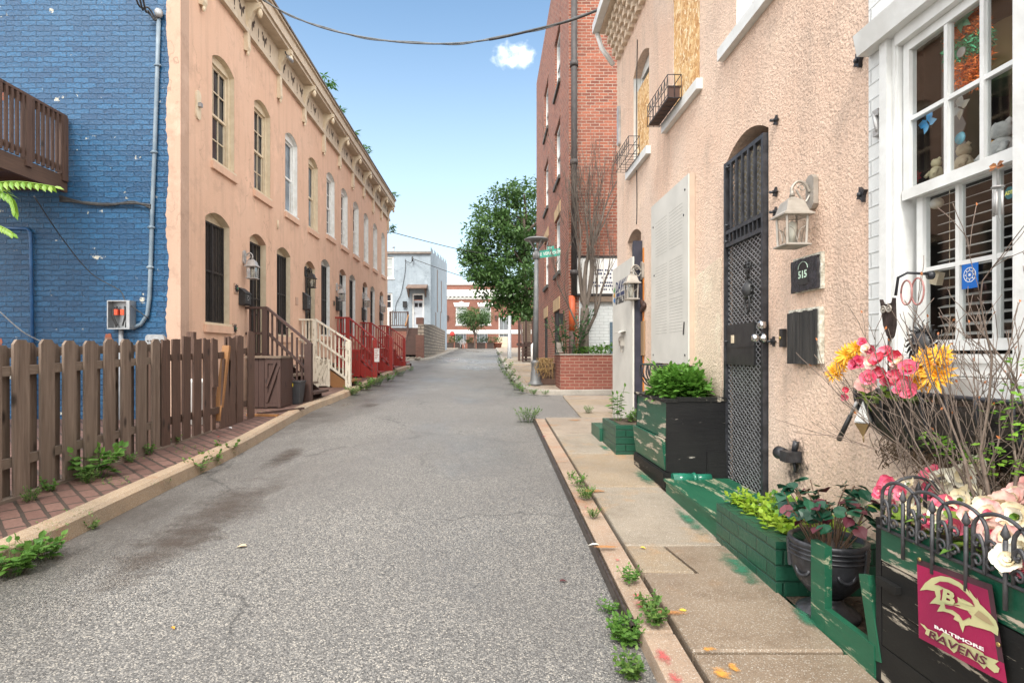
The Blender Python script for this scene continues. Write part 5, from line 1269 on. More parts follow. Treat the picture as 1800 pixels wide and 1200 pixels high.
def weed_stems(mb, c, n, h, r, L, W, lean=.3, per=7, pts=3, seed=None):
    """upright weed: stems with leaves along them"""
    for _ in range(n):
        a = rnd.uniform(0, 2*math.pi); hh = h*rnd.uniform(.6,1.1); s0 = Vector(c)+Vector((r*.5*math.cos(a)*rnd.random(), r*.5*math.sin(a)*rnd.random(), 0))
        e = s0+Vector((math.cos(a)*lean*hh, math.sin(a)*lean*hh, hh)); m = (s0+e)/2+Vector((jit(.04)*hh,jit(.04)*hh,.1*hh)); cur = bez([s0,m,e],4); mb.tube(cur, max(.0012,.006*h), 4, False)
        for k in range(per):
            t = .25+.75*k/per; p = cur[min(8, int(t*8))]; b = a+k*2.4; s_ = 1.15-.6*abs(t-.55)
            mb.leaf(p, Vector((math.cos(b),math.sin(b),.25+jit(.3))), Vector((jit(.2),jit(.2),1)), L*s_*rnd.uniform(.7,1.15), W*s_*rnd.uniform(.75,1.15), .15, pts)
        mb.leaf(cur[-1], (e-m), Vector((jit(1),jit(1),.3)), L*.7, W*.7, .15, pts)
weed_stems(mb, (tb.x-.38, 13.2, zt-.1), 16, 1.05, .5, .22, .06, .35, 11, 2)
mb.build('leaves', M_weedD, P)
# brown wooden porch stairs beyond the brick building
St = thing('stoop', 'brown wooden porch and lattice beyond the brick building', 'stoop', (1.6, 27, gz(27)))
yp = 27.0; qz = lambda x,y: onY(x,y,yp); xa, xb = qz(911,0).x, qz(938,0).x
z0 = gz(yp)+.1; zl = qz(0,602).z; ztp = qz(0,563).z
mb = MB(); mb.box(xa, xb+.6, yp, yp+1.8, zl-.12, zl); mb.build('landing', M_brown, St)
for x in (xa+.04, (xa+xb)/2, xb-.04): mb = MB(); mb.box(x-.05, x+.05, yp-.05, yp+.05, z0, ztp); mb.build('post', M_brown, St)
mb = MB()
for k in range(9): x = xa+.08+(xb-xa-.16)*k/8; mb.box(x-.018, x+.018, yp-.015, yp+.005, zl+.05, ztp-.05)
for k in range(12): zz = zl+.08+(ztp-zl-.16)*k/11; mb.box(xa+.05, xb-.05, yp+.006, yp+.026, zz-.016, zz+.016)
mb.build('lattice', M_treadW, St)
for k in range(5):
    zz = zl-(zl-z0)*(k+1)/6; mb = MB(); mb.box(xa+.1, xb, yp-.28*(k+1), yp-.28*k+.02, zz-.05, zz); mb.build('tread', M_brown, St)
mb = MB(); mb.bar((xa+.12,yp-.05,zl+.85), (xa+.12,yp-1.6,z0+.75), .07, .07); mb.bar((xa+.12,yp-1.6,z0), (xa+.12,yp-1.6,z0+.8), .07, .07, (1,0,0)); mb.build('handrail', M_brown, St)
mb = MB(); p = onG(928, 645, .1); mb.tube([(p.x+.16,p.y,p.z),(p.x+.16,p.y,p.z+.85),(p.x+.3,p.y+.2,p.z+.95)], .05, 8); single(mb, 'vent_pipe', M_white, 'short white pipe at the pavement left of the lamp post', 'pipe')
# ================= RIGHT: stucco house and white window house =================
rnd.seed(11)
M_stR = stucco('rough_tan_stucco', (.71,.50,.38), (.74,.57,.455), 1.6, 48, .6, patch=(.70,.55,.45), cracks=0, crev_shade=.42)
M_stRl = stucco('light_tan_stucco_patch', (.74,.60,.46), (.70,.56,.43), 1.5, 50, .2, cracks=0, crev_shade=.32)
M_osb = osb()
M_wb2 = brickmat('white_painted_house_brick', (.66,.67,.66), (.70,.71,.70), (.50,.51,.50), .215, .075, .007, .55, .7, .12, smooth=.8)
M_wpaint = plain('old_white_gloss_paint', (.72,.73,.72), (.60,.60,.58), 5, .45, .25, 26)
M_panel = plain('grey_white_sheet', (.58,.565,.52), (.50,.49,.45), 3, .5, .04, 30)
M_iron = plain('black_painted_iron', (.02,.021,.024), (.05,.052,.06), 18, .38, .2, 70, .25)
M_mesh = plain('expanded_steel', (.22,.225,.24), (.40,.405,.42), 30, .32, .1, 70, .4)
fR = lambda a, b, t: Vector((XR+t, a, b))
def bR(mb, a, a2, b, b2, t0, t1): return bxf(mb, fR, a, a2, b, b2, t0, t1)
def yx(px, X=XR): return X*F/(px-862.0)
HR = thing('stucco_house', 'rough tan stucco house with boarded upper windows on the right', 'house', (XR, 2.81, gz(5)))
yA, yB_ = 2.81, 8.43; zlo = -.1; zhi = REL(5.0)
upw = [(3.6,4.36),(5.11,5.86),(6.74,7.49)]
gy0, gy1 = 3.845, 4.52
dY = (7.1, 7.8)
holes = [arch(a, b, REL(2.44), REL(3.62), .12) for a, b in upw]
gate_hole = arch(gy0, gy1, REL(-1.05), REL(1.53), .11)
door_hole = arch(*dY, REL(-1.0), REL(1.52), .10)
mb = MB(); mb.wall([(yA,zlo),(yB_,zlo),(yB_,zhi),(yA,zhi)], holes+[gate_hole, door_hole], fR, .24)
mb.poly([(XR,yB_,zlo),(9,yB_,zlo),(9,yB_,zhi),(XR,yB_,zhi)]); mb.poly([(XR,yA,zhi),(XR,yB_,zhi),(9,yB_,zhi),(9,yA,zhi)])
mb.build('wall', M_stR, HR)
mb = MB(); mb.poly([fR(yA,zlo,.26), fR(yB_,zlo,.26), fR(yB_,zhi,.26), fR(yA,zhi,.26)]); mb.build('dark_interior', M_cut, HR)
# smoother patch of stucco between gate and panel
pa = [(4.62,REL(-.95))]+[(4.62+.02*math.sin(k*2.1), REL(-.95+1.75*k/12)) for k in range(1,12)]+[(4.62,REL(.79)),(5.0,REL(.74)),(5.35,REL(.66)),(5.37,REL(-.95))]
mb = MB(); mb.prism(pa, fR, -.006, .01); mb.build('stucco_patch', M_stRl, HR, fix=True)
# corbel table
mb = MB(); zc = REL(4.30)
for j in range(5):
    pr = .035*(j+1); y = yA+(.06 if j % 2 else .0)
    if j: bR(mb, yA, yB_-.0, zc+.088*j+.06, zc+.088*(j+1)-.001, -pr+.02, .0)
    while y < yB_-.1: bR(mb, y, y+.10, zc+.088*j-.03, zc+.088*j+.055, -pr-.03, .0); y += .185
bR(mb, yA, yB_+.03, zc+.45, zhi+.1, -.26, -.001); mb.build('corbel_table', M_stRl, HR, fix=True)
mb = MB(); bR(mb, yA, yB_+.06, zc+.47, zc+.60, -.36, -.261); mb.tube([(XR-.30, yB_+.04, zc+.5),(XR-.22,yB_+.05,zc+.25),(XR-.05,yB_+.04,zc+.0)], .035, 8); mb.build('gutter', M_wpaint, HR, fix=True)
# upper windows: frame > board, sill
for k, (a, b) in enumerate(upw):
    z0, z1 = REL(2.44), REL(3.62); m = MB()
    m.wall(arch(a+.003, b-.003, z0, z1, .115), [[(a+.05,z0+.06),(b-.05,z0+.06),(b-.05,z1-.03),(a+.05,z1-.03)]], lambda p,q,t: fR(p,q,.10+t), .05)
    for q in (a+.002, b-.002): m.poly([fR(q,z0,.005), fR(q,z1,.005), fR(q,z1,.10), fR(q,z0,.10)])
    win = m.build('window', M_wpaint, HR)
    m = MB(); t0 = (.05,.008,.055)[k]; zt2 = (z1+.02, z1+.08, z1-.18)[k]
    if k: bR(m, a+.006, b-.006, z0+.01, zt2, t0, t0+.015); m.build('board', M_osb, win, fix=True)
    m = MB(); m.poly([fR(a+.04,z0+.05,.14), fR(b-.04,z0+.05,.14), fR(b-.04,z1-.02,.14), fR(a+.04,z1-.02,.14)]); m.build('pane', M_glass, win)
    m = MB(); bR(m, a-.07, b+.22, z0-.09, z0+.005, -.055, .09); m.build('sill', M_wpaint, win, fix=True)
def wire_basket(a, b, z0, z1, dep, label):
    T = thing('wire_basket', label, 'basket', (XR, (a+b)/2, z0), 'wire window baskets')
    m = MB(); xo, xi = XR-.05-dep, XR-.06; r = .0045
    for z in (z0, (z0+z1)/2, z1): m.tube([(xi,a,z),(xo,a,z),(xo,b,z),(xi,b,z),(xi,a,z)], r, 5)
    n = 7
    for k in range(n+1):
        y = a+(b-a)*k/n; m.tube([(xi,y,z0),(xo,y,z0),(xo,y,z1)], r*.8, 4)
        if k < n: m.tube(bez([(xo,y,z1-.01),(xo,y+(b-a)/n*.5,(z0+z1)/2+.02),(xo,y+(b-a)/n,z1-.01)],3), r*.7, 4)
    for k in range(3): x = xo+(xi-xo)*k/2; m.tube([(x,a,z0),(x,a,z1)], r*.8, 4); m.tube([(x,b,z0),(x,b,z1)], r*.8, 4)
    m.build('cage', M_iron, T); return T, xo, xi
T, xo, xi = wire_basket(5.42, 6.12, REL(2.44), REL(2.66), .14, 'wire basket with a brown liner under the nearer boarded window')
m = MB(); m.box(xo+.012, xi-.012, 5.43, 6.11, REL(2.446), REL(2.47)); m.box(xo+.012, xi-.012, 5.43, 5.445, REL(2.4705), REL(2.56)); m.build('liner', M_brown, T)
wire_basket(6.95, 7.65, REL(2.44), REL(2.66), .14, 'empty wire basket under the far boarded window')
m = MB(); p = onX(1087, 225, XR-.01); m.lathe((XR-.001,8.3,p.z), [(.06,0),(.06,-.03),(.03,-.05),(0,-.05)], 10, 'X', sy=3.2, sx=1)
m = MB(); P = [(8.25+.05*math.cos(t*math.pi/6), p.z+.24+.05*math.sin(t*math.pi/6)) for t in range(7)]+[(8.25+.05*math.cos(t*math.pi/6), p.z-.24+.05*math.sin(t*math.pi/6)) for t in range(6,13)]
m.prism(P, fR, -.035, -.002); single(m, 'anchor_plate', M_silv, 'long oval grey anchor plate at the far corner of the tan stucco', 'anchor plate', fix=True)
# ---- gate ----
G = thing('security_gate', 'tall black iron security gate of bars and steel mesh', 'gate', (XR, gy1, REL(-1.03)))
z0, zm, zt = REL(-1.03), REL(.935), REL(1.50); xg = -.012
m = MB()
for a in (gy0+.012, gy1-.042): bR(m, a, a+.03, z0, zt, xg-.02, xg+.02)
for b in (z0, zm, zm-.10, zt-.03): bR(m, gy0+.043, gy1-.043, b, b+.03, xg-.018, xg+.018)
m.build('gate_frame', M_iron, G, fix=True)
m = MB()
for k in range(1, 6): a = gy0+.042+(gy1-gy0-.084)*k/6; bR(m, a-.009, a+.009, zm+.031, zt-.031, xg-.022, xg-.004)
for k in range(1, 9): a = gy0+.042+(gy1-gy0-.084)*k/9; bR(m, a-.007, a+.007, zm-.069, zm-.001, xg-.016, xg+.0)
m.build('bar', M_iron, G, fix=True)
def diamond(mb, a0, a1, b0, b1, pitch, w, x, th=.004):
    A, B = a1-a0, b1-b0; sl_ = .62
    for s_ in (1, -1):
        c = -A*sl_
        while c < B+A*sl_:
            # line b = c + s*sl*a
            pts = []
            for a in (0, A):
                pts.append((a, c+s_*sl_*a))
            (aa, bb), (a2, b2) = pts
            def clip(p, q):
                t0, t1 = 0, 1; d = q[1]-p[1]
                for lim, sg in ((0,1),(B,-1)):
                    v0 = sg*(p[1]-lim); v1 = sg*(q[1]-lim)
                    if v0 < 0 and v1 < 0: return None
                    if v0 < 0: t0 = max(t0, v0/(v0-v1))
                    elif v1 < 0: t1 = min(t1, v0/(v0-v1))
                f = lambda t: (p[0]+(q[0]-p[0])*t, p[1]+d*t)
                return (f(t0), f(t1)) if t1 > t0 else None
            r = clip((aa,bb),(a2,b2))
            if r: mb.bar((x, a0+r[0][0], b0+r[0][1]), (x, a0+r[1][0], b0+r[1][1]), th, w, (0,0,1))
            c += pitch
    return mb
m = diamond(MB(), gy0+.04, gy1-.04, zm+.03, zt-.02, .042, .005, XR+.012); m.build('upper_mesh', M_mesh, G)
m = diamond(MB(), gy0+.04, gy1-.04, z0+.03, zm-.1, .040, .0052, XR-.006); m.build('lower_mesh', M_mesh, G)
a, b = onX(1284, 640, XR), onX(1331, 566, XR)
m = MB(); bR(m, b.y, gy1-.045, a.z, b.z, xg-.012, xg+.004); bR(m, b.y+.005, gy1-.05, a.z+.13, a.z+.14, xg-.016, xg-.0121); m.build('lock_plate', M_black, G, fix=True)
m = MB(); p = onX(1294, 596, XR); bR(m, p.y-.02, p.y+.02, p.z-.03, p.z+.03, xg-.02, xg-.0125); m.build('latch_label', M_cream, G, fix=True)
for py, nm in ((571,'deadbolt'),(594,'door_knob')):
    p = onX(1344, py, XR-.03); m = MB(); m.lathe((XR+xg-.02,p.y,p.z), [(.034,0),(.034,-.012),(.015,-.018),(.013,-.04),(.026,-.05),(.03,-.065),(.02,-.08),(0,-.083)] if py == 594 else [(.03,0),(.03,-.025),(.024,-.035),(0,-.036)], 16, 'X'); m.build(nm, plain('chrome', (.6,.6,.6), (.5,.5,.5), 6, .18, 0, 9, .95) if nm == 'deadbolt' else bpy.data.materials['chrome'], G)
# lion head knocker and scroll
p = onX(1316, 515, XR-.02); m = MB(); m.lathe((XR-.012,p.y,p.z+.02), [(.0,-.055),(.02,-.05),(.04,-.03),(.05,-.01),(.046,0)], 12, 'X', sy=1.35)
for k in range(10): t = k*.628; m.tube([(XR-.012,p.y+.04*math.cos(t),p.z+.02+.05*math.sin(t)),(XR-.03,p.y+.062*math.cos(t+.2),p.z+.02+.075*math.sin(t+.2))], [.012,.004], 5)
m.tube([(XR-.03,p.y+.035*math.sin(t*math.pi/6),p.z-.075-.055*math.cos(t*math.pi/6)*1.3) for t in range(13)], .008, 6)
K = thing('door_knocker', 'black lion head knocker hung on the mesh gate', 'knocker', p); m.build('lion_head', M_black, K)
p = onX(1313, 470, XR-.02); m = MB()
for s_ in (-1,1):
    m.tube([(XR-.016,p.y+s_*(.02+.035*(1-t*.06)*math.cos(t*.7)),p.z+.035*(1-t*.06)*math.sin(t*.7)) for t in range(12)], .006, 5)
m.tube([(XR-.016,p.y,p.z-.09),(XR-.016,p.y,p.z+.06)], .007, 5)
single(m, 'scroll_ornament', M_black, 'black wrought scroll ornament above the lion knocker', 'ornament')
for k, (px, py) in enumerate(((1287,294),(1285,396),(1284,425),(1284,600),(1367,212),(1366,338),(1366,373),(1362,600))):
    p = onX(px, py, XR); s0 = -1 if px > 1320 else 1; m = MB()
    m.prism([(p.y+.03*math.cos(t*math.pi/5)*(1 if t%2 else .45), p.z+.035*math.sin(t*math.pi/5)*(1 if t%2 else .45)) for t in range(10)], fR, -.02, -.004); m.tube([fR(p.y,p.z,-.012), fR(p.y+ -s0*.0,p.z,-.05)], .009, 6)
    m.build('anchor_lug', M_iron, G, fix=True)
# door behind
D = MB(); bR(D, gy0+.01, gy1-.01, REL(-1.03), REL(1.0), .04, .07); 
for j in range(2):
    for k in range(2): bR(D, gy0+.09+k*.29, gy0+.32+k*.29, REL(-.85+j*.95), REL(-.1+j*.95), .032, .0395)
D.build('door', plain('dark_door', (.035,.032,.03), (.06,.055,.05), 8, .5), HR, fix=True)
D = MB(); bR(D, gy0+.01, gy1-.01, REL(1.0), REL(1.5), .06, .08); D.build('transom', plain('tan_transom', (.34,.29,.2), (.22,.19,.13), 5, .6), HR, fix=True)
# ---- big grey panel with rows of slots over the lower window ----
ya, yb = 5.22, 6.42; za, zb2 = onX(1218, 641, XR-.06).z, onX(1190, 324, XR-.06).z
P = thing('storm_panel', 'tall pale grey metal panel with rows of tiny slots on the tan stucco', 'panel', (XR, 5.8, za))
m = MB(); bR(m, ya, yb, za, zb2, -.065, -.052); m.build('face_sheet', M_panel, P, fix=True)
m = MB(); bR(m, ya-.0, ya+.03, za-.01, zb2+.01, -.05, -.002); bR(m, yb-.03, yb, za, zb2, -.05, -.002); bR(m, ya+.031, yb-.031, za, za+.04, -.051, -.002); bR(m, ya+.031, yb-.031, zb2-.04, zb2, -.051, -.002)
m.build('edge_frame', plain('pinkish_beige_edge', (.50,.38,.29), (.42,.33,.26), 8), P, fix=True)
m = MB(); H_ = zb2-za
for blk, (f0, f1) in enumerate(((.50+.16,.50+.37),(.40,.59),(.18,.37))):
    for c in range(2):
        y0s = ya+.16+c*.48
        for r_ in range(12):
            z = za+H_*(f0+(f1-f0)*r_/11); y = y0s
            while y < y0s+.40: bR(m, y, y+.016, z-.0022, z+.0022, -.0662, -.0655); y += .031
m.build('slot_pattern', plain('slot_grey', (.16,.16,.15), (.24,.24,.23), 30), P, fix=True)
m = MB()
for (fy, fz) in ((.07,.93),(.93,.86),(.1,.8),(.07,.05),(.93,.05),(.9,.55)): m.lathe(fR(ya+(yb-ya)*fy, za+H_*fz, -.066), [(.012,0),(.012,-.004),(0,-.006)], 7, 'X')
m.build('screw', M_iron, P)
m = MB(); p = onX(1201, 577, XR-.07); m.bar(p+Vector((0,.0,-.06)), p+Vector((0,-.02,.06)), .004, .02, (0,1,0)); m.build('scrape_mark', M_dark, P)
# ---- white steel door panel with the letters, over the far door ----
xd = 1.75; ya, yb = 7.0, 8.14; za = gz(7.5)+.03; zb2 = onX(1097, 461, xd).z
S = thing('security_door', 'white steel vacancy door with black lettering on the tan house', 'door', (XR, 7.5, za))
m = MB(); m.box(xd, xd+.02, ya, yb, za, zb2); m.build('door_sheet', M_panel, S)
m = MB(); m.box(xd+.021, XR-.002, ya+.03, ya+.075, za, zb2+.2); m.box(xd+.021, XR-.002, yb-.05, yb-.002, za, zb2); m.box(xd+.03, XR-.002, ya+.10, ya+.14, za, zb2+.18); m.build('side_channel', plain('navy_steel', (.022,.024,.04), (.04,.04,.06), 9, .5), S)
fT = lambda u, v, t: Vector((xd-.002-t, yb-.0-u, v))
def drtext(t, py0, h, u0, sq, mat):
    z = onX(1097, py0, xd).z; text_mb(t, lambda p,q,r: fT(u0+p*sq, z+q, r), h, 'LEFT', .0004, bold=.006).build('lettering', mat, S)
m = MB(); z = onX(1097, 517, xd).z
for k in range(17):
    if k != 6: m.prism([(.25+k*.035,z),(.273+k*.035,z),(.273+k*.035,z+.05),(.25+k*.035,z+.05)], fT, .0, .002)
m.build('small_print', M_ink, S, fix=True)
drtext('DAWGS', 508, .20, .21, 1.0, M_ink); drtext('877.866.3947', 530, .125, .20, .95, M_black)
m = MB(); z = onX(1087, 515, xd).z
for k, c_ in enumerate(((.12,.35,.12),(.6,.3,.03),(.05,.2,.5))):
    mm = MB(); q0 = z+.06-.07*k; mm.poly([fT(.05,q0,.001), fT(.17,q0-.05,.001), fT(.17,q0+.05,.001)]); mm.build('emblem', plain('emblem_%d' % k, c_), S)
p = onX(1096, 592, xd); m = MB(); m.box(xd-.10, xd, p.y-.14, p.y+.14, p.z+.06, p.z+.075, rot=Matrix.Rotation(R(-14),3,'Y')); m.build('handle_hood', M_panel, S)
m = MB(); m.box(xd-.05, xd, p.y-.05, p.y+.05, p.z-.12, p.z+.0); m.lathe((xd-.002,p.y,p.z-.04), [(.045,0),(.045,-.04),(.03,-.06),(0,-.065)], 12, 'X'); m.bar((xd-.03,p.y,p.z-.2),(xd-.03,p.y,p.z-.11), .02, .02, (0,1,0)); m.build('handle', M_pew, S)
m = MB(); bR(m, 6.955, 6.985, za+.1, zb2+.1, -.012, .001); m.build('rust_seam', plain('rust_orange', (.55,.20,.03), (.42,.13,.02), 9, .8), S, fix=True)
lantern(1131, 476, XR, -1, .92, M_pew, 'pewter carriage lantern hanging beside the white steel door')
lantern(1432, 338, XR, -1, .82, M_pew, 'large pewter carriage lantern beside the black mesh gate')
# ---- plaques and small fixtures on the stucco ----
def plate(nm, lab, cat, px0, py0, px1, py1, mats, parts):
    pass
a, b = onX(1448, 508, XR), onX(1401, 452, XR); yc, zc2 = (a.y+b.y)/2, onX(1425, 482, XR).z
N = thing('house_number', 'rough black house number plaque reading 515 by the gate', 'plaque', fR(yc,zc2,0)); hy, hz = (b.y-a.y)/2, .095
m = MB(); bR(m, yc-hy-.012, yc+hy+.004, zc2-hz-.004, zc2+hz+.014, -.022, -.001); m.build('backing', plain('chipped_white', (.62,.60,.52), (.3,.28,.22), 45, .8, .6, 50), N, fix=True)
m = MB(); P = []
for k in range(40):
    t = k/40*4; s_ = int(t); f = t-s_; y_, z_ = [(-hy+2*hy*f,-hz),(hy,-hz+2*hz*f),(hy-2*hy*f,hz),(-hy,hz-2*hz*f)][s_]; P.append((yc+y_+jit(.004), zc2+z_+jit(.005)))
m.prism(P, fR, -.038, -.0225); m.build('plaque', plain('black_cast', (.012,.012,.014), (.035,.033,.04), 30, .4, .6, 45), N, fix=True)
m = MB(); m.prism([(yc+.055+.0,zc2-.06),(yc-.05,zc2-.06)]+[(yc-.05+.105*k/8, zc2+.035+.04*math.sin(math.pi*k/8)) for k in range(9)], fR, -.041, -.0382); m.build('inner_panel', M_black, N, fix=True)
text_mb('515', lambda u,v,t: fR(yc+.002-u, zc2-.02+v, -.0425-t), .062, 'CENTER', .001, bold=.0012).build('lettering', plain('pale_green_enamel', (.55,.72,.58), (.45,.6,.5), 5), N)
m = MB()
for k in range(8): t = math.pi*k/8; t2 = math.pi*(k+1)/8; m.bar(fR(yc+.05*math.cos(t),zc2+.035+.04*math.sin(t),-.042), fR(yc+.05*math.cos(t2),zc2+.035+.04*math.sin(t2),-.042), .002, .003, (1,0,0))
m.build('arc', bpy.data.materials['pale_green_enamel'], N)
a, b = onX(1447, 640, XR), onX(1395, 541, XR); yc, zc2 = (a.y+b.y)/2, onX(1420, 592, XR).z
N = thing('wall_hatch', 'black ribbed board hatch with a chipped pale edge under the number', 'hatch', fR(yc,zc2,0)); hy, hz = (b.y-a.y)/2, .155
m = MB(); bR(m, yc-hy-.014, yc+hy+.002, zc2-hz, zc2+hz+.012, -.03, -.001); m.build('frame', bpy.data.materials['chipped_white'], N, fix=True)
m = MB(); n = 9
for k in range(n): y_ = yc-hy+2*hy*k/n; bR(m, y_+.0015, y_+2*hy/n-.0015, zc2-hz-.006, zc2+hz-.004+jit(.004), -.042+jit(.002), -.0302)
m.build('board', wood('black_worn_wood', (.018,.017,.016), (.05,.045,.04), .7, 'Z', .8, 70, (.32,.30,.25), .35) if False else plain('black_worn_wood', (.012,.012,.012), (.04,.037,.034), 30, .7, .8, 60, stretch=(1,1,.1)), N, fix=True)
p = onX(1380, 594, XR); N = thing('doorbell', 'brass doorbell on a dark plate right of the gate', 'doorbell', p)
m = MB(); bR(m, p.y-.022, p.y+.014, p.z-.058, p.z+.058, -.03, -.001); m.build('box', M_black, N, fix=True)
m = MB(); bR(m, p.y+.0145, p.y+.03, p.z-.055, p.z+.055, -.024, -.001); m.lathe(fR(p.y+.002,p.z,-.0305), [(.011,0),(.011,-.004),(0,-.006)], 10, 'X'); m.build('brass', plain('brass', (.5,.36,.14), (.4,.28,.1), 8, .35, 0, 9, .8), N, fix=True)
p = onX(1402, 800, XR); N = thing('scupper', 'black metal scupper box on a downpipe low on the stucco', 'scupper', p)
m = MB(); m.box(XR-.10, XR-.005, p.y-.055, p.y+.02, p.z-.035, p.z+.03); m.lathe((XR-.06,p.y+.075,p.z+.0), [(.035,-.045),(.042,.03),(.034,.03),(.028,-.03)], 14, 'Y'); m.build('box', M_iron, N)
m = MB(); m.tube([(XR-.03,p.y-.02,p.z+.03),(XR-.02,p.y-.02,p.z+.09)], .018, 8); m.build('pipe', M_iron, N); m = MB(); m.tube([(XR-.025,p.y-.01,p.z-.035),(XR-.02,p.y-.01,p.z-.10)], .010, 6); m.build('drip_pipe', M_iron, N)
p = onX(1131, 596, XR); m = MB(); bR(m, p.y-.09, p.y+.09, p.z-.2, p.z+.22, -.022, -.001); single(m, 'wooden_plate', wood('tan_board', (.42,.27,.15), (.34,.2,.1)), 'narrow tan board screwed to the stucco under the dark sculpture', 'board', fix=True)
p = onX(1131, 537, XR-.02); m = MB()
for k in range(9): t = k*.8; m.lathe(fR(p.y+.05*math.cos(t),p.z+.012*k-.05,-.02), [(.0,-.03),(.03,-.02),(.035,0),(.02,.02)], 7, 'X')
single(m, 'wall_sculpture', M_brown, 'small dark carved ornament under the far pewter lantern', 'ornament')
for k, (px, py, lb) in enumerate(((1513,107,'upper black star shaped anchor bolt on the stucco edge'),(1519,342,'lower black star shaped anchor bolt on the stucco edge'))):
    p = onX(px, py, XR); m = MB(); m.prism([(p.y+.034*math.cos(t*math.pi/4+.4)*(1 if t%2 else .5), p.z+.045*math.sin(t*math.pi/4+.4)*(1 if t%2 else .5)) for t in range(8)], fR, -.02, -.001); m.lathe(fR(p.y,p.z,-.02), [(.012,0),(.012,-.012),(0,-.014)], 6, 'X')
    single(m, 'anchor_bolt', M_iron, lb, 'anchor bolt', fix=True)
p = onX(1549, 215, XR); m = MB(); m.tube([fR(p.y+.02,p.z+.05,-.02), fR(p.y-.02,p.z-.05,-.03)], .012, 6); m.box(XR-.03, XR-.001, p.y-.02, p.y+.02, p.z+.03, p.z+.06); m.box(XR-.035, XR-.001, p.y-.03, p.y+.01, p.z-.07, p.z-.04)
single(m, 'shutter_hook', M_silv, 'old silver painted shutter bracket on the white brick', 'bracket')
m = MB(); a, b = fR(6.6,REL(1.0),-.0), 0
m.tube(bez([fR(7.25,REL(4.0),-.008), fR(7.3,REL(2.9),-.008), fR(7.27,REL(2.0),-.008), fR(7.29,REL(1.66),-.008)],4), .006, 5); single(m, 'thin_wire', M_cable, 'thin wire running down the stucco to the far door arch', 'wire')
# ================= white house with the sash window =================
WH = thing('white_house', 'white painted brick house with a tall sash window at the right edge', 'house', (XR, 0, 0))
wy0, wy1 = 1.38, 2.69; wz0, wz1 = REL(-.14), REL(1.47)
xw = XR-.012
fW = lambda a, b, t: Vector((xw+t, a, b))
mb = MB(); mb.wall([(-4,-.3),(2.81,-.3),(2.81,REL(5)),(-4,REL(5))], [[(wy0,wz0),(wy1,wz0),(wy1,wz1),(wy0,wz1)]], fW, .10); mb.poly([(xw,2.81,-.3),(xw,2.81,REL(5)),(XR+.2,2.81,REL(5)),(XR+.2,2.81,-.3)])
zsp = REL(-.14)
mb.build('wall', M_wb2, WH)
mb = MB(); mb.poly([(xw-.004,-4,-.3),(xw-.004,2.815,-.3),(xw-.004,2.815,REL(-.165)),(xw-.004,-4,REL(-.165))]); mb.build('stucco_base', M_stR, WH)
bW = lambda m, a, a2, b, b2, t0, t1: bxf(m, fW, a, a2, b, b2, t0, t1)
m = MB()
m.prism([(-.085,REL(1.56)),(-.065,REL(1.46)),(-.003,REL(1.46)),(-.003,REL(1.62))], lambda t,b,a: fW(a,b,t), wy0-.1, 2.80); m.build('head_board', M_wpaint, WH, fix=True)
m = MB(); bW(m, 2.64, 2.69, wz0+.05, wz1-.0, -.03, .06); bW(m, 2.60, 2.639, wz0+.05, wz1, -.005, .08); bW(m, wy0, wy0+.06, wz0+.05, wz1, -.03, .06); bW(m, 2.61, 2.615, wz0+.06, wz1-.01, -.012, -.0051)
bW(m, 1.955, 2.008, wz0+.05, wz1, -.025, .09); bW(m, wy0+.061, 2.599, REL(1.405), wz1, -.02, .08); bW(m, wy0+.061, 2.599, wz0+.05, REL(.0), -.012, .06)
for (a, a2) in ((2.03,2.56),(1.46,1.93)): bW(m, a, a2, wz0+.055, wz0+.075, -.02, -.0121); bW(m, a, a2, REL(-.035), REL(-.015), -.02, -.0121); bW(m, a, a+.02, wz0+.0751, REL(-.0351), -.02, -.0121); bW(m, a2-.02, a2, wz0+.0751, REL(-.0351), -.02, -.0121)
win = m.build('window', M_wpaint, WH, fix=True)
m = MB(); bW(m, wy0-.05, 2.72, wz0-.03, wz0+.048, -.07, .05); m.build('sill', M_wpaint, win, fix=True)
def sash(a0, a1, b0, b1, t, cols, rowsz, stile=.035, nm='sash'):
    m = MB(); bW(m, a0, a0+stile, b0, b1, t, t+.035); bW(m, a1-stile, a1, b0, b1, t, t+.035); bW(m, a0+stile, a1-stile, b1-.04, b1, t, t+.035); bW(m, a0+stile, a1-stile, b0, b0+.045, t, t+.035)
    for c in cols: bW(m, c-.009, c+.009, b0+.045, b1-.04, t+.004, t+.03)
    for r_ in rowsz: bW(m, a0+stile, a1-stile, r_-.009, r_+.009, t+.006, t+.032)
    for c in cols: bW(m, c-.013, c+.013, b0+.045, b1-.04, t+.018, t+.0295)
    m.build(nm, M_wpaint, win, fix=True)
    g = MB(); g.poly([fW(a0+.02,b0+.02,t+.017), fW(a1-.02,b0+.02,t+.017), fW(a1-.02,b1-.02,t+.017), fW(a0+.02,b1-.02,t+.017)]); g.build('pane', M_clear, win)
M_clear = glass_clear('clear_window_glass')
for (a0, a1, cs) in ((2.009,2.59,(2.355,2.182)),(1.441,1.954,(1.78,1.61))):
    sash(a0, a1, REL(.70), REL(1.404), .012, cs, (REL(1.055),)); sash(a0, a1-.03 if a1 > 2 else a1, REL(.015), REL(.735), .05, tuple(c-.012 for c in cs), (REL(.372),))
    m = MB(); bW(m, a0, a1, REL(.695), REL(.74), .005, .0115); m.build('meeting_rail', M_wpaint, win, fix=True)
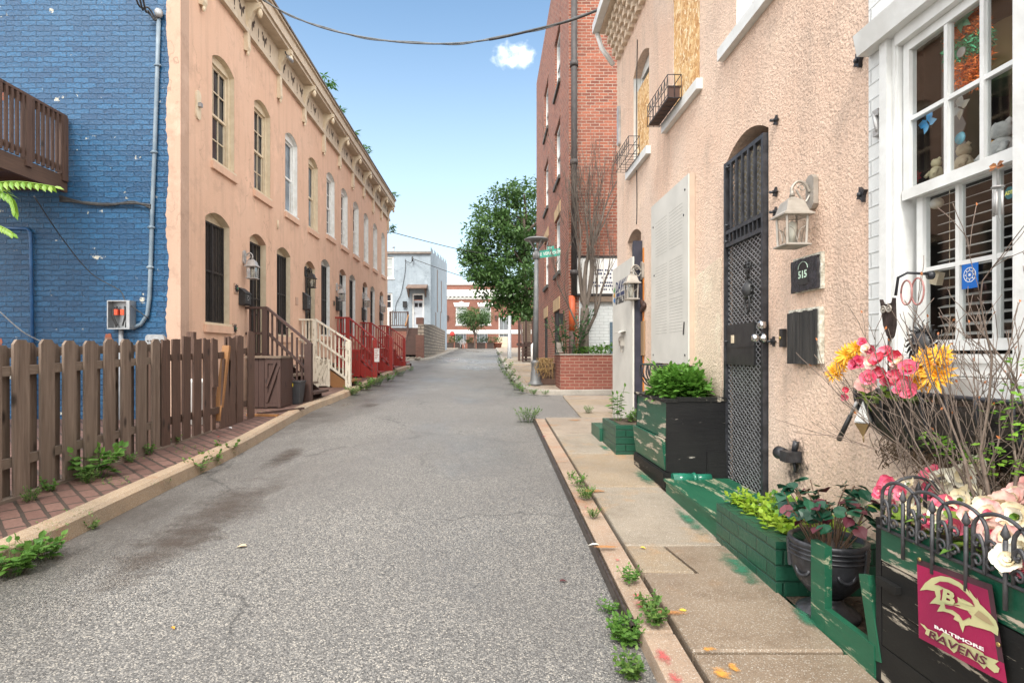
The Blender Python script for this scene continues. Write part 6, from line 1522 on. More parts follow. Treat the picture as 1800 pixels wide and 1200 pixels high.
# dark room behind
m = MB(); x0, x1 = xw+.115, xw+1.6
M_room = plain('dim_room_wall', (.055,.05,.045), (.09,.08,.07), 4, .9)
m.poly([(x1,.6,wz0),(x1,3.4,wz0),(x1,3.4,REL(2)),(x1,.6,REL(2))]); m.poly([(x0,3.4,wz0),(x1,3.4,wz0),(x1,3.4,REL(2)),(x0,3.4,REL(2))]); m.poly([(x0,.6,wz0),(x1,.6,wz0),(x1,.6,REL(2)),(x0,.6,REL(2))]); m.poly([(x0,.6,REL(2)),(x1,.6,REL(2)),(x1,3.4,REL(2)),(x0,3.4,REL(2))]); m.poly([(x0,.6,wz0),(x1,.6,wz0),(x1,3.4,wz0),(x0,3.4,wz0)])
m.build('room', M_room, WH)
# blinds behind the lower sash, zigzag edged valance behind the upper
B = thing('window_blind', 'dark slatted blind behind the lower sash of the white window', 'blind', fW(2.2,REL(.7),.16)); m = MB()
for k in range(17):
    z = REL(.70)-k*.041; m.prism([(-.017,z-.004),(.017,z+.008),(.017,z+.0105),(-.017,z-.0015)], lambda t,b,a: fW(a,b,.15+t), 1.5, 2.545)
m.build('slat', plain('dusty_slat', (.60,.59,.56), (.48,.47,.45), 9, .6), B, fix=True)
m = MB(); 
for a in (2.5, 2.27, 2.06): m.tube([fW(a,REL(.72),.15), fW(a,REL(.03),.15)], .002, 4)
m.build('cord', M_cream, B)
Cn = thing('curtain', 'thin grey curtain with a zigzag edge inside the upper sash', 'curtain', fW(2.5,REL(1.4),.2)); m = MB(); P = [(2.57,REL(.74)),(2.57,REL(1.4))]
for k in range(17): z = REL(1.4)-.66*k/16; P += [(2.44+.02*(k%2), z)]
m.prism(P, fW, .17, .174); m.build('cloth', plain('grey_gauze', (.16,.155,.15), (.22,.21,.2), 12, .9), Cn, fix=True)
Cd = thing('curtain', 'dark blue grey curtain hanging at the right of the upper sash', 'curtain', fW(2.1,REL(1.4),.25)); m = MB()
ps = [(2.1+.006*math.sin(k*1.9)+.012*k-.06, .26+.015*math.cos(k*2.3)) for k in range(9)]
for (a,t),(a2,t2) in zip(ps, ps[1:]): m.poly([fW(a,REL(.75),t), fW(a2,REL(.75),t2), fW(a2,REL(1.42),t2), fW(a,REL(1.42),t)])
m.build('cloth', plain('blue_grey_cloth', (.16,.17,.2), (.1,.1,.13), 14, .9), Cd)
# ---- ornaments inside and on the glass ----
xi_ = xw+.075
def at(px, py, dx=0): return onX(px, py, xi_+dx)
M_tinO = plain('orange_tinsel', (.95,.26,.03), (.8,.13,.01), 40, .25, 0, 9, .45); M_tinG = plain('green_tinsel', (.03,.42,.18), (.06,.5,.25), 40, .25, 0, 9, .45)
Gd = thing('tinsel_garland', 'orange and green tinsel garland wreath inside the upper sash', 'garland', at(1705,80)); mo, mg = MB(), MB()
for _ in range(2600):
    a, r_ = rnd.uniform(0,6.283), math.sqrt(rnd.random()); u, v = r_*math.cos(a), r_*math.sin(a)
    p = at(1703+42*u, 84+76*v-8*u, .035+jit(.02)); f = v+.15*u
    (mg if -.28 < f < .22 else mo).leaf(p, (jit(1),jit(1),jit(1)), (-1,jit(.6),jit(.6)), .022, .005, .1, 2)
mo.build('orange_tinsel', M_tinO, Gd); mg.build('green_tinsel', M_tinG, Gd)
p = at(1690,92,.0); m = MB(); m.lathe(p, [(.02,-.003),(.02,.003),(.015,.004),(.015,-.004)], 14, 'X'); m.box(p.x-.003,p.x+.003,p.y-.008,p.y+.008,p.z-.012,p.z+.012); m.build('charm', M_silv, Gd)
m = MB(); p = at(1690,35,.0)
for k in range(6): m.leaf(p, (0,math.cos(k),math.sin(k)), (-1,0,0), .05, .03, .2)
m.build('bow', plain('green_ribbon', (.15,.45,.28), (.1,.35,.22), 9, .4), Gd)
M_blueW = plain('blue_film', (.03,.33,.75), (.25,.6,.9), 9, .3); M_silF = plain('silver_film', (.55,.6,.62), (.5,.45,.35), 14, .25)
def butterfly(px, py, s, mat, label, tilt):
    p = at(px, py); T = thing('window_butterfly', label, 'butterfly', p, 'butterfly ornaments on the window'); 
    for sd in (-1,1):
        for (ang, L, W_) in ((.75,1.0,.62),(-.5,.75,.5)):
            m = MB(); a = tilt+ang if sd > 0 else tilt+math.pi-ang; m.leaf(p, (-.25, -math.cos(a), math.sin(a)), (-1,0,0), L*s, W_*s, .12); m.build('wing', mat, T)
    m = MB(); u = Vector((0,math.sin(tilt),math.cos(tilt))); m.tube([p-u*.4*s, p+u*.35*s], [.003,.005], 5); m.build('body', M_dark, T)
butterfly(1633, 217, .062, M_blueW, 'bright blue paper butterfly on the lower left upper pane', .5)
butterfly(1690, 190, .062, M_silF, 'silver and blue foil butterfly on the middle upper pane', .9)
p = at(1688,243); m = MB(); m.lathe(p, [(.0,-.006),(.022,-.005),(.026,0),(.022,.004)], 12, 'X'); single(m, 'glass_charm', plain('teal_glass', (.05,.35,.5), (.2,.5,.6), 40, .15), 'small round blue glass charm under the foil butterfly', 'charm')
def plush(px, py, s, mat, label):
    p = at(px, py, .05); T = thing('figurine', label, 'figurine', p, 'figurines on the sash rail'); m = MB()
    m.lathe(p, [(0,-.06*s),(.04*s,-.05*s),(.05*s,-.01*s),(.03*s,.03*s),(.015*s,.04*s)], 12); m.build('body', mat, T)
    m = MB(); m.lathe(p+Vector((0,0,.065*s)), [(0,-.035*s),(.03*s,-.02*s),(.035*s,.0),(.025*s,.025*s),(0,.034*s)], 12); 
    for sd in (-1,1): m.lathe(p+Vector((0,sd*.028*s,.09*s)), [(0,-.015*s),(.015*s,0),(0,.015*s)], 8)
    m.build('head', mat, T); m = MB()
    for sd in (-1,1): m.tube([p+Vector((-.02*s,sd*.035*s,.01*s)), p+Vector((-.05*s,sd*.045*s,-.03*s))], .013*s, 6)
    m.build('arm', mat, T)
M_plush = plain('white_plush', (.6,.6,.58), (.45,.45,.44), 50, .9); M_tan = plain('tan_plush', (.5,.42,.3), (.4,.32,.22), 50, .9)
plush(1762, 262, 1.1, M_plush, 'white bear figurine in the right upper pane'); plush(1694, 286, .8, M_tan, 'tan bear figurine in the middle upper pane'); plush(1646, 302, .6, plain('cream_plush', (.55,.5,.32)), 'small cream figurine in the left upper pane')
p = at(1672, 292, .03); m = MB(); m.lathe(p, [(0,-.02),(.012,-.012),(.014,0),(.008,.014),(0,.02)], 8); m.leaf(p, (0,.6,.5), (-1,0,0), .04, .02, .2); single(m, 'bird_ornament', M_blueW, 'tiny bright blue bird ornament beside the tan bear', 'bird')
p = at(1613, 311, .03); m = MB()
for k in range(7): m.leaf(p, (-.3,math.cos(k*.9),math.sin(k*.9)), (-1,0,0), .03, .02, .3)
single(m, 'red_flower', plain('red_cloth', (.5,.03,.05), (.4,.02,.04), 9), 'small red cloth flower at the lower left of the upper sash', 'flower')
p = at(1737, 255, .03); m = MB()
for k in range(9): m.leaf(p, (-.3,math.cos(k*.7),math.sin(k*.7)), (-1,0,0), .028, .018, .3)
single(m, 'yellow_ornament', plain('amber_glass', (.65,.33,.03), (.5,.22,.02), 9), 'small amber flower ornament left of the white bear', 'ornament')
p = at(1786, 85, .25); m = MB(); m.lathe(p, [(.12,-.12),(.075,.11)], 18, 'Z'); Lm = thing('table_lamp', 'tan lampshade glimpsed inside the right upper pane', 'lamp', p); m.build('lamp_shade', plain('tan_shade', (.42,.33,.14), (.36,.28,.12), 5), Lm)
m = MB(); m.lathe(p+Vector((0,0,-.13)), [(.123,-.02),(.123,.012)], 18); m.tube([p+Vector((0,0,-.13)), p+Vector((0,0,-.45))], .02, 8); m.build('lamp_base', plain('green_trim', (.08,.14,.06)), Lm)
m = MB(); p0 = at(1598,105,.02)
pts = [at(1604+jit(5), 100+k*13, .02) for k in range(18)]; m.tube(bez(pts,3), .002, 4)
for q in pts: m.tube([q, q+Vector((-.005,jit(.02),-.012))], .003, 4)
single(m, 'string_lights', plain('green_wire', (.03,.07,.05), (.05,.1,.07), 9), 'thin dark string of little lights down the left side of the sash', 'string lights')
# lower sash: shells, gift, blue sticker, alarm sticker, chime
xo_ = xw+.06
def lo(px, py, d=0): return onX(px, py, xo_+d)
p = lo(1645, 358, .04); m = MB(); m.lathe(p, [(0,-.03),(.022,-.02),(.026,0),(.018,.02),(0,.03)], 10, 'Y'); m.lathe(p+Vector((0,.055,.004)), [(.003,-.02),(.02,0),(.003,.02)], 9, 'Y'); single(m, 'foil_bow', M_silF, 'crumpled silver foil bow behind the lower left pane', 'bow')
p = lo(1645, 488, .035); m = MB(); m.box(p.x-.014, p.x+.014, p.y-.028, p.y+.022, p.z-.03, p.z+.025, rot=Matrix.Rotation(.3,3,'X')); m.leaf(p+Vector((0,0,.03)), (0,1,.6), (-1,0,0), .035, .02); m.leaf(p+Vector((0,0,.03)), (0,-1,.6), (-1,0,0), .035, .02); single(m, 'gift_ornament', M_cream, 'small cream gift box ornament behind the lower left pane', 'ornament')
c = [lo(1691,463,-.001), lo(1718,455,-.001), lo(1722,503,-.001), lo(1692,510,-.001)]
yA2, yB2 = (c[0].y+c[3].y)/2, (c[1].y+c[2].y)/2; zA2, zB2 = (c[2].z+c[3].z)/2, (c[0].z+c[1].z)/2
St_ = thing('window_sticker', 'blue square sticker with a white round star emblem on the lower middle pane', 'sticker', c[0]); m = MB(); m.prism([(yB2,zA2),(yA2,zA2),(yA2,zB2),(yB2,zB2)], lambda a,b,t: Vector((xo_+t,a,b)), -.003, -.001); m.build('square', plain('sticker_blue', (.01,.11,.42), (.012,.13,.46), 5, .35), St_, fix=True)
m = MB(); yc, zc2 = (yA2+yB2)/2, (zA2+zB2)/2; X = xo_-.0035
for r0, r1 in ((.030,.027),(.017,.014)):
    for k in range(20): t, t2 = k*math.pi/10, (k+1)*math.pi/10; m.poly([(X,yc+r0*math.cos(t),zc2+r0*math.sin(t)),(X,yc+r0*math.cos(t2),zc2+r0*math.sin(t2)),(X,yc+r1*math.cos(t2),zc2+r1*math.sin(t2)),(X,yc+r1*math.cos(t),zc2+r1*math.sin(t))])
for k in range(8): t = k*math.pi/4; m.poly([(X,yc+.015*math.cos(t-.3),zc2+.015*math.sin(t-.3)),(X,yc+.027*math.cos(t),zc2+.027*math.sin(t)),(X,yc+.015*math.cos(t+.3),zc2+.015*math.sin(t+.3))])
m.poly([(X,yc+.009*math.cos(k*math.pi/5)*(1 if k%2 else .45),zc2+.009*math.sin(k*math.pi/5)*(1 if k%2 else .45)) for k in range(10)]); m.build('emblem', M_white, St_)
p = lo(1775, 339, -.001); St2 = thing('window_sticker', 'octagonal dark green alarm sticker with three yellow letters on the lower right pane', 'sticker', p)
m = MB(); m.prism([(p.y+.02*math.cos(t*math.pi/4+.39),p.z+.024*math.sin(t*math.pi/4+.39)) for t in range(8)], lambda a,b,t: Vector((xo_+t,a,b)), -.003, -.001); m.build('octagon', plain('alarm_green', (.03,.11,.12), (.05,.15,.16), 5, .35), St2, fix=True)
text_mb('ADT', lambda u,v,t: Vector((xo_-.0035-t, p.y-u*.85, p.z-.006+v)), .019, 'CENTER', .0003, bold=.0006).build('lettering', plain('alarm_yellow', (.75,.72,.15)), St2)
p = onX(1755, 292, xw-.01); Ch = thing('wind_chime', 'silver wind chime with a brass butterfly hung from the sash rail', 'wind chime', p)
m = MB()
for k in range(4): m.leaf(p+Vector((-.005,0,0)), (-.3,(-1)**k*1.0,(.35 if k<2 else -.25)), (-1,0,.3), .032, .022, .2)
m.build('butterfly', plain('copper', (.40,.17,.06), (.3,.12,.05), 9, .4, 0, 9, .6), Ch)
m = MB(); c0 = onX(1754, 329, xw-.02); m.lathe(c0, [(.018,-.003),(.021,0),(.018,.003),(.013,.002),(.013,-.002)], 14); m.tube([p, c0], .0012, 4); m.build('ring', M_silv, Ch)
for k, (dy, l) in enumerate(((.018,.085),(-.018,.085),(.003,.075),(-.004,.085))):
    m = MB(); q = c0+Vector((-.008 if k > 1 else 0, dy, 0)); m.tube([q, q-Vector((0,0,.018))], .0008, 3); m.tube([q-Vector((0,0,.018)), q-Vector((0,0,.018+l))], .0042, 8); m.build('chime_tube', M_silv, Ch)
m = MB(); m.tube([c0, c0-Vector((0,0,.1)), c0-Vector((0,.012,.135))], .0012, 4); m.build('pull_cord', M_silv, Ch)
# ================= PLANTERS, STEP, URN, FLOWERS =================
rnd.seed(21)
def greenpaint(name, c=(.012,.105,.06), c2=(.02,.15,.085), chip=None, under=(.42,.36,.28), axis='Y', rough=.38, spec=.5):
    t = NT(name); v = t.co(); st = {'Z':(1,1,.15),'X':(.15,1,1),'Y':(1,.15,1)}[axis]
    w = t.noise(t.co('Object', st), 30, 6, .65); b = t.noise(v, 3, 4)
    col = t.mix(t.ramp(b, [(.35,0),(.65,1)]), c, c2)
    if chip:
        ch = t.noise(t.co('Object', st), 13, 8, .72); m = t.ramp(ch, [(chip,0),(chip+.03,1)]); col = t.mix(m, col, under)
    return t.done(col, rough, t.bump(w, .5, .006), 0, spec)
M_gr = greenpaint('dark_green_paint', (.006,.06,.034), (.01,.085,.048)); M_grC = greenpaint('chipped_green_paint', (.006,.062,.034), (.01,.09,.05), chip=.545, under=(.42,.36,.28))
M_grY = greenpaint('green_board_paint', (.006,.07,.036), (.012,.10,.05), .56, (.26,.27,.18), rough=.5)
M_bkC = greenpaint('black_worn_paint', (.008,.008,.008), (.012,.012,.011), .565, (.33,.29,.23), rough=.62, spec=.25)
M_bk = greenpaint('black_side_paint', (.007,.007,.008), (.013,.013,.013), .63, (.3,.28,.25), 'X', .6, .25)
M_gbrick = brickmat('green_painted_brick', (.007,.06,.034), (.011,.08,.046), (.004,.035,.02), .215, .075, .007, .8, .4, .25, smooth=.6, paint=(.34,.27,.19), chip=.64)
RZ = lambda y: gz(y)+RDZ
# ---- tall crate planter ----
T = thing('crate_planter', 'tall peeling green and black wooden planter box left of the gate', 'planter', (1.38, 4.9, RZ(4.9)))
y0, y1 = 4.5, 5.42; x0 = 1.39; z0 = RZ(4.9); zt = onX(1168, 708, 1.39).z+.02
m = MB()
def slant(mb, za, zb, xo_a, xo_b, a, b, th=.03):
    mb.prism([(xo_a,za),(xo_b,zb),(xo_b+th,zb),(xo_a+th,za)], lambda x,z,t: Vector((x,t,z)), a, b)
h = zt-z0
slant(m, z0+.14, z0+h*.56, x0-.005, x0-.035, y0+.01, y1); m.build('lower_front_board', M_grC, T, fix=True)
m = MB(); slant(m, z0+h*.565, zt-.01, x0+.0, x0+.008, y0+.02, y1-.02); m.build('upper_front_board', M_grC, T, fix=True)
m = MB(); m.prism([(x0-.005,z0+.14),(x0-.0,zt-.01),(1.85,zt+.03),(1.85,z0+.02)], lambda x,z,t: Vector((x,t,z)), y0-.022, y0); m.build('side_board', M_bk, T, fix=True)
m = MB(); m.box(1.70, 1.852, y0-.04, y0-.0225, z0+.02, z0+.30); m.build('side_patch_board', M_bk, T)
m = MB(); m.box(x0-.02, x0+.03, y0-.03, y1, z0, z0+.13); m.box(x0-.03, x0-.0205, y0-.02, y1-.02, z0+.06, z0+.125); m.build('plinth', M_bkC, T)
m = MB(); m.box(x0, 1.86, y1-.02, y1, z0, zt-.02); m.build('back_board', M_bk, T)
m = MB(); m.box(x0-.02, x0+.09, y0-.03, y1+.01, zt-.012, zt+.012); m.box(x0+.091, 1.86, y0-.03, y0+.05, zt-.005, zt+.028); m.box(1.78, 1.86, y0+.051, y1, zt-.0, zt+.026); m.box(x0+.091, 1.779, y1-.06, y1+.01, zt-.005, zt+.02); m.build('rim', M_bkC, T)
m = MB(); m.box(x0+.03, 1.85, y0+.01, y1-.03, zt-.12, zt-.05); m.build('soil', M_soil, T)
m = MB(); m.tube([(x0+.03,y0-.06,z0+.085),(x0+.19,y0-.06,z0+.09)], [.05,.045], 12); m.tube([(x0+.19,y0-.06,z0+.09),(1.72,y0-.06,z0+.095)], [.038,.036], 12); m.lathe((x0+.2,y0-.06,z0+.09), [(.045,-.015),(.052,0),(.045,.015)], 12, 'X')
single(m, 'drain_pipe', plain('glossy_green_paint', (.012,.12,.075), (.02,.17,.11), 9, .18), 'glossy green painted drain pipe along the foot of the tall crate planter', 'pipe')
P = thing('plant', 'bushy bright green plant growing in the tall crate planter', 'plant', (1.6, 4.9, zt-.05)); m = MB()
M_mint = leafmat('mint_leaf', (.07,.20,.025), (.17,.36,.06), .45, .3)
for (x,y,n,hh) in ((1.62,4.95,34,.33),(1.55,4.78,24,.26),(1.70,5.12,20,.28),(1.68,4.72,16,.2)):
    weed_stems(m, (x,y,zt-.05), n, hh, .16, .068, .042, .5, 9, 3)
for _ in range(900):
    v = Vector((jit(1),jit(1),abs(jit(1)))); v.normalize(); q = Vector((1.62,4.9,zt-.02))+Vector((v.x*.21,v.y*.36,v.z*.27))*rnd.uniform(.7,1.05)
    m.leaf(q, v+Vector((jit(.6),jit(.6),jit(.5))), (jit(.5),jit(.5),1), .075*rnd.uniform(.7,1.15), .05*rnd.uniform(.7,1.1), .18)
m.build('leaves', M_mint, P)
B = thing('basket', 'black curved iron window basket behind the crate planter plant', 'basket', (XR, 5.6, REL(-.1))); m = MB(); p0, p1 = onX(1139, 641, XR-.2), onX(1256, 641, XR-.06)
ya_, yb2_ = 5.28, 6.2; zt2 = REL(-.11)
m.tube([(XR-.01,yb2_,zt2),(XR-.24,yb2_,zt2),(XR-.24,ya_,zt2),(XR-.01,ya_,zt2)], .011, 6)
for k in range(8): y = ya_+(yb2_-ya_)*k/7; m.tube(bez([(XR-.24,y,zt2),(XR-.25,y,zt2-.1),(XR-.18,y,zt2-.22),(XR-.02,y,zt2-.27)],4), .008, 5)
for k in range(3): x = XR-.24+.08*k; m.tube(bez([(x,yb2_,zt2),(x+.01,yb2_,zt2-.12),(XR-.04,yb2_,zt2-.26)],4), .008, 5)
m.build('cage', M_iron, B)
# ---- small green planter with step and little mailbox ----
a = onG(1043, 762, RDZ); 
T = thing('green_planter', 'low green brick planter with a ledge by the white steel door', 'planter', (1.3, 6.3, RZ(6.3)))
m = MB(); z = RZ(6.4); m.box(1.29, 1.86, 5.85, 6.55, z-.1, z+.28); m.build('wall', M_gbrick, T)
m = MB(); m.box(1.26, 1.86, 6.56, 7.1, z-.1, z+.16); m.build('ledge', M_gr, T)
m = MB(); m.box(1.35, 1.80, 5.91, 6.49, z+.2801, z+.284); m.build('soil', M_soil, T)
P = thing('plant', 'upright leafy weed standing in the low green brick planter', 'plant', (1.4, 6.2, z+.28)); m = MB()
weed_stems(m, (1.40,6.25,z+.28), 5, .40, .1, .075, .042, .12, 11, 3); weed_stems(m, (1.5,6.2,z+.28), 16, .12, .3, .05, .035, .5, 5, 3); m.build('leaves', M_weed, P)
p = onX(1109, 728, 1.66); B = thing('letter_box', 'small black box with a round dial beside the crate planter', 'box', p); m = MB(); m.box(1.58, 1.72, 5.6, 5.75, z+.2, z+.47); m.box(1.57, 1.73, 5.59, 5.76, z+.471, z+.49); m.build('box', M_black, B)
m = MB(); m.lathe((1.65,5.598,z+.40), [(.04,0),(.04,-.006),(.03,-.008),(.03,-.004),(0,-.004)], 14, 'Y'); m.build('dial', M_pew, B); m = MB(); m.lathe((1.65,5.597,z+.27), [(.035,0),(.035,-.003),(0,-.004)], 12, 'Y', sx=1, sy=1.3); m.build('white_tag', M_white, B)
# ---- green step and brick bed ----
m = MB(); zs = RZ(4.0); m.box(1.37, 1.87, 3.42, 4.44, zs-.1, zs+.10); m.box(1.355, 1.87, 3.41, 4.45, zs+.101, zs+.12)
single(m, 'door_step', M_grY, 'low green painted step in front of the black gate', 'step')
T = thing('brick_bed', 'green painted brick flower bed beside the black urn', 'planter', (1.36, 3.0, RZ(3)))
za = RZ(3.0); zt = onX(1360, 948, 1.36).z
m = MB(); m.box(1.355, 1.46, 2.70, 3.41, za-.1, zt); m.box(1.461, 1.80, 2.70, 2.80, za-.1, zt-.003); m.box(1.80, 1.872, 2.70, 3.41, za-.1, zt-.01); m.build('wall', M_gbrick, T)
m = MB(); m.box(1.461, 1.80, 2.801, 3.41, za, zt-.05); m.build('soil', M_soil, T)
M_limeL = leafmat('lime_leaf', (.22,.40,.025), (.40,.52,.06), .45, .35)
P = thing('plant', 'lime green ground plants spilling over the green brick bed', 'plant', (1.6, 3.1, zt-.04)); m = MB(); m2 = MB()
for _ in range(62): weed_stems(m, (rnd.uniform(1.45,1.77), rnd.uniform(2.78,3.45), zt-.06), 2, .11, .06, .045, .036, .5, 6, 3)
for _ in range(9): weed_stems(m2, (rnd.uniform(1.45,1.74), rnd.uniform(2.78,3.3), zt-.06), 2, .12, .06, .06, .05, .5, 4, 3)
m.build('leaves', M_limeL, P); m2.build('darker_leaves', M_weed, P)
# ---- urn ----
c = onG(1437, 1066, RDZ-.02); c = Vector((1.50, 2.53, RZ(2.53)-.02))
U = thing('urn', 'black cast urn on a fluted foot with relief bands, beside the green post', 'urn', c); k_ = 1.0
m = MB(); m.lathe(c, [(.125,0),(.13,.015),(.12,.03),(.075,.055),(.06,.075),(.065,.09)], 32); m.build('foot', M_iron, U)
m = MB(); m.lathe(c, [(.06,.09),(.085,.11),(.125,.16),(.148,.22),(.155,.28),(.152,.315),(.158,.325),(.16,.34),(.152,.345),(.14,.34),(.13,.31)], 36)
for j in range(3): m.lathe(c, [(.155,.268+.02*j),(.161,.273+.02*j),(.155,.278+.02*j)], 36)
for j in range(5):
    t = j*1.2566+.3; u = Vector((math.cos(t), math.sin(t), 0)); m.bar(c+u*.158+Vector((0,0,.33)), c+u*.152+Vector((0,0,.21)), .03, .012, u); 
    t2 = t+.62; w = Vector((math.cos(t2), math.sin(t2), 0)); v = Vector((-w.y, w.x, 0)); m.tube([c+w*(.150-.012*abs(q-4)/4)+v*(.035*math.cos(q*math.pi/8))+Vector((0,0,.225-.03*math.sin(q*math.pi/8))) for q in range(9)], .008, 6)
m.build('bowl', M_iron, U)
m = MB(); m.lathe(c, [(0,.30),(.14,.30)], 20); m.build('soil', M_soil, U)
M_cole = leafmat('dark_heart_leaf', (.010,.05,.03), (.022,.10,.05), .35, .12); M_coleR = leafmat('wine_leaf', (.085,.018,.03), (.17,.045,.055), .4, .12); M_stem = plain('wine_stem', (.10,.055,.035), (.16,.1,.06), 9, .6)
P = thing('plant', 'stemmed plant with dark heart shaped leaves growing in the black urn', 'plant', c+Vector((0,0,.3))); ms, ml, mr = MB(), MB(), MB()
for k in range(52):
    a = rnd.uniform(0,6.283); r_ = .16*math.sqrt(rnd.random())+.02; e = c+Vector((r_*math.cos(a)*1.1, r_*math.sin(a), .43+.14*rnd.random())); s0 = c+Vector((r_*.4*math.cos(a), r_*.4*math.sin(a), .30))
    cur = bez([s0, (s0+e)/2+Vector((jit(.02),jit(.02),.02)), e], 4); ms.tube(cur, .0028, 4, False)
    for q in range(3):
        b = a+jit(1.6); (mr if rnd.random() < .13 else ml).leaf(e+Vector((jit(.02),jit(.02),jit(.02))), (math.cos(b),math.sin(b),-.25+jit(.5)), (jit(.5),jit(.5),1), .06*rnd.uniform(.7,1.15), .058*rnd.uniform(.8,1.1), .18)
for k in range(26): a = k*.6; ml.leaf(c+Vector((.08*math.cos(a),.08*math.sin(a),.31)), (math.cos(a),math.sin(a),.5+jit(.3)), (0,0,1), .08, .05, .2)
ms.build('stem', M_stem, P); ml.build('leaves', M_cole, P); mr.build('wine_leaves', M_coleR, P)
# ---- green edging boards ----
E = thing('edging_board', 'bright green board edging with one upright post round the soil patch', 'edging', (1.4, 2.4, RZ(2.4)))
za = RZ(2.4); zt = onX(1440, 950, 1.395).z
m = MB(); m.box(1.372, 1.402, 2.335, 2.435, za-.02, zt); m.build('upright', M_grY, E)
m = MB(); m.box(1.372, 1.40, 2.035, 2.334, za-.02, za+.10); m.build('low_board', M_grY, E)
m = MB(); m.bar((1.388,2.03,za+.05), (1.388,2.10,za+.33), .025, .05, (0,1,0)); m.build('short_upright', M_grY, E)
m = MB(); 
for _ in range(520):
    x, y = rnd.uniform(1.41,1.87), rnd.uniform(2.06,2.68); m.leaf((x,y,RZ(y)-.015+rnd.random()*.02), (jit(1),jit(1),jit(.3)), (jit(.5),jit(.5),1), rnd.uniform(.01,.035), rnd.uniform(.006,.018), .3, 2)
tag(m.build('leaf_litter', plain('dead_leaf', (.12,.075,.045), (.05,.035,.025), 30, .9)), 'brown dead leaf litter and mulch inside the green edging', 'litter', kind='stuff')
m = MB(); m.poly([(1.40,2.03,RZ(2.03)-.018),(1.88,2.03,RZ(2.03)-.018),(1.88,2.70,RZ(2.70)-.016),(1.40,2.70,RZ(2.70)-.016)]); struct(m, 'soil_patch', M_soil)
# ---- big box planter with iron edging and flag ----
BXp = thing('box_planter', 'large green and black board planter with a team flag at the right edge', 'planter', (1.38, 1.6, RZ(1.6)))
x0 = 1.38; ya, yb = .75, onX(1549, 950, 1.38).y; z0 = RZ(1.5); zt = onX(1546, 908, 1.38).z
zmid = onX(1560, 990, 1.38).z
m = MB(); m.box(x0, x0+.03, ya, yb, zmid+.002, zt); m.build('upper_board', M_grC, BXp)
hb = (zmid-z0)/3
for k in range(3):
    m = MB(); m.box(x0+.002*(k%2), x0+.03, ya, yb-.002*k, z0+hb*k, z0+hb*(k+1)-.004); m.build('lower_board', M_bkC, BXp)
m = MB(); m.box(x0+.0, 1.86, yb+.001, yb+.028, z0, zt-.005); m.build('end_board', M_bk, BXp)
m = MB(); m.box(x0-.02, x0-.0005, yb-.10, yb+.0, zmid-.08, zmid-.055); m.build('ledge_strip', M_bkC, BXp)
m = MB(); m.box(x0+.031, 1.87, ya, yb, zt-.10, zt-.05); m.build('soil', M_soil, BXp)
def edging(fn, y_start, n, w, zb, hgt):
    """wrought edging: overlapping hoops with inner scrolls and spears; fn(u,z,t)"""
    big, sc, sps = MB(), MB(), []
    for k in range(n):
        u = y_start+w*k
        big.tube([fn(u, zb-.02, .0)]+[fn(u+w*.68-w*.68*math.cos(t*math.pi/12), zb+hgt*.62+hgt*.38*math.sin(t*math.pi/12), .0) for t in range(13)]+[fn(u+w*1.36, zb-.02, .0)], .0058, 6)
        for s_ in (-1, 1):
            q = u+w*.34+s_*w*.16
            sc.tube([fn(q+s_*(w*.15-.018*(1-j*.075)*math.cos(j*.62)-.0)-s_*w*.1, zb+hgt*.42+.018*(1-j*.075)*math.sin(j*.62), .006) for j in range(11)], .0045, 5)
        sc.tube(bez([fn(u+w*.34, zb-.02, .006), fn(u+w*.34, zb+hgt*.3, .006), fn(u+w*.2, zb+hgt*.55, .006), fn(u+w*.06, zb+hgt*.40, .006), fn(u+w*.16, zb+hgt*.33, .006)],5), .005, 5)
        for s_ in (-1, 1): sc.tube([fn(u+w*.34+s_*(.022+.020*(1-j*.07)*math.cos(j*.65)), zb+.012+.020*(1-j*.07)*math.sin(j*.65), .006) for j in range(11)], .0045, 5)
        c_ = u+w*.84; sp = MB(); sps.append(sp); sp.tube([fn(c_, zb-.09, .004), fn(c_, zb+hgt*.62, .004)], .006, 6); sp.lathe(fn(c_, zb+hgt*.62, .004), [(.004,0),(.012,.012),(.006,.03),(0,.045)], 6)
    sc.tube([fn(y_start-.02, zb-.018, .0), fn(y_start+w*(n+.4), zb-.018, .0)], .006, 6)
    return big, sc, sps
M_edge = plain('dark_edging_iron', (.045,.045,.05), (.08,.08,.085), 20, .5, .15, 80, .3)
E = thing('garden_edging', 'wrought iron hoop edging with spear tips along the box planter rim', 'edging', (x0-.01, 1.5, zt))
big, sc, sp = edging(lambda u,z,t: Vector((x0-.010-t, yb-.02-u, z)), 0, 9, .125, zt-.012, .155)
big.build('hoop', M_edge, E); sc.build('scroll', M_grY if False else M_edge, E); [q_.build('spear', M_edge, E) for q_ in sp]
big, sc, sp = edging(lambda u,z,t: Vector((x0+.03+u, yb+.0+t, z)), 0, 3, .125, zt-.012, .155)
big.build('hoop', M_edge, E); [q_.build('spear', M_edge, E) for q_ in sp]
big, sc, sp = edging(lambda u,z,t: Vector((1.845, yb-.02-u, z)), 0, 5, .15, zt-.012, .16)
big.build('hoop', M_edge, E)
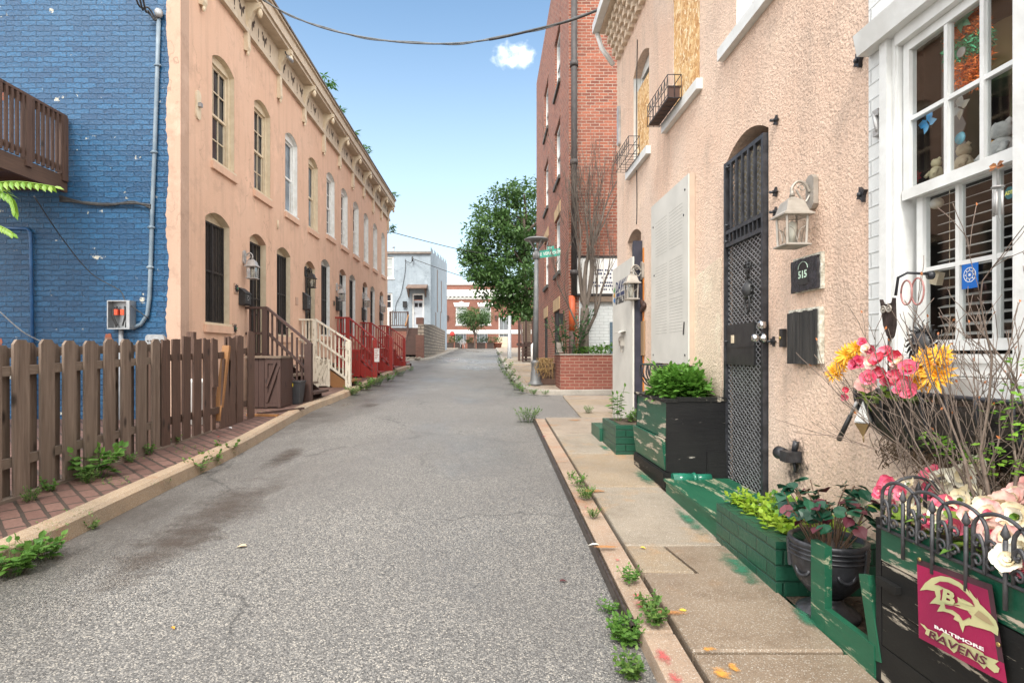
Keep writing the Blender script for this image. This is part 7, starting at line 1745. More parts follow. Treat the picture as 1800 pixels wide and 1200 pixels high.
# artificial flowers
M_pk = plain('pink_petal', (.62,.05,.13), (.72,.20,.26), 30, .55); M_ppk = plain('pale_pink_petal', (.72,.34,.33), (.78,.58,.50), 30, .55); M_crm = plain('cream_petal', (.76,.68,.50), (.70,.58,.36), 24, .55); M_whp = plain('white_petal', (.80,.77,.68), (.75,.68,.52), 24, .55); M_yel = plain('yellow_petal', (.80,.46,.02), (.72,.27,.01), 40, .55); M_red = plain('red_petal', (.50,.02,.05), (.62,.07,.10), 30, .5)
def blossom(parent, c, r, mats, face, rings=((5,1.0,.35),(5,.65,.8),(4,.38,1.4)), name='blossom', wide=.95):
    m = MB(); f = Vector(face).normalized(); s_ = f.cross(Vector((.2,.3,1))).normalized(); q = f.cross(s_); c = Vector(c)
    for i_, (n, L, lift) in enumerate(rings):
        m.mi = i_ % len(mats); ph = rnd.uniform(0, 3)
        for k in range(n):
            a = 2*math.pi*k/n+ph+jit(.15); o = s_*math.cos(a)+q*math.sin(a); d = (o+f*lift).normalized()
            (m.petal(c+d*r*.05, d, f-o*lift*.5, r*L*rnd.uniform(.85,1.1), r*L*wide*1.15*rnd.uniform(.85,1.1), .35, .2) if wide > .5 else m.leaf(c+d*r*.05, d, f-o*lift*.5, r*L*rnd.uniform(.85,1.1), r*L*wide*rnd.uniform(.85,1.1), .28))
    return m.build(name, mats, parent)
def stemleaves(parent, base, n, r, L, W_, mat, nm='leaves'):
    m = MB()
    for _ in range(n): a = rnd.uniform(0,6.283); m.leaf(Vector(base)+Vector((jit(r),jit(r),jit(r*.4))), (math.cos(a),math.sin(a),.3+jit(.5)), (jit(.3),jit(.3),1), L*rnd.uniform(.7,1.2), W_*rnd.uniform(.7,1.2), .2)
    return m.build(nm, mat, parent)
M_silkL = leafmat('silk_leaf', (.10,.22,.03), (.28,.38,.06), .5, .2)
FL = thing('artificial_flowers', 'pink, white and cream silk blooms crowding the box planter', 'flowers', (1.5, 1.7, zt))
spec = [((1566,852),1.47,.06,0),((1588,868),1.45,.05,0),((1600,880),1.50,.055,3),((1618,905),1.47,.06,2),((1640,870),1.60,.06,0),((1660,845),1.62,.075,3),((1695,838),1.62,.075,3),((1640,918),1.44,.05,0),((1662,890),1.52,.065,0),((1690,880),1.55,.06,2),((1705,905),1.45,.05,1),((1740,905),1.45,.075,1),((1765,895),1.52,.09,1),((1790,910),1.5,.08,2),((1745,935),1.42,.06,1),((1772,945),1.42,.06,1),((1775,985),1.37,.065,3),((1796,965),1.40,.06,3),((1547,862),1.42,.035,0),((1655,920),1.42,.05,2),((1680,925),1.43,.05,0),((1795,870),1.6,.07,1)]
MS = [[M_pk,M_pk,M_ppk],[M_ppk,M_crm,M_pk],[M_crm,M_whp,M_silkL],[M_whp,M_crm,M_whp]]
for (px, X, r_, k) in spec:
    blossom(FL, onX(px[0], px[1], X), r_*.62, MS[k], (-1,-.5+jit(.4),.45+jit(.3)))
    for _ in range(2): blossom(FL, onX(px[0]+jit(26), px[1]+jit(20), X+.03), r_*rnd.uniform(.4,.6), MS[rnd.choice((k,k,0,2,3))], (-1,-.5+jit(.7),.4+jit(.5)))
for q in ((1580,900),(1625,925),(1660,940),(1700,935),(1730,960),(1770,1005),(1690,915)): stemleaves(FL, onX(q[0], q[1], 1.47), 9, .05, .085, .05, M_silkL)
# ---- team flag ----
XFg = x0-.014
Q = lambda zx, zy, d=0: onX(1600+.2*zx, 960+.2*zy, XFg-.0012*d-.002)
Fg = thing('flag', 'crimson team flag with a gold bird head and lettering, hung on the box planter', 'flag', Q(400,150))
def patch(pts, d, mat, nm):
    P = [Q(x,y,d) for x,y in pts]; tri = tessellate_polygon([[Vector((x,y,0)) for x,y in pts]]); m = MB(); i = m.pts(P)
    for t in tri: m.face([i[k] for k in t])
    return m.build(nm, mat, Fg)
M_crimson = plain('crimson_cloth', (.30,.006,.06), (.22,.005,.05), 4, .55, .1, 200); M_gold = plain('pale_gold_print', (.50,.46,.24), (.38,.40,.20), 8, .5)
# cloth as a gently curved sheet
m = MB(); n = 14; G_ = []
cor = [(55,105),(715,335),(850,1215),(72,800)]
for j in range(n+1):
    row = []
    for i_ in range(n+1):
        u, v = i_/n, j/n; x = (cor[0][0]*(1-u)+cor[1][0]*u)*(1-v)+(cor[3][0]*(1-u)+cor[2][0]*u)*v; y = (cor[0][1]*(1-u)+cor[1][1]*u)*(1-v)+(cor[3][1]*(1-u)+cor[2][1]*u)*v
        row.append(m.pts([Q(x,y,0)+Vector((.0012,0,0))])[0])
    G_.append(row)
for j in range(n):
    for i_ in range(n):
        m.mi = 1 if (j == 0 or (i_ == n-1 and j < 11)) else 0; m.face([G_[j][i_],G_[j][i_+1],G_[j+1][i_+1],G_[j+1][i_]])
m.build('cloth', [M_crimson, plain('dark_hem', (.035,.012,.018), (.06,.02,.03), 9, .6)], Fg)
head = [(85,385),(130,320),(190,275),(270,257),(350,272),(430,312),(490,362),(525,412),(515,375),(560,438),(592,470),(585,440),(612,505),(645,535),(700,590),(752,650),(776,720),(770,785),(710,745),(640,722),(560,702),(520,690),(480,694),(462,755),(440,700),(428,662),(380,637),(392,610),(350,585),(290,568),(235,570),(268,512),(220,500),(170,500),(228,440),(215,390),(150,378)]
patch(head, 1, M_gold, 'bird_head')
patch([(208,335),(260,305),(330,312),(420,352),(490,412),(545,470),(568,528),(535,520),(500,480),(455,455),(420,470),(415,495),(360,505),(325,480),(262,470),(268,430),(262,385),(300,365),(250,340)], 2, M_crimson, 'head_field')
patch([(300,505),(360,520),(420,512),(490,548),(515,582),(540,610),(532,640),(520,620),(475,645),(462,650),(430,600),(370,556),(310,545)], 2, M_crimson, 'neck_field')
patch([(415,440),(460,470),(520,490),(560,520),(535,520),(480,505),(420,480)], 3, M_gold, 'brow'); patch([(385,520),(450,525),(510,545),(560,575),(520,568),(450,545)], 3, M_gold, 'cheek_feather')
patch([(600,560),(680,620),(740,700),(690,680),(620,640),(560,600)], 3, plain('gold_shadow_print', (.30,.22,.12), (.36,.3,.16), 7, .5), 'beak_line')
ax = (Q(655,920)-Q(215,712)); axn = ax.normalized(); upv = (Q(100,300)-Q(104,380)).normalized()
fFl = lambda o: (lambda u,v,t: o+axn*u+upv*v+Vector((-.004-t,0,0)))
def fit(txt, p0, p1, h, mat, bold=0, shear=0, d=2):
    o = Q(*p0, d); L = (Q(*p1, d)-o).length; mb = text_mb(txt, lambda u,v,t: Vector((u,v,t)), h, 'LEFT', .0002, 1.0, shear, bold)
    w = max(v.x for v in mb.v); f = fFl(o); k = L/w; mb.v = [f(v.x*k, v.y, v.z) for v in mb.v]; mb.build('lettering', mat, Fg)
fit('B', (282,470), (400,484), .054, M_gold, .0022, .15, 3)
fit('BALTIMORE', (222,712), (660,915), .013, M_white, .0004)
patch([(85,672),(125,690),(150,720),(235,755),(250,800),(290,755),(340,770),(430,850),(470,850),(540,880),(600,910),(640,935),(650,955),(780,1005),(745,1030),(785,1070),(775,1105),(740,1108),(670,1050),(650,1075),(600,1020),(520,975),(440,940),(425,905),(385,935),(330,880),(270,850),(200,810),(130,765),(140,735)], 1, M_gold, 'name_banner')
fit('RAVENS', (165,790), (690,1050), .032, plain('wine_outline', (.10,.01,.03)), .0006, .2)
for q in ((85,112),(778,860)): m = MB(); m.lathe(Q(q[0],q[1],2), [(.006,0),(.006,-.003),(.003,-.003)], 10, 'X'); m.build('grommet', bpy.data.materials['brass'], Fg)
# ---- hayrack basket on the wall under the window ----
HB = thing('hayrack_basket', 'black hayrack wall basket with coco liner under the white window', 'basket', (XR, 2.4, REL(-.35)))
ya, yb = 1.72, 2.68; zt = onX(1500, 680, XR-.16).z; D_ = .20
m = MB(); prof = lambda s: (XR-.015-D_*math.cos(s*1.35)**.8 if s < 1 else XR-.03, zt-.26*math.sin(s*1.45))
N_ = 10; M_ = 14; rows2 = []
for i_ in range(M_+1):
    y = ya+(yb-ya)*i_/M_; e = 1-.25*abs(2*i_/M_-1)**3; row = []
    for j in range(N_+1): s = j/N_; row.append(m.pts([(XR-.014-(D_-.015)*e*math.cos(s*1.45)+jit(.004), y, zt-.03-.24*e*math.sin(s*1.5)+jit(.005))])[0])
    rows2.append(row)
for A, B in zip(rows2, rows2[1:]):
    for j in range(N_): m.face([A[j],A[j+1],B[j+1],B[j]])
for A in (rows2[0], rows2[-1]): m.face(A+m.pts([(XR-.012, m.v[A[0]].y, m.v[A[0]].z)]))
m.build('liner', plain('black_liner', (.012,.011,.011), (.05,.04,.032), 22, .6, .9, 45), HB, fix=True)
m = MB()
for i_ in range(9): y = ya+(yb-ya)*i_/8; e = 1-.25*abs(2*i_/8-1)**3; m.tube([(XR-.014-D_*e*math.cos(s*.145*1.0), y, zt+.0-.27*e*math.sin(s*.15)) for s in range(11)], .0085, 6)
m.tube([(XR-.01,ya,zt),(XR-D_*.75,ya,zt),(XR-D_,ya+.15,zt),(XR-D_-.005,(ya+yb)/2,zt),(XR-D_,yb-.15,zt),(XR-D_*.75,yb,zt),(XR-.01,yb,zt)], .010, 6)
m.build('frame', M_iron, HB)
m = MB(); rnd.seed(33)
for _ in range(240):
    y = rnd.uniform(ya+.05,yb-.05); x = XR-.02-rnd.random()*.12; z = zt-.20-rnd.random()*.06; m.tube(bez([(x,y,z),(x+jit(.03),y+jit(.04),z-.03),(x+jit(.05),y+jit(.08),z-.05-.06*rnd.random())],2), .0018, 3, False)
for _ in range(24): m.leaf((XR-.02-rnd.random()*.08, rnd.uniform(ya,yb), zt-.27-rnd.random()*.1), (jit(1),jit(1),-1), (-1,0,.3), .025, .015, .3)
m.build('root_fibres', plain('root_fibre', (.08,.05,.03), (.14,.09,.05), 20, .95), HB)
FB = thing('artificial_flowers', 'pink and red silk magnolias at the front of the hayrack basket', 'flowers', (XR-.2, 2.5, zt))
for (px, X, r_, k) in [((1505,640),1.62,.062,0),((1530,665),1.58,.075,0),((1545,635),1.60,.07,4),((1560,620),1.66,.06,0),((1525,615),1.66,.055,1),((1582,640),1.68,.06,1),((1598,650),1.62,.065,0),((1488,685),1.62,.03,4),((1588,685),1.58,.055,0),((1600,695),1.55,.05,0),((1517,602),1.68,.035,0),((1550,655),1.62,.06,4),((1570,660),1.66,.05,0)]:
    for q_ in range(2): blossom(FB, onX(px[0]+(jit(16) if q_ else 0), px[1]+(jit(16) if q_ else 0), X+.02*q_), r_*rnd.uniform(.5,.68), (MS+[[M_red,M_pk,M_red]])[k if not q_ else rnd.choice((0,0,1,4))], (-1,-.6+jit(.6),.4+jit(.5)), ((5,1.0,.5),(4,.7,1.2)))
for q in ((1530,690),(1560,690),(1590,700),(1545,705)): stemleaves(FB, onX(q[0], q[1], 1.66), 8, .035, .07, .04, M_silkL)
m = MB(); p = onX(1516, 700, 1.62); m.leaf(p+Vector((0,0,.05)), (0,-.25,-1), (-1,0,0), .11, .022, .2); m.build('hanging_leaf', M_limeL, FB)
YF = thing('artificial_flowers', 'orange yellow silk chrysanthemums at the basket end by the wall', 'flowers', onX(1480,640,1.68))
for (px, r_) in (((1468,655),.055),((1490,625),.06),((1505,612),.045),((1478,640),.045)): blossom(YF, onX(px[0], px[1], 1.70), r_, [M_yel,M_yel], (-1,-.6,.3+jit(.3)), ((14,1.0,.25),(12,.85,.7),(10,.6,1.3)), wide=.26)
YF2 = thing('artificial_flowers', 'big yellow silk chrysanthemums under the black sun face', 'flowers', onX(1635,650,1.7))
for (px, r_) in (((1628,645),.075),((1645,660),.07),((1655,625),.05),((1620,668),.055),((1638,632),.06)): blossom(YF2, onX(px[0], px[1], 1.68), r_, [M_yel,M_yel], (-1,-.6,.3+jit(.3)), ((14,1.0,.25),(12,.85,.7),(10,.6,1.3)), wide=.26)
# owl, sun face, hoops, lantern drop, shears grip
p = onX(1563, 555, 1.72); O = thing('owl_ornament', 'dark metal owl ornament on a stake above the flower basket', 'ornament', p)
m = MB(); m.prism([(-.035,.02),(-.04,.075),(-.03,.055),(0,.05),(.03,.055),(.04,.075),(.035,.02),(.032,-.04),(.015,-.085),(0,-.1),(-.015,-.085),(-.032,-.04)], lambda a,b,t: Vector((p.x+t,p.y+a+b*.12,p.z+b)), -.008, .008); m.build('body', M_brown if False else plain('dark_bronze', (.03,.022,.02), (.07,.05,.045), 25, .45, .3, 50, .5), O, fix=True)
m = MB()
for s_ in (-1,1):
    e = p+Vector((-.009,s_*.017+.004,.03)); m.lathe(e, [(.017,0),(.017,-.004),(.012,-.005),(.012,-.002)], 14, 'X'); m.lathe(e, [(.006,-.001),(.004,-.006),(0,-.007)], 8, 'X')
m.build('eye', M_pew, O); m = MB(); m.tube([p+Vector((0,0,-.09)), p+Vector((.02,.03,-.34))], .006, 6); m.build('stake', M_dark, O)
m = MB()
for k in range(2): q = p+Vector((-.01,.02-.045*k,-.12)); m.tube([q, q-Vector((0,0,.03))], .0012, 3); m.lathe(q-Vector((0,0,.045)), [(0,-.016),(.012,-.01),(.016,0),(.012,.01),(0,.016)], 10)
m.build('bell', M_silv, O)
p = onX(1622, 605, 1.74); Sn = thing('sun_ornament', 'black metal sun face ornament with wavy rays before the window', 'ornament', p); m = MB(); m.lathe(p, [(.05,0),(.05,-.008),(.035,-.022),(0,-.03)], 20, 'X'); m.lathe(p+Vector((-.025,0,.0)), [(.008,0),(.01,-.01),(0,-.018)], 8, 'X'); m.build('face', M_black, Sn)
m = MB()
for k in range(22): a = k*2*math.pi/22; m.tube([p+Vector((-.004, (.048+.013*j)*math.cos(a+.12*math.sin(j*1.6)), (.048+.013*j)*math.sin(a+.12*math.sin(j*1.6)))) for j in range(5)], [.006,.006,.005,.003,.001], 5)
m.build('rays', M_black, Sn)
p = onX(1600, 505, 1.78); m = MB()
for k, (dy, r_) in enumerate(((.022,.052),(-.028,.056))): m.tube([p+Vector((.01*k, dy+r_*.62*math.cos(t*math.pi/10), -.02+r_*math.sin(t*math.pi/10))) for t in range(21)], .004, 6)
H2 = thing('hanger_hoop', 'pair of pinkish metal hoops hooked on a black hanger over the sash', 'hoops', p); m.build('hoop', plain('dusty_pink_metal', (.30,.12,.11), (.4,.2,.18), 20, .45), H2)
m = MB(); m.tube([(XR-.02,p.y-.01,p.z+.055),(p.x-.02,p.y-.01,p.z+.06),(p.x-.03,p.y+.03,p.z+.045),(p.x-.03,p.y+.045,p.z-.03)], .006, 6); m.lathe((XR-.014,p.y-.01,p.z+.05), [(.018,0),(.018,-.015),(0,-.02)], 10, 'X'); m.build('hanger', M_iron, H2)
p = onX(1517, 740, 1.60); Lh = thing('hanging_lantern', 'tarnished diamond shaped wire lantern hanging from the basket', 'ornament', p); m = MB(); m.lathe(p, [(.002,.085),(.038,.0),(.036,-.006)], 4, sm=False); m.build('mesh_top', plain('grey_wire_mesh', (.33,.33,.32), (.5,.5,.48), 160, .4, .6, 150, .3), Lh)
m = MB(); m.lathe(p, [(.036,-.008),(.02,-.035),(.0,-.07)], 4, sm=False); m.tube([p+Vector((0,0,-.065)), p+Vector((.003,0,-.09))], .003, 5); m.build('amber_base', plain('aged_brass', (.33,.23,.1), (.22,.15,.07), 18, .45, .2, 60, .4), Lh)
a, b = onX(1495, 730, 1.60), onX(1475, 772, 1.60); m = MB(); m.tube([a, b], [.009,.012], 8); Gp = thing('hose_wand', 'black rubber handled wand hanging at the end of the hayrack basket', 'tool', a); m.build('grip', M_black, Gp); m = MB(); m.tube([a, a+(a-b)*.55], .007, 8); m.build('shaft', M_silv, Gp)
# ---- twiggy shrub in the box planter ----
rnd.seed(77); base = onX(1765, 850, 1.60); base.z = RZ(1.7)+.5
Sh = thing('shrub', 'bare twiggy shrub with rusty buds filling the right edge before the window', 'shrub', base)
mb = MB(); tw = []
bare_tree(mb, base, [((-.05,.18,1),1,1),((.0,-.04,1),1.1,1.05),((-.2,.45,.85),.8,.95),((-.1,.7,.7),.7,.95),((-.25,.1,1),.8,.95),((.05,.35,1),.8,.9),((-.15,.9,.45),.55,.85),((-.12,.6,.9),.6,.9),((-.05,-.3,1),.8,.9),((-.2,.8,.6),.5,.9),((-.1,.3,.9),.6,.95)], 4, .0088, .37, .5, 2, .75, .17, 4, .0012, tw)
mb.build('branches', plain('twig_bark', (.13,.095,.075), (.20,.155,.125), 25, .9, .4, 60), Sh)
m = MB(); 
for p, d in tw:
    if rnd.random() < .16: m.leaf(p, d, (jit(1),jit(1),jit(1)), .014, .007, .3)
m.build('buds', plain('rusty_bud', (.40,.13,.03), (.28,.10,.04), 30, .7), Sh)
m = MB()
for q, n in (((1650,775),26),((1665,790),26),((1690,800),22),((1630,782),14),((1765,720),22),((1785,760),26),((1790,690),18),((1795,640),18),((1755,800),16),((1795,820),22),((1735,815),16)):
    b = onX(q[0], q[1], 1.58)
    for _ in range(n): a = rnd.uniform(0,6.283); m.leaf(b+Vector((jit(.03),jit(.045),jit(.03))), (math.cos(a),math.sin(a),.3+jit(.5)), (-.4+jit(.4),jit(.4),1), .022*rnd.uniform(.7,1.2), .014, .15)
m.build('leaves', leafmat('box_leaf', (.10,.26,.02), (.26,.46,.05), .4, .3), Sh)
# ================= weeds, litter, wires =================
rnd.seed(55)
def weed(px, py, size, label, dz=0, kind=0, spread=1.0, wide=1.0, dense=1.0):
    c = onG(px, py, dz); T = thing('weed', label, 'weed', c, 'weeds growing along the pavements'); m = MB()
    size *= (.56 if px > 600 else .74) if py > 750 else .9; L = size*(.40 if kind == 0 else .27); n = int((11 if kind == 0 else 22)*dense)
    for _ in range(max(1,int(spread))):
        o = c+Vector((jit(.1*(spread-1)), 0, 0)) if spread > 1 else c
        weed_stems(m, o, n, size, size*.8*wide, L, L*(.72 if kind == 0 else .5), .55, 4 if kind == 0 else 6, 3)
    m.build('leaves', rnd.choice((M_weed, M_weed, M_weedM)) if kind == 0 else rnd.choice((M_weed2, M_weedM)), T); return T
M_weedM = leafmat('olive_weed_leaf', (.05,.13,.025), (.17,.27,.06), .5, .25)
M_weed2 = leafmat('light_weed_leaf', (.075,.18,.035), (.18,.32,.07), .5, .3)
weed(168, 838, .30, 'large broad leaved weed against the grey picket fence', .115, 0, 1, 1.2, 2)
weed(155, 848, .13, 'small frilly weed at the foot of the large broad leaved one', .115, 1)
weed(52, 880, .12, 'low weed at the base of the nearest grey pickets', .115, 1)
weed(90, 862, .12, 'sprawling weed two pickets along from the nearest one', .115, 0)
weed(228, 812, .10, 'thin weed between the grey pickets and the pavers', .115, 0)
weed(263, 798, .13, 'weed where the grey fence meets the dark one', .115, 0)
weed(307, 780, .12, 'weed under the first dark brown pickets', .115, 0)
weed(20, 1010, .22, 'tall leafy weed in the gutter at the bottom left corner', 0, 0, 1, .8, 1.8)
weed(75, 982, .17, 'dark leaved weed over the curb edge near the bottom left', 0, 0, 1, 1.2, 1.8)
weed(160, 930, .08, 'sparse weed in the gutter below the curb bend', 0, 0)
weed(262, 870, .12, 'fine leaved weed in the gutter below the large broad leaved one', 0, 1)
weed(290, 858, .11, 'weed under the curb midway along the grey fence', 0, 0)
weed(345, 832, .17, 'weed at the near end of the gutter clump by the dark fence', 0, 0, 1, 1.2, 1.5)
weed(372, 818, .17, 'weed in the middle of the gutter clump by the dark fence', 0, 0, 1, 1.2, 1.5)
weed(398, 802, .19, 'weed at the far end of the gutter clump by the dark fence', 0, 0, 1, 1.0, 1.5)
weed(425, 790, .08, 'last small weed of the gutter clump by the dark fence', 0, 0)
weed(620, 694, .2, 'weed in the gutter directly below the white stoop', 0, 1, 1, 1.4, 2)
weed(640, 686, .26, 'bushiest gutter weed between the white and red stoops', 0, 0, 1, 1.3, 2)
weed(660, 678, .24, 'gutter weed below the nearest red stoop', 0, 1, 1, 1.4, 2)
weed(682, 670, .22, 'gutter weed below the middle red stoop', 0, 0, 1, 1.4, 1.6)
weed(702, 661, .2, 'gutter weed below the last red stoop', 0, 1, 1, 1.4, 1.6)
weed(720, 652, .16, 'small gutter weed where the left curb ends', 0, 0, 1, 1.4)
weed(1102, 1128, .15, 'large leafy weed at the broken end of the right curb stone', 0.0, 0, 1, 1.3, 3.4)
weed(1110, 1190, .13, 'leafy weed at the bottom edge beside the right curb', 0.0, 0, 1, 1.1, 2.4)
weed(1068, 1075, .10, 'thin weed on the road side of the steel curb edge', 0, 0, 1, 1.4)
weed(1150, 1095, .12, 'weed in the curb joint next to the red paint marks', RDZ, 0, 1, 1.2, 2)
weed(1140, 1070, .11, 'weed just beyond the red paint marks in the curb joint', RDZ, 0, 1, 1.2, 1.6)
weed(1107, 1022, .11, 'small round weed alone in the right curb joint', RDZ, 0, 1, 1.1, 1.6)
weed(1043, 908, .10, 'weed below the pale grey slab in the curb joint', RDZ, 1, 1, 1.2)
weed(1030, 875, .14, 'thick weed halfway along the right curb joint', RDZ, 1, 1, 1.4, 1.6)
weed(1016, 853, .13, 'weed beside the ochre slab in the curb joint', RDZ, 0, 1, 1.3, 1.4)
weed(1003, 838, .08, 'first tiny weed of the right curb joint', RDZ, 0)
weed(928, 742, .22, 'grassy weed at the far corner of the right curb', 0, 1, 1, 1.6, 1.5)
weed(1035, 725, .12, 'weed in the crack beside the alley apron', .03, 1)
for k, (px, py, s) in enumerate(((878,625,.35),(883,640,.4),(889,652,.4),(895,664,.35),(901,674,.3),(906,684,.25),(920,690,.22),(938,693,.16),(958,694,.14),(985,683,.15))):
    weed(px, py, s*.75, ['far weed by the upper curb under the tree','second far weed along the upper curb','weed across from the slim pale pole','thick weed beside the upper curb joint','weed where the upper curb starts to bend','weed at the curve of the upper curb','curb weed left of the lamp post','curb weed right of the lamp post','tiny curb weed before the brick planter','weed at the corner of the brick planter'][k], .02, k % 2, 1, 1.3, 1.3)
mb = MB()
for _ in range(240):
    q = rnd.choice(((140,900,.1),(90,925,.1),(240,800,.1),(200,845,.1),(330,790,.1),(450,720,.2))); c = onG(q[0]+jit(30), q[1]+jit(8), .118); a = rnd.uniform(0,6.28)
    mb.leaf(c, (math.cos(a),math.sin(a),.5), (0,0,1), .022, .01, .2, 2)
tag(mb.build('moss', M_weed2), 'tiny green shoots between the red pavers', 'moss', kind='stuff')
# litter
def leafbit(px, py, L, W_, col, nm, label, dz=.004):
    p = onG(px, py, dz); m = MB(); a = rnd.uniform(0,6.28); m.leaf(p+Vector((0,0,.004)), (math.cos(a),math.sin(a),.15), (0,0,1), L, W_, .35); single(m, nm, plain(nm+'_%d' % px, col), label, nm.split('_')[-1])
leafbit(983, 1022, .045, .028, (.08,.02,.022), 'dead_leaf', 'dark red dead leaf lying on the asphalt near the right curb'); leafbit(302, 1102, .03, .015, (.65,.30,.03), 'orange_leaf', 'small orange leaf on the asphalt at the lower left')
leafbit(1125, 962, .035, .02, (.7,.5,.04), 'yellow_leaf', 'yellow leaf at the near corner of the grey slab', RDZ+.004); leafbit(1054, 958, .07, .03, (.62,.58,.50), 'paper_scrap', 'white paper scrap on the right curb stone', RDZ+.0); leafbit(434, 960, .06, .045, (.55,.43,.27), 'flat_stone', 'flat tan pebble on the asphalt, left of centre'); leafbit(400, 752, .07, .05, (.7,.7,.7), 'paper_scrap', 'white scrap on the pavers beside the dark fence', .118); leafbit(383, 768, .04, .03, (.6,.03,.03), 'red_scrap', 'red scrap on the pavers by the dark fence', .118)
def stainmat(name, col, thr=.42, fade=.12, sc=9, amax=.9):
    t = NT(name); g = t.co('Generated'); vm = t.new('VectorMath', operation='SUBTRACT'); t.t.links.new(g, vm.inputs[0]); vm.inputs[1].default_value = (.5,.5,.5)
    ln = t.new('VectorMath', operation='LENGTH'); t.t.links.new(vm.outputs[0], ln.inputs[0])
    f = t.math('ADD', t.math('SUBTRACT', 1.0, t.math('MULTIPLY', ln.outputs['Value'], 2.0)), t.math('MULTIPLY', t.math('SUBTRACT', t.noise(t.co('Object'), sc, 8, .7), .5), 1.9))
    a = t.ramp(f, [(thr,0),(thr+fade,amax)]); m = t.done(col, .8)
    tr = t.new('BsdfTransparent'); ms = t.new('MixShader'); t.t.links.new(a, ms.inputs[0]); t.t.links.new(tr.outputs[0], ms.inputs[1]); t.t.links.new(t.b.outputs[0], ms.inputs[2]); t.t.links.new(ms.outputs[0], t.n['Material Output'].inputs[0]); return m
M_redp = stainmat('red_spray_paint', (.44,.09,.085), .34, .75, 45); M_orp = stainmat('orange_spray_paint', (.60,.27,.04), .24, .6, 40); M_yep = stainmat('yellow_spray_paint', (.66,.48,.05), .24, .4, 40)
M_ovg = stainmat('green_overspray', (.02,.13,.07), .30, .8, 14); M_soot = stainmat('soot', (.05,.045,.042), .46, .6, 22); M_rust = stainmat('rust_stain', (.36,.16,.05), .42, .4, 12); M_mould = stainmat('grey_stain', (.16,.12,.09), .40, .5, 6)
def floormark(px, py, w, l, mat, nm, dz):
    c = onG(px, py, dz); m = MB(); m.poly([(c.x+a, c.y+b, gz(c.y+b)+dz) for a, b in ((-w/2,-l/2),(w/2,-l/2),(w/2,l/2),(-w/2,l/2))]); o = m.build(nm, mat); tag(o, kind='structure')
for k, (px, py, w, l) in enumerate(((1130,1062,.13,.22),(1165,1152,.09,.28),(1186,1190,.08,.2),(1098,1012,.06,.07),(1085,983,.05,.06),(1030,890,.06,.06),(957,766,.08,.2),(1120,1045,.06,.08))): floormark(px, py, w, l, M_redp, 'red_paint_mark', RDZ-.006+.0012*(k % 3))
floormark(1200, 1071, .05, .06, M_yep, 'yellow_paint_mark', RDZ+.005)
for px, py, w, l in ((1268,1182,.09,.14),(1290,1172,.05,.12),(1245,1140,.08,.06)): floormark(px, py, w, l, M_orp, 'orange_paint_mark', RDZ+.005+.001*(px%3))
for k, (x, y, w, l) in enumerate(((1.31,3.0,.17,1.0),(1.31,3.75,.15,1.1),(1.33,4.9,.2,1.1),(1.24,6.2,.14,.8),(1.36,2.45,.12,.5))):
    m = MB(); dz = RDZ+.0045+.0007*k; m.poly([(x+a, y+b, gz(y+b)+dz) for a, b in ((-w/2,-l/2),(w/2,-l/2),(w/2,l/2),(-w/2,l/2))]); tag(m.build('green_paint_stain', M_ovg), kind='structure')
for k, (px, py, w, l) in enumerate(((1040,862,.3,.25),(1010,738,.35,.25),(1180,1075,.25,.12),(1065,960,.3,.1))): floormark(px, py, w, l, M_rust, 'rust_stain', RDZ+.0065+.0007*k)
M_oil = stainmat('oil_stain', (.075,.055,.043), .22, 1.2, 4, .6)
for k, (px, py, w, l) in enumerate(((400,890,.75,3.4),(300,960,.6,2.2),(505,800,.4,2.0),(650,712,.5,1.2))): floormark(px, py, w, l, M_oil, 'oil_stain', .003+.0008*k)
def wallmark(px0, py0, px1, py1, mat, nm, par, off=.004):
    a, b = onX(px0, py0, XR), onX(px1, py1, XR); m = MB(); m.poly([(XR-off,a.y,b.z),(XR-off,b.y,b.z),(XR-off,b.y,a.z),(XR-off,a.y,a.z)]); return m.build(nm, mat, par)
wallmark(1470, 830, 1545, 960, M_ovg, 'paint_overspray', HR, .003); wallmark(1388, 515, 1462, 700, M_soot, 'soot_mark', HR, .0035); wallmark(1362, 720, 1445, 930, M_soot, 'soot_mark', HR, .003)
wallmark(1262, 650, 1285, 840, M_ovg, 'paint_overspray', HR, .003)
# overhead cables
def onPlane(px, py, p0, n):
    d = ray(px, py); return CAM+d*((p0-CAM).dot(n)/d.dot(n))
A = onX(458, -2, XL+.28); Bp = onX(1075, 4, 1.72)
d = Bp-A; nn = Vector((d.y, -d.x, 0)).normalized()
cab = [A]+[onPlane(x, y, A, nn) for x, y in ((500,22),(560,47),(630,64),(710,75),(790,77),(860,70),(930,55),(1000,37),(1050,18))]+[Bp]
m = MB(); cur = bez(cab, 6); m.tube(cur, .014, 7); m.tube([p+Vector((.016*math.sin(k*.5),0,.022*math.cos(k*.5))) for k, p in enumerate(cur)], .009, 6)
Ov = thing('overhead_cable', 'thick twisted cable sagging across the street from cornice to tan house', 'cable', A); m.build('strand', plain('grey_cable', (.07,.08,.09), (.13,.14,.15), 9, .6), Ov)
m = MB(); m.tube(cur[36:], .019, 8); m.build('sleeve', M_cable, Ov)
a, b = onX(688, 408, XL+.2), Vector((1.2, 33, onY(900,452,33).z)); m = MB(); m.tube(bez([a, (a+b)/2-Vector((0,0,.15)), b], 8), .018, 5); single(m, 'utility_wire', M_cable, 'thin wire from the end of the salmon row into the big tree', 'wire')
a = onY(726, 455, 35.8); b = Vector((2.0, 33.5, onY(905,508,33.5).z)); m = MB(); m.tube(bez([a, (a+b)/2-Vector((0,0,.25)), b], 8), .02, 5); single(m, 'utility_wire', M_cable, 'thin wire from the pale grey house front to the big tree', 'wire')
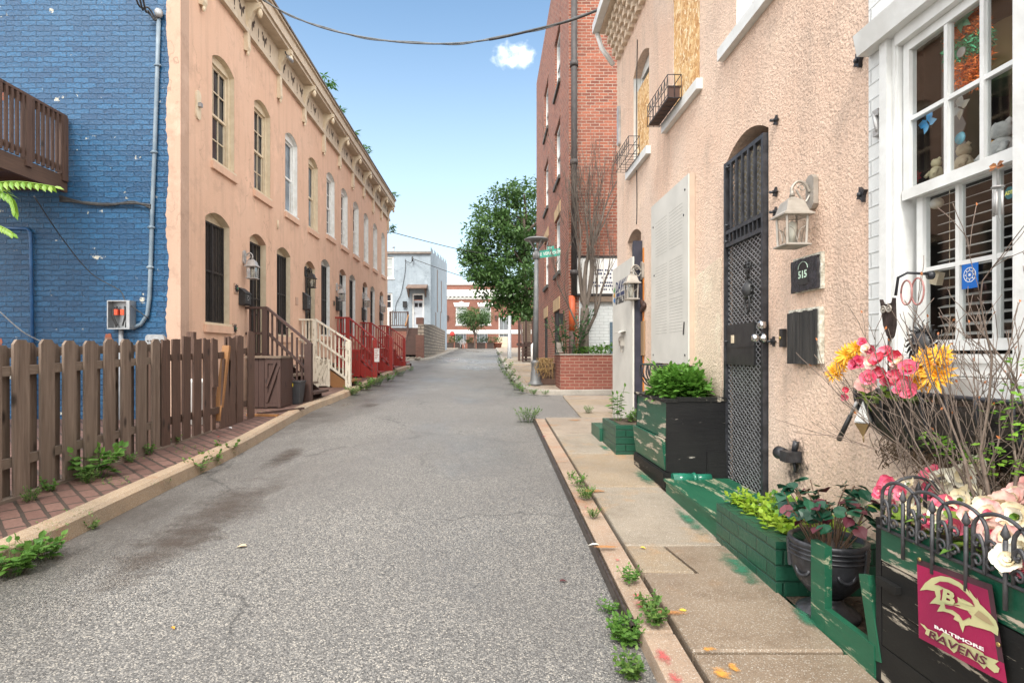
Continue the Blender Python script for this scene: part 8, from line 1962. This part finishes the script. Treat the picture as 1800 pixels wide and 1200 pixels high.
# roof saplings over the cornice, and the frond at the left edge
M_ail = leafmat('sapling_leaf', (.04,.13,.03), (.12,.26,.06), .45, .3)
for k, (px, py, h, lb) in enumerate(((572,150,.55,'leafy sapling sprouting highest over the near cornice'),(590,184,.25,'small sapling just below the highest one on the cornice'),(618,236,.4,'drooping sapling over the middle of the cornice'),(640,262,.45,'bushier sapling beyond the middle of the cornice'),(692,346,.45,'sapling at the far end of the cornice'),(688,402,.35,'sapling hanging below the cornice end'))):
    Xs = XL+.12; c = onX(px, py, Xs); T = thing('sapling', lb, 'sapling', c, 'saplings sprouting along the roof edge'); m = MB()
    m.tube(bez([c+Vector((-.25,0,-h*.9)), c+Vector((-.1,0,-h*.3)), c+Vector((0,0,h*.4))],4), .012, 5)
    for _ in range(8):
        o = c+Vector((jit(.15),jit(.3),jit(h*.5)))
        for j in range(9): a = j*.7; m.leaf(o, (math.cos(a),math.sin(a),jit(.6)-.2), (jit(.4),jit(.4),1), .20*rnd.uniform(.7,1.1), .06, .15, 2)
    m.build('foliage', M_ail, T)
Fd = thing('sapling', 'bright green pinnate fronds reaching in at the left edge under the balcony', 'sapling', (-4.25,4.25,FZ(4.2))); m = MB()
M_frond = leafmat('frond_leaf', (.16,.36,.03), (.35,.50,.08), .4, .35)
Yf = 4.2
for pts, L in (([(-60,335),(-10,322),(40,320),(95,328)], .085),([(-60,330),(-20,330),(15,345),(28,372)], .085),([(-60,385),(-20,390),(10,402),(22,410)], .07)):
    cur = bez([onY(x,y,Yf)+Vector((0,jit(.02),0)) for x,y in pts], 5); m.tube(cur, .004, 5)
    for k in range(2, len(cur)-1):
        d_ = (cur[k+1]-cur[k-1]).normalized()
        for s_ in (-1,1): m.leaf(cur[k], d_*.55+Vector((0,s_*.55,-.75+.2*s_)), (0,-.8,.6), L*(1.15-.5*k/len(cur)), L*.34, .15)
    m.leaf(cur[-1], cur[-1]-cur[-2], (0,-.8,.6), L*.8, L*.3, .15)
tr0 = Vector((-4.25, 4.25, FZ(4.2))); top_ = onY(-60, 330, Yf)
for k in range(5):
    an = 1.6+k*.75; cur = bez([top_, top_+Vector((.25*math.cos(an)-.1,.3*math.sin(an),.16)), top_+Vector((.55*math.cos(an)-.15,.6*math.sin(an),.1))], 5); m.tube(cur, .004, 5)
    for q in range(2, len(cur)-1):
        for s_ in (-1,1): sd_ = Vector((-math.sin(an),math.cos(an),0)); m.leaf(cur[q], sd_*s_+Vector((math.cos(an)*.4,math.sin(an)*.4,-.3)), (0,0,1), .085, .03, .15)
m.build('leaflets', M_frond, Fd)
m = MB(); m.tube(bez([tr0, tr0+Vector((.03,0,.9)), Vector((top_.x-.12,4.22,top_.z-.5)), top_],4), .016, 6); m.tube([top_, onY(-20,390,Yf)], .006, 5); m.build('stem', M_bark, Fd)
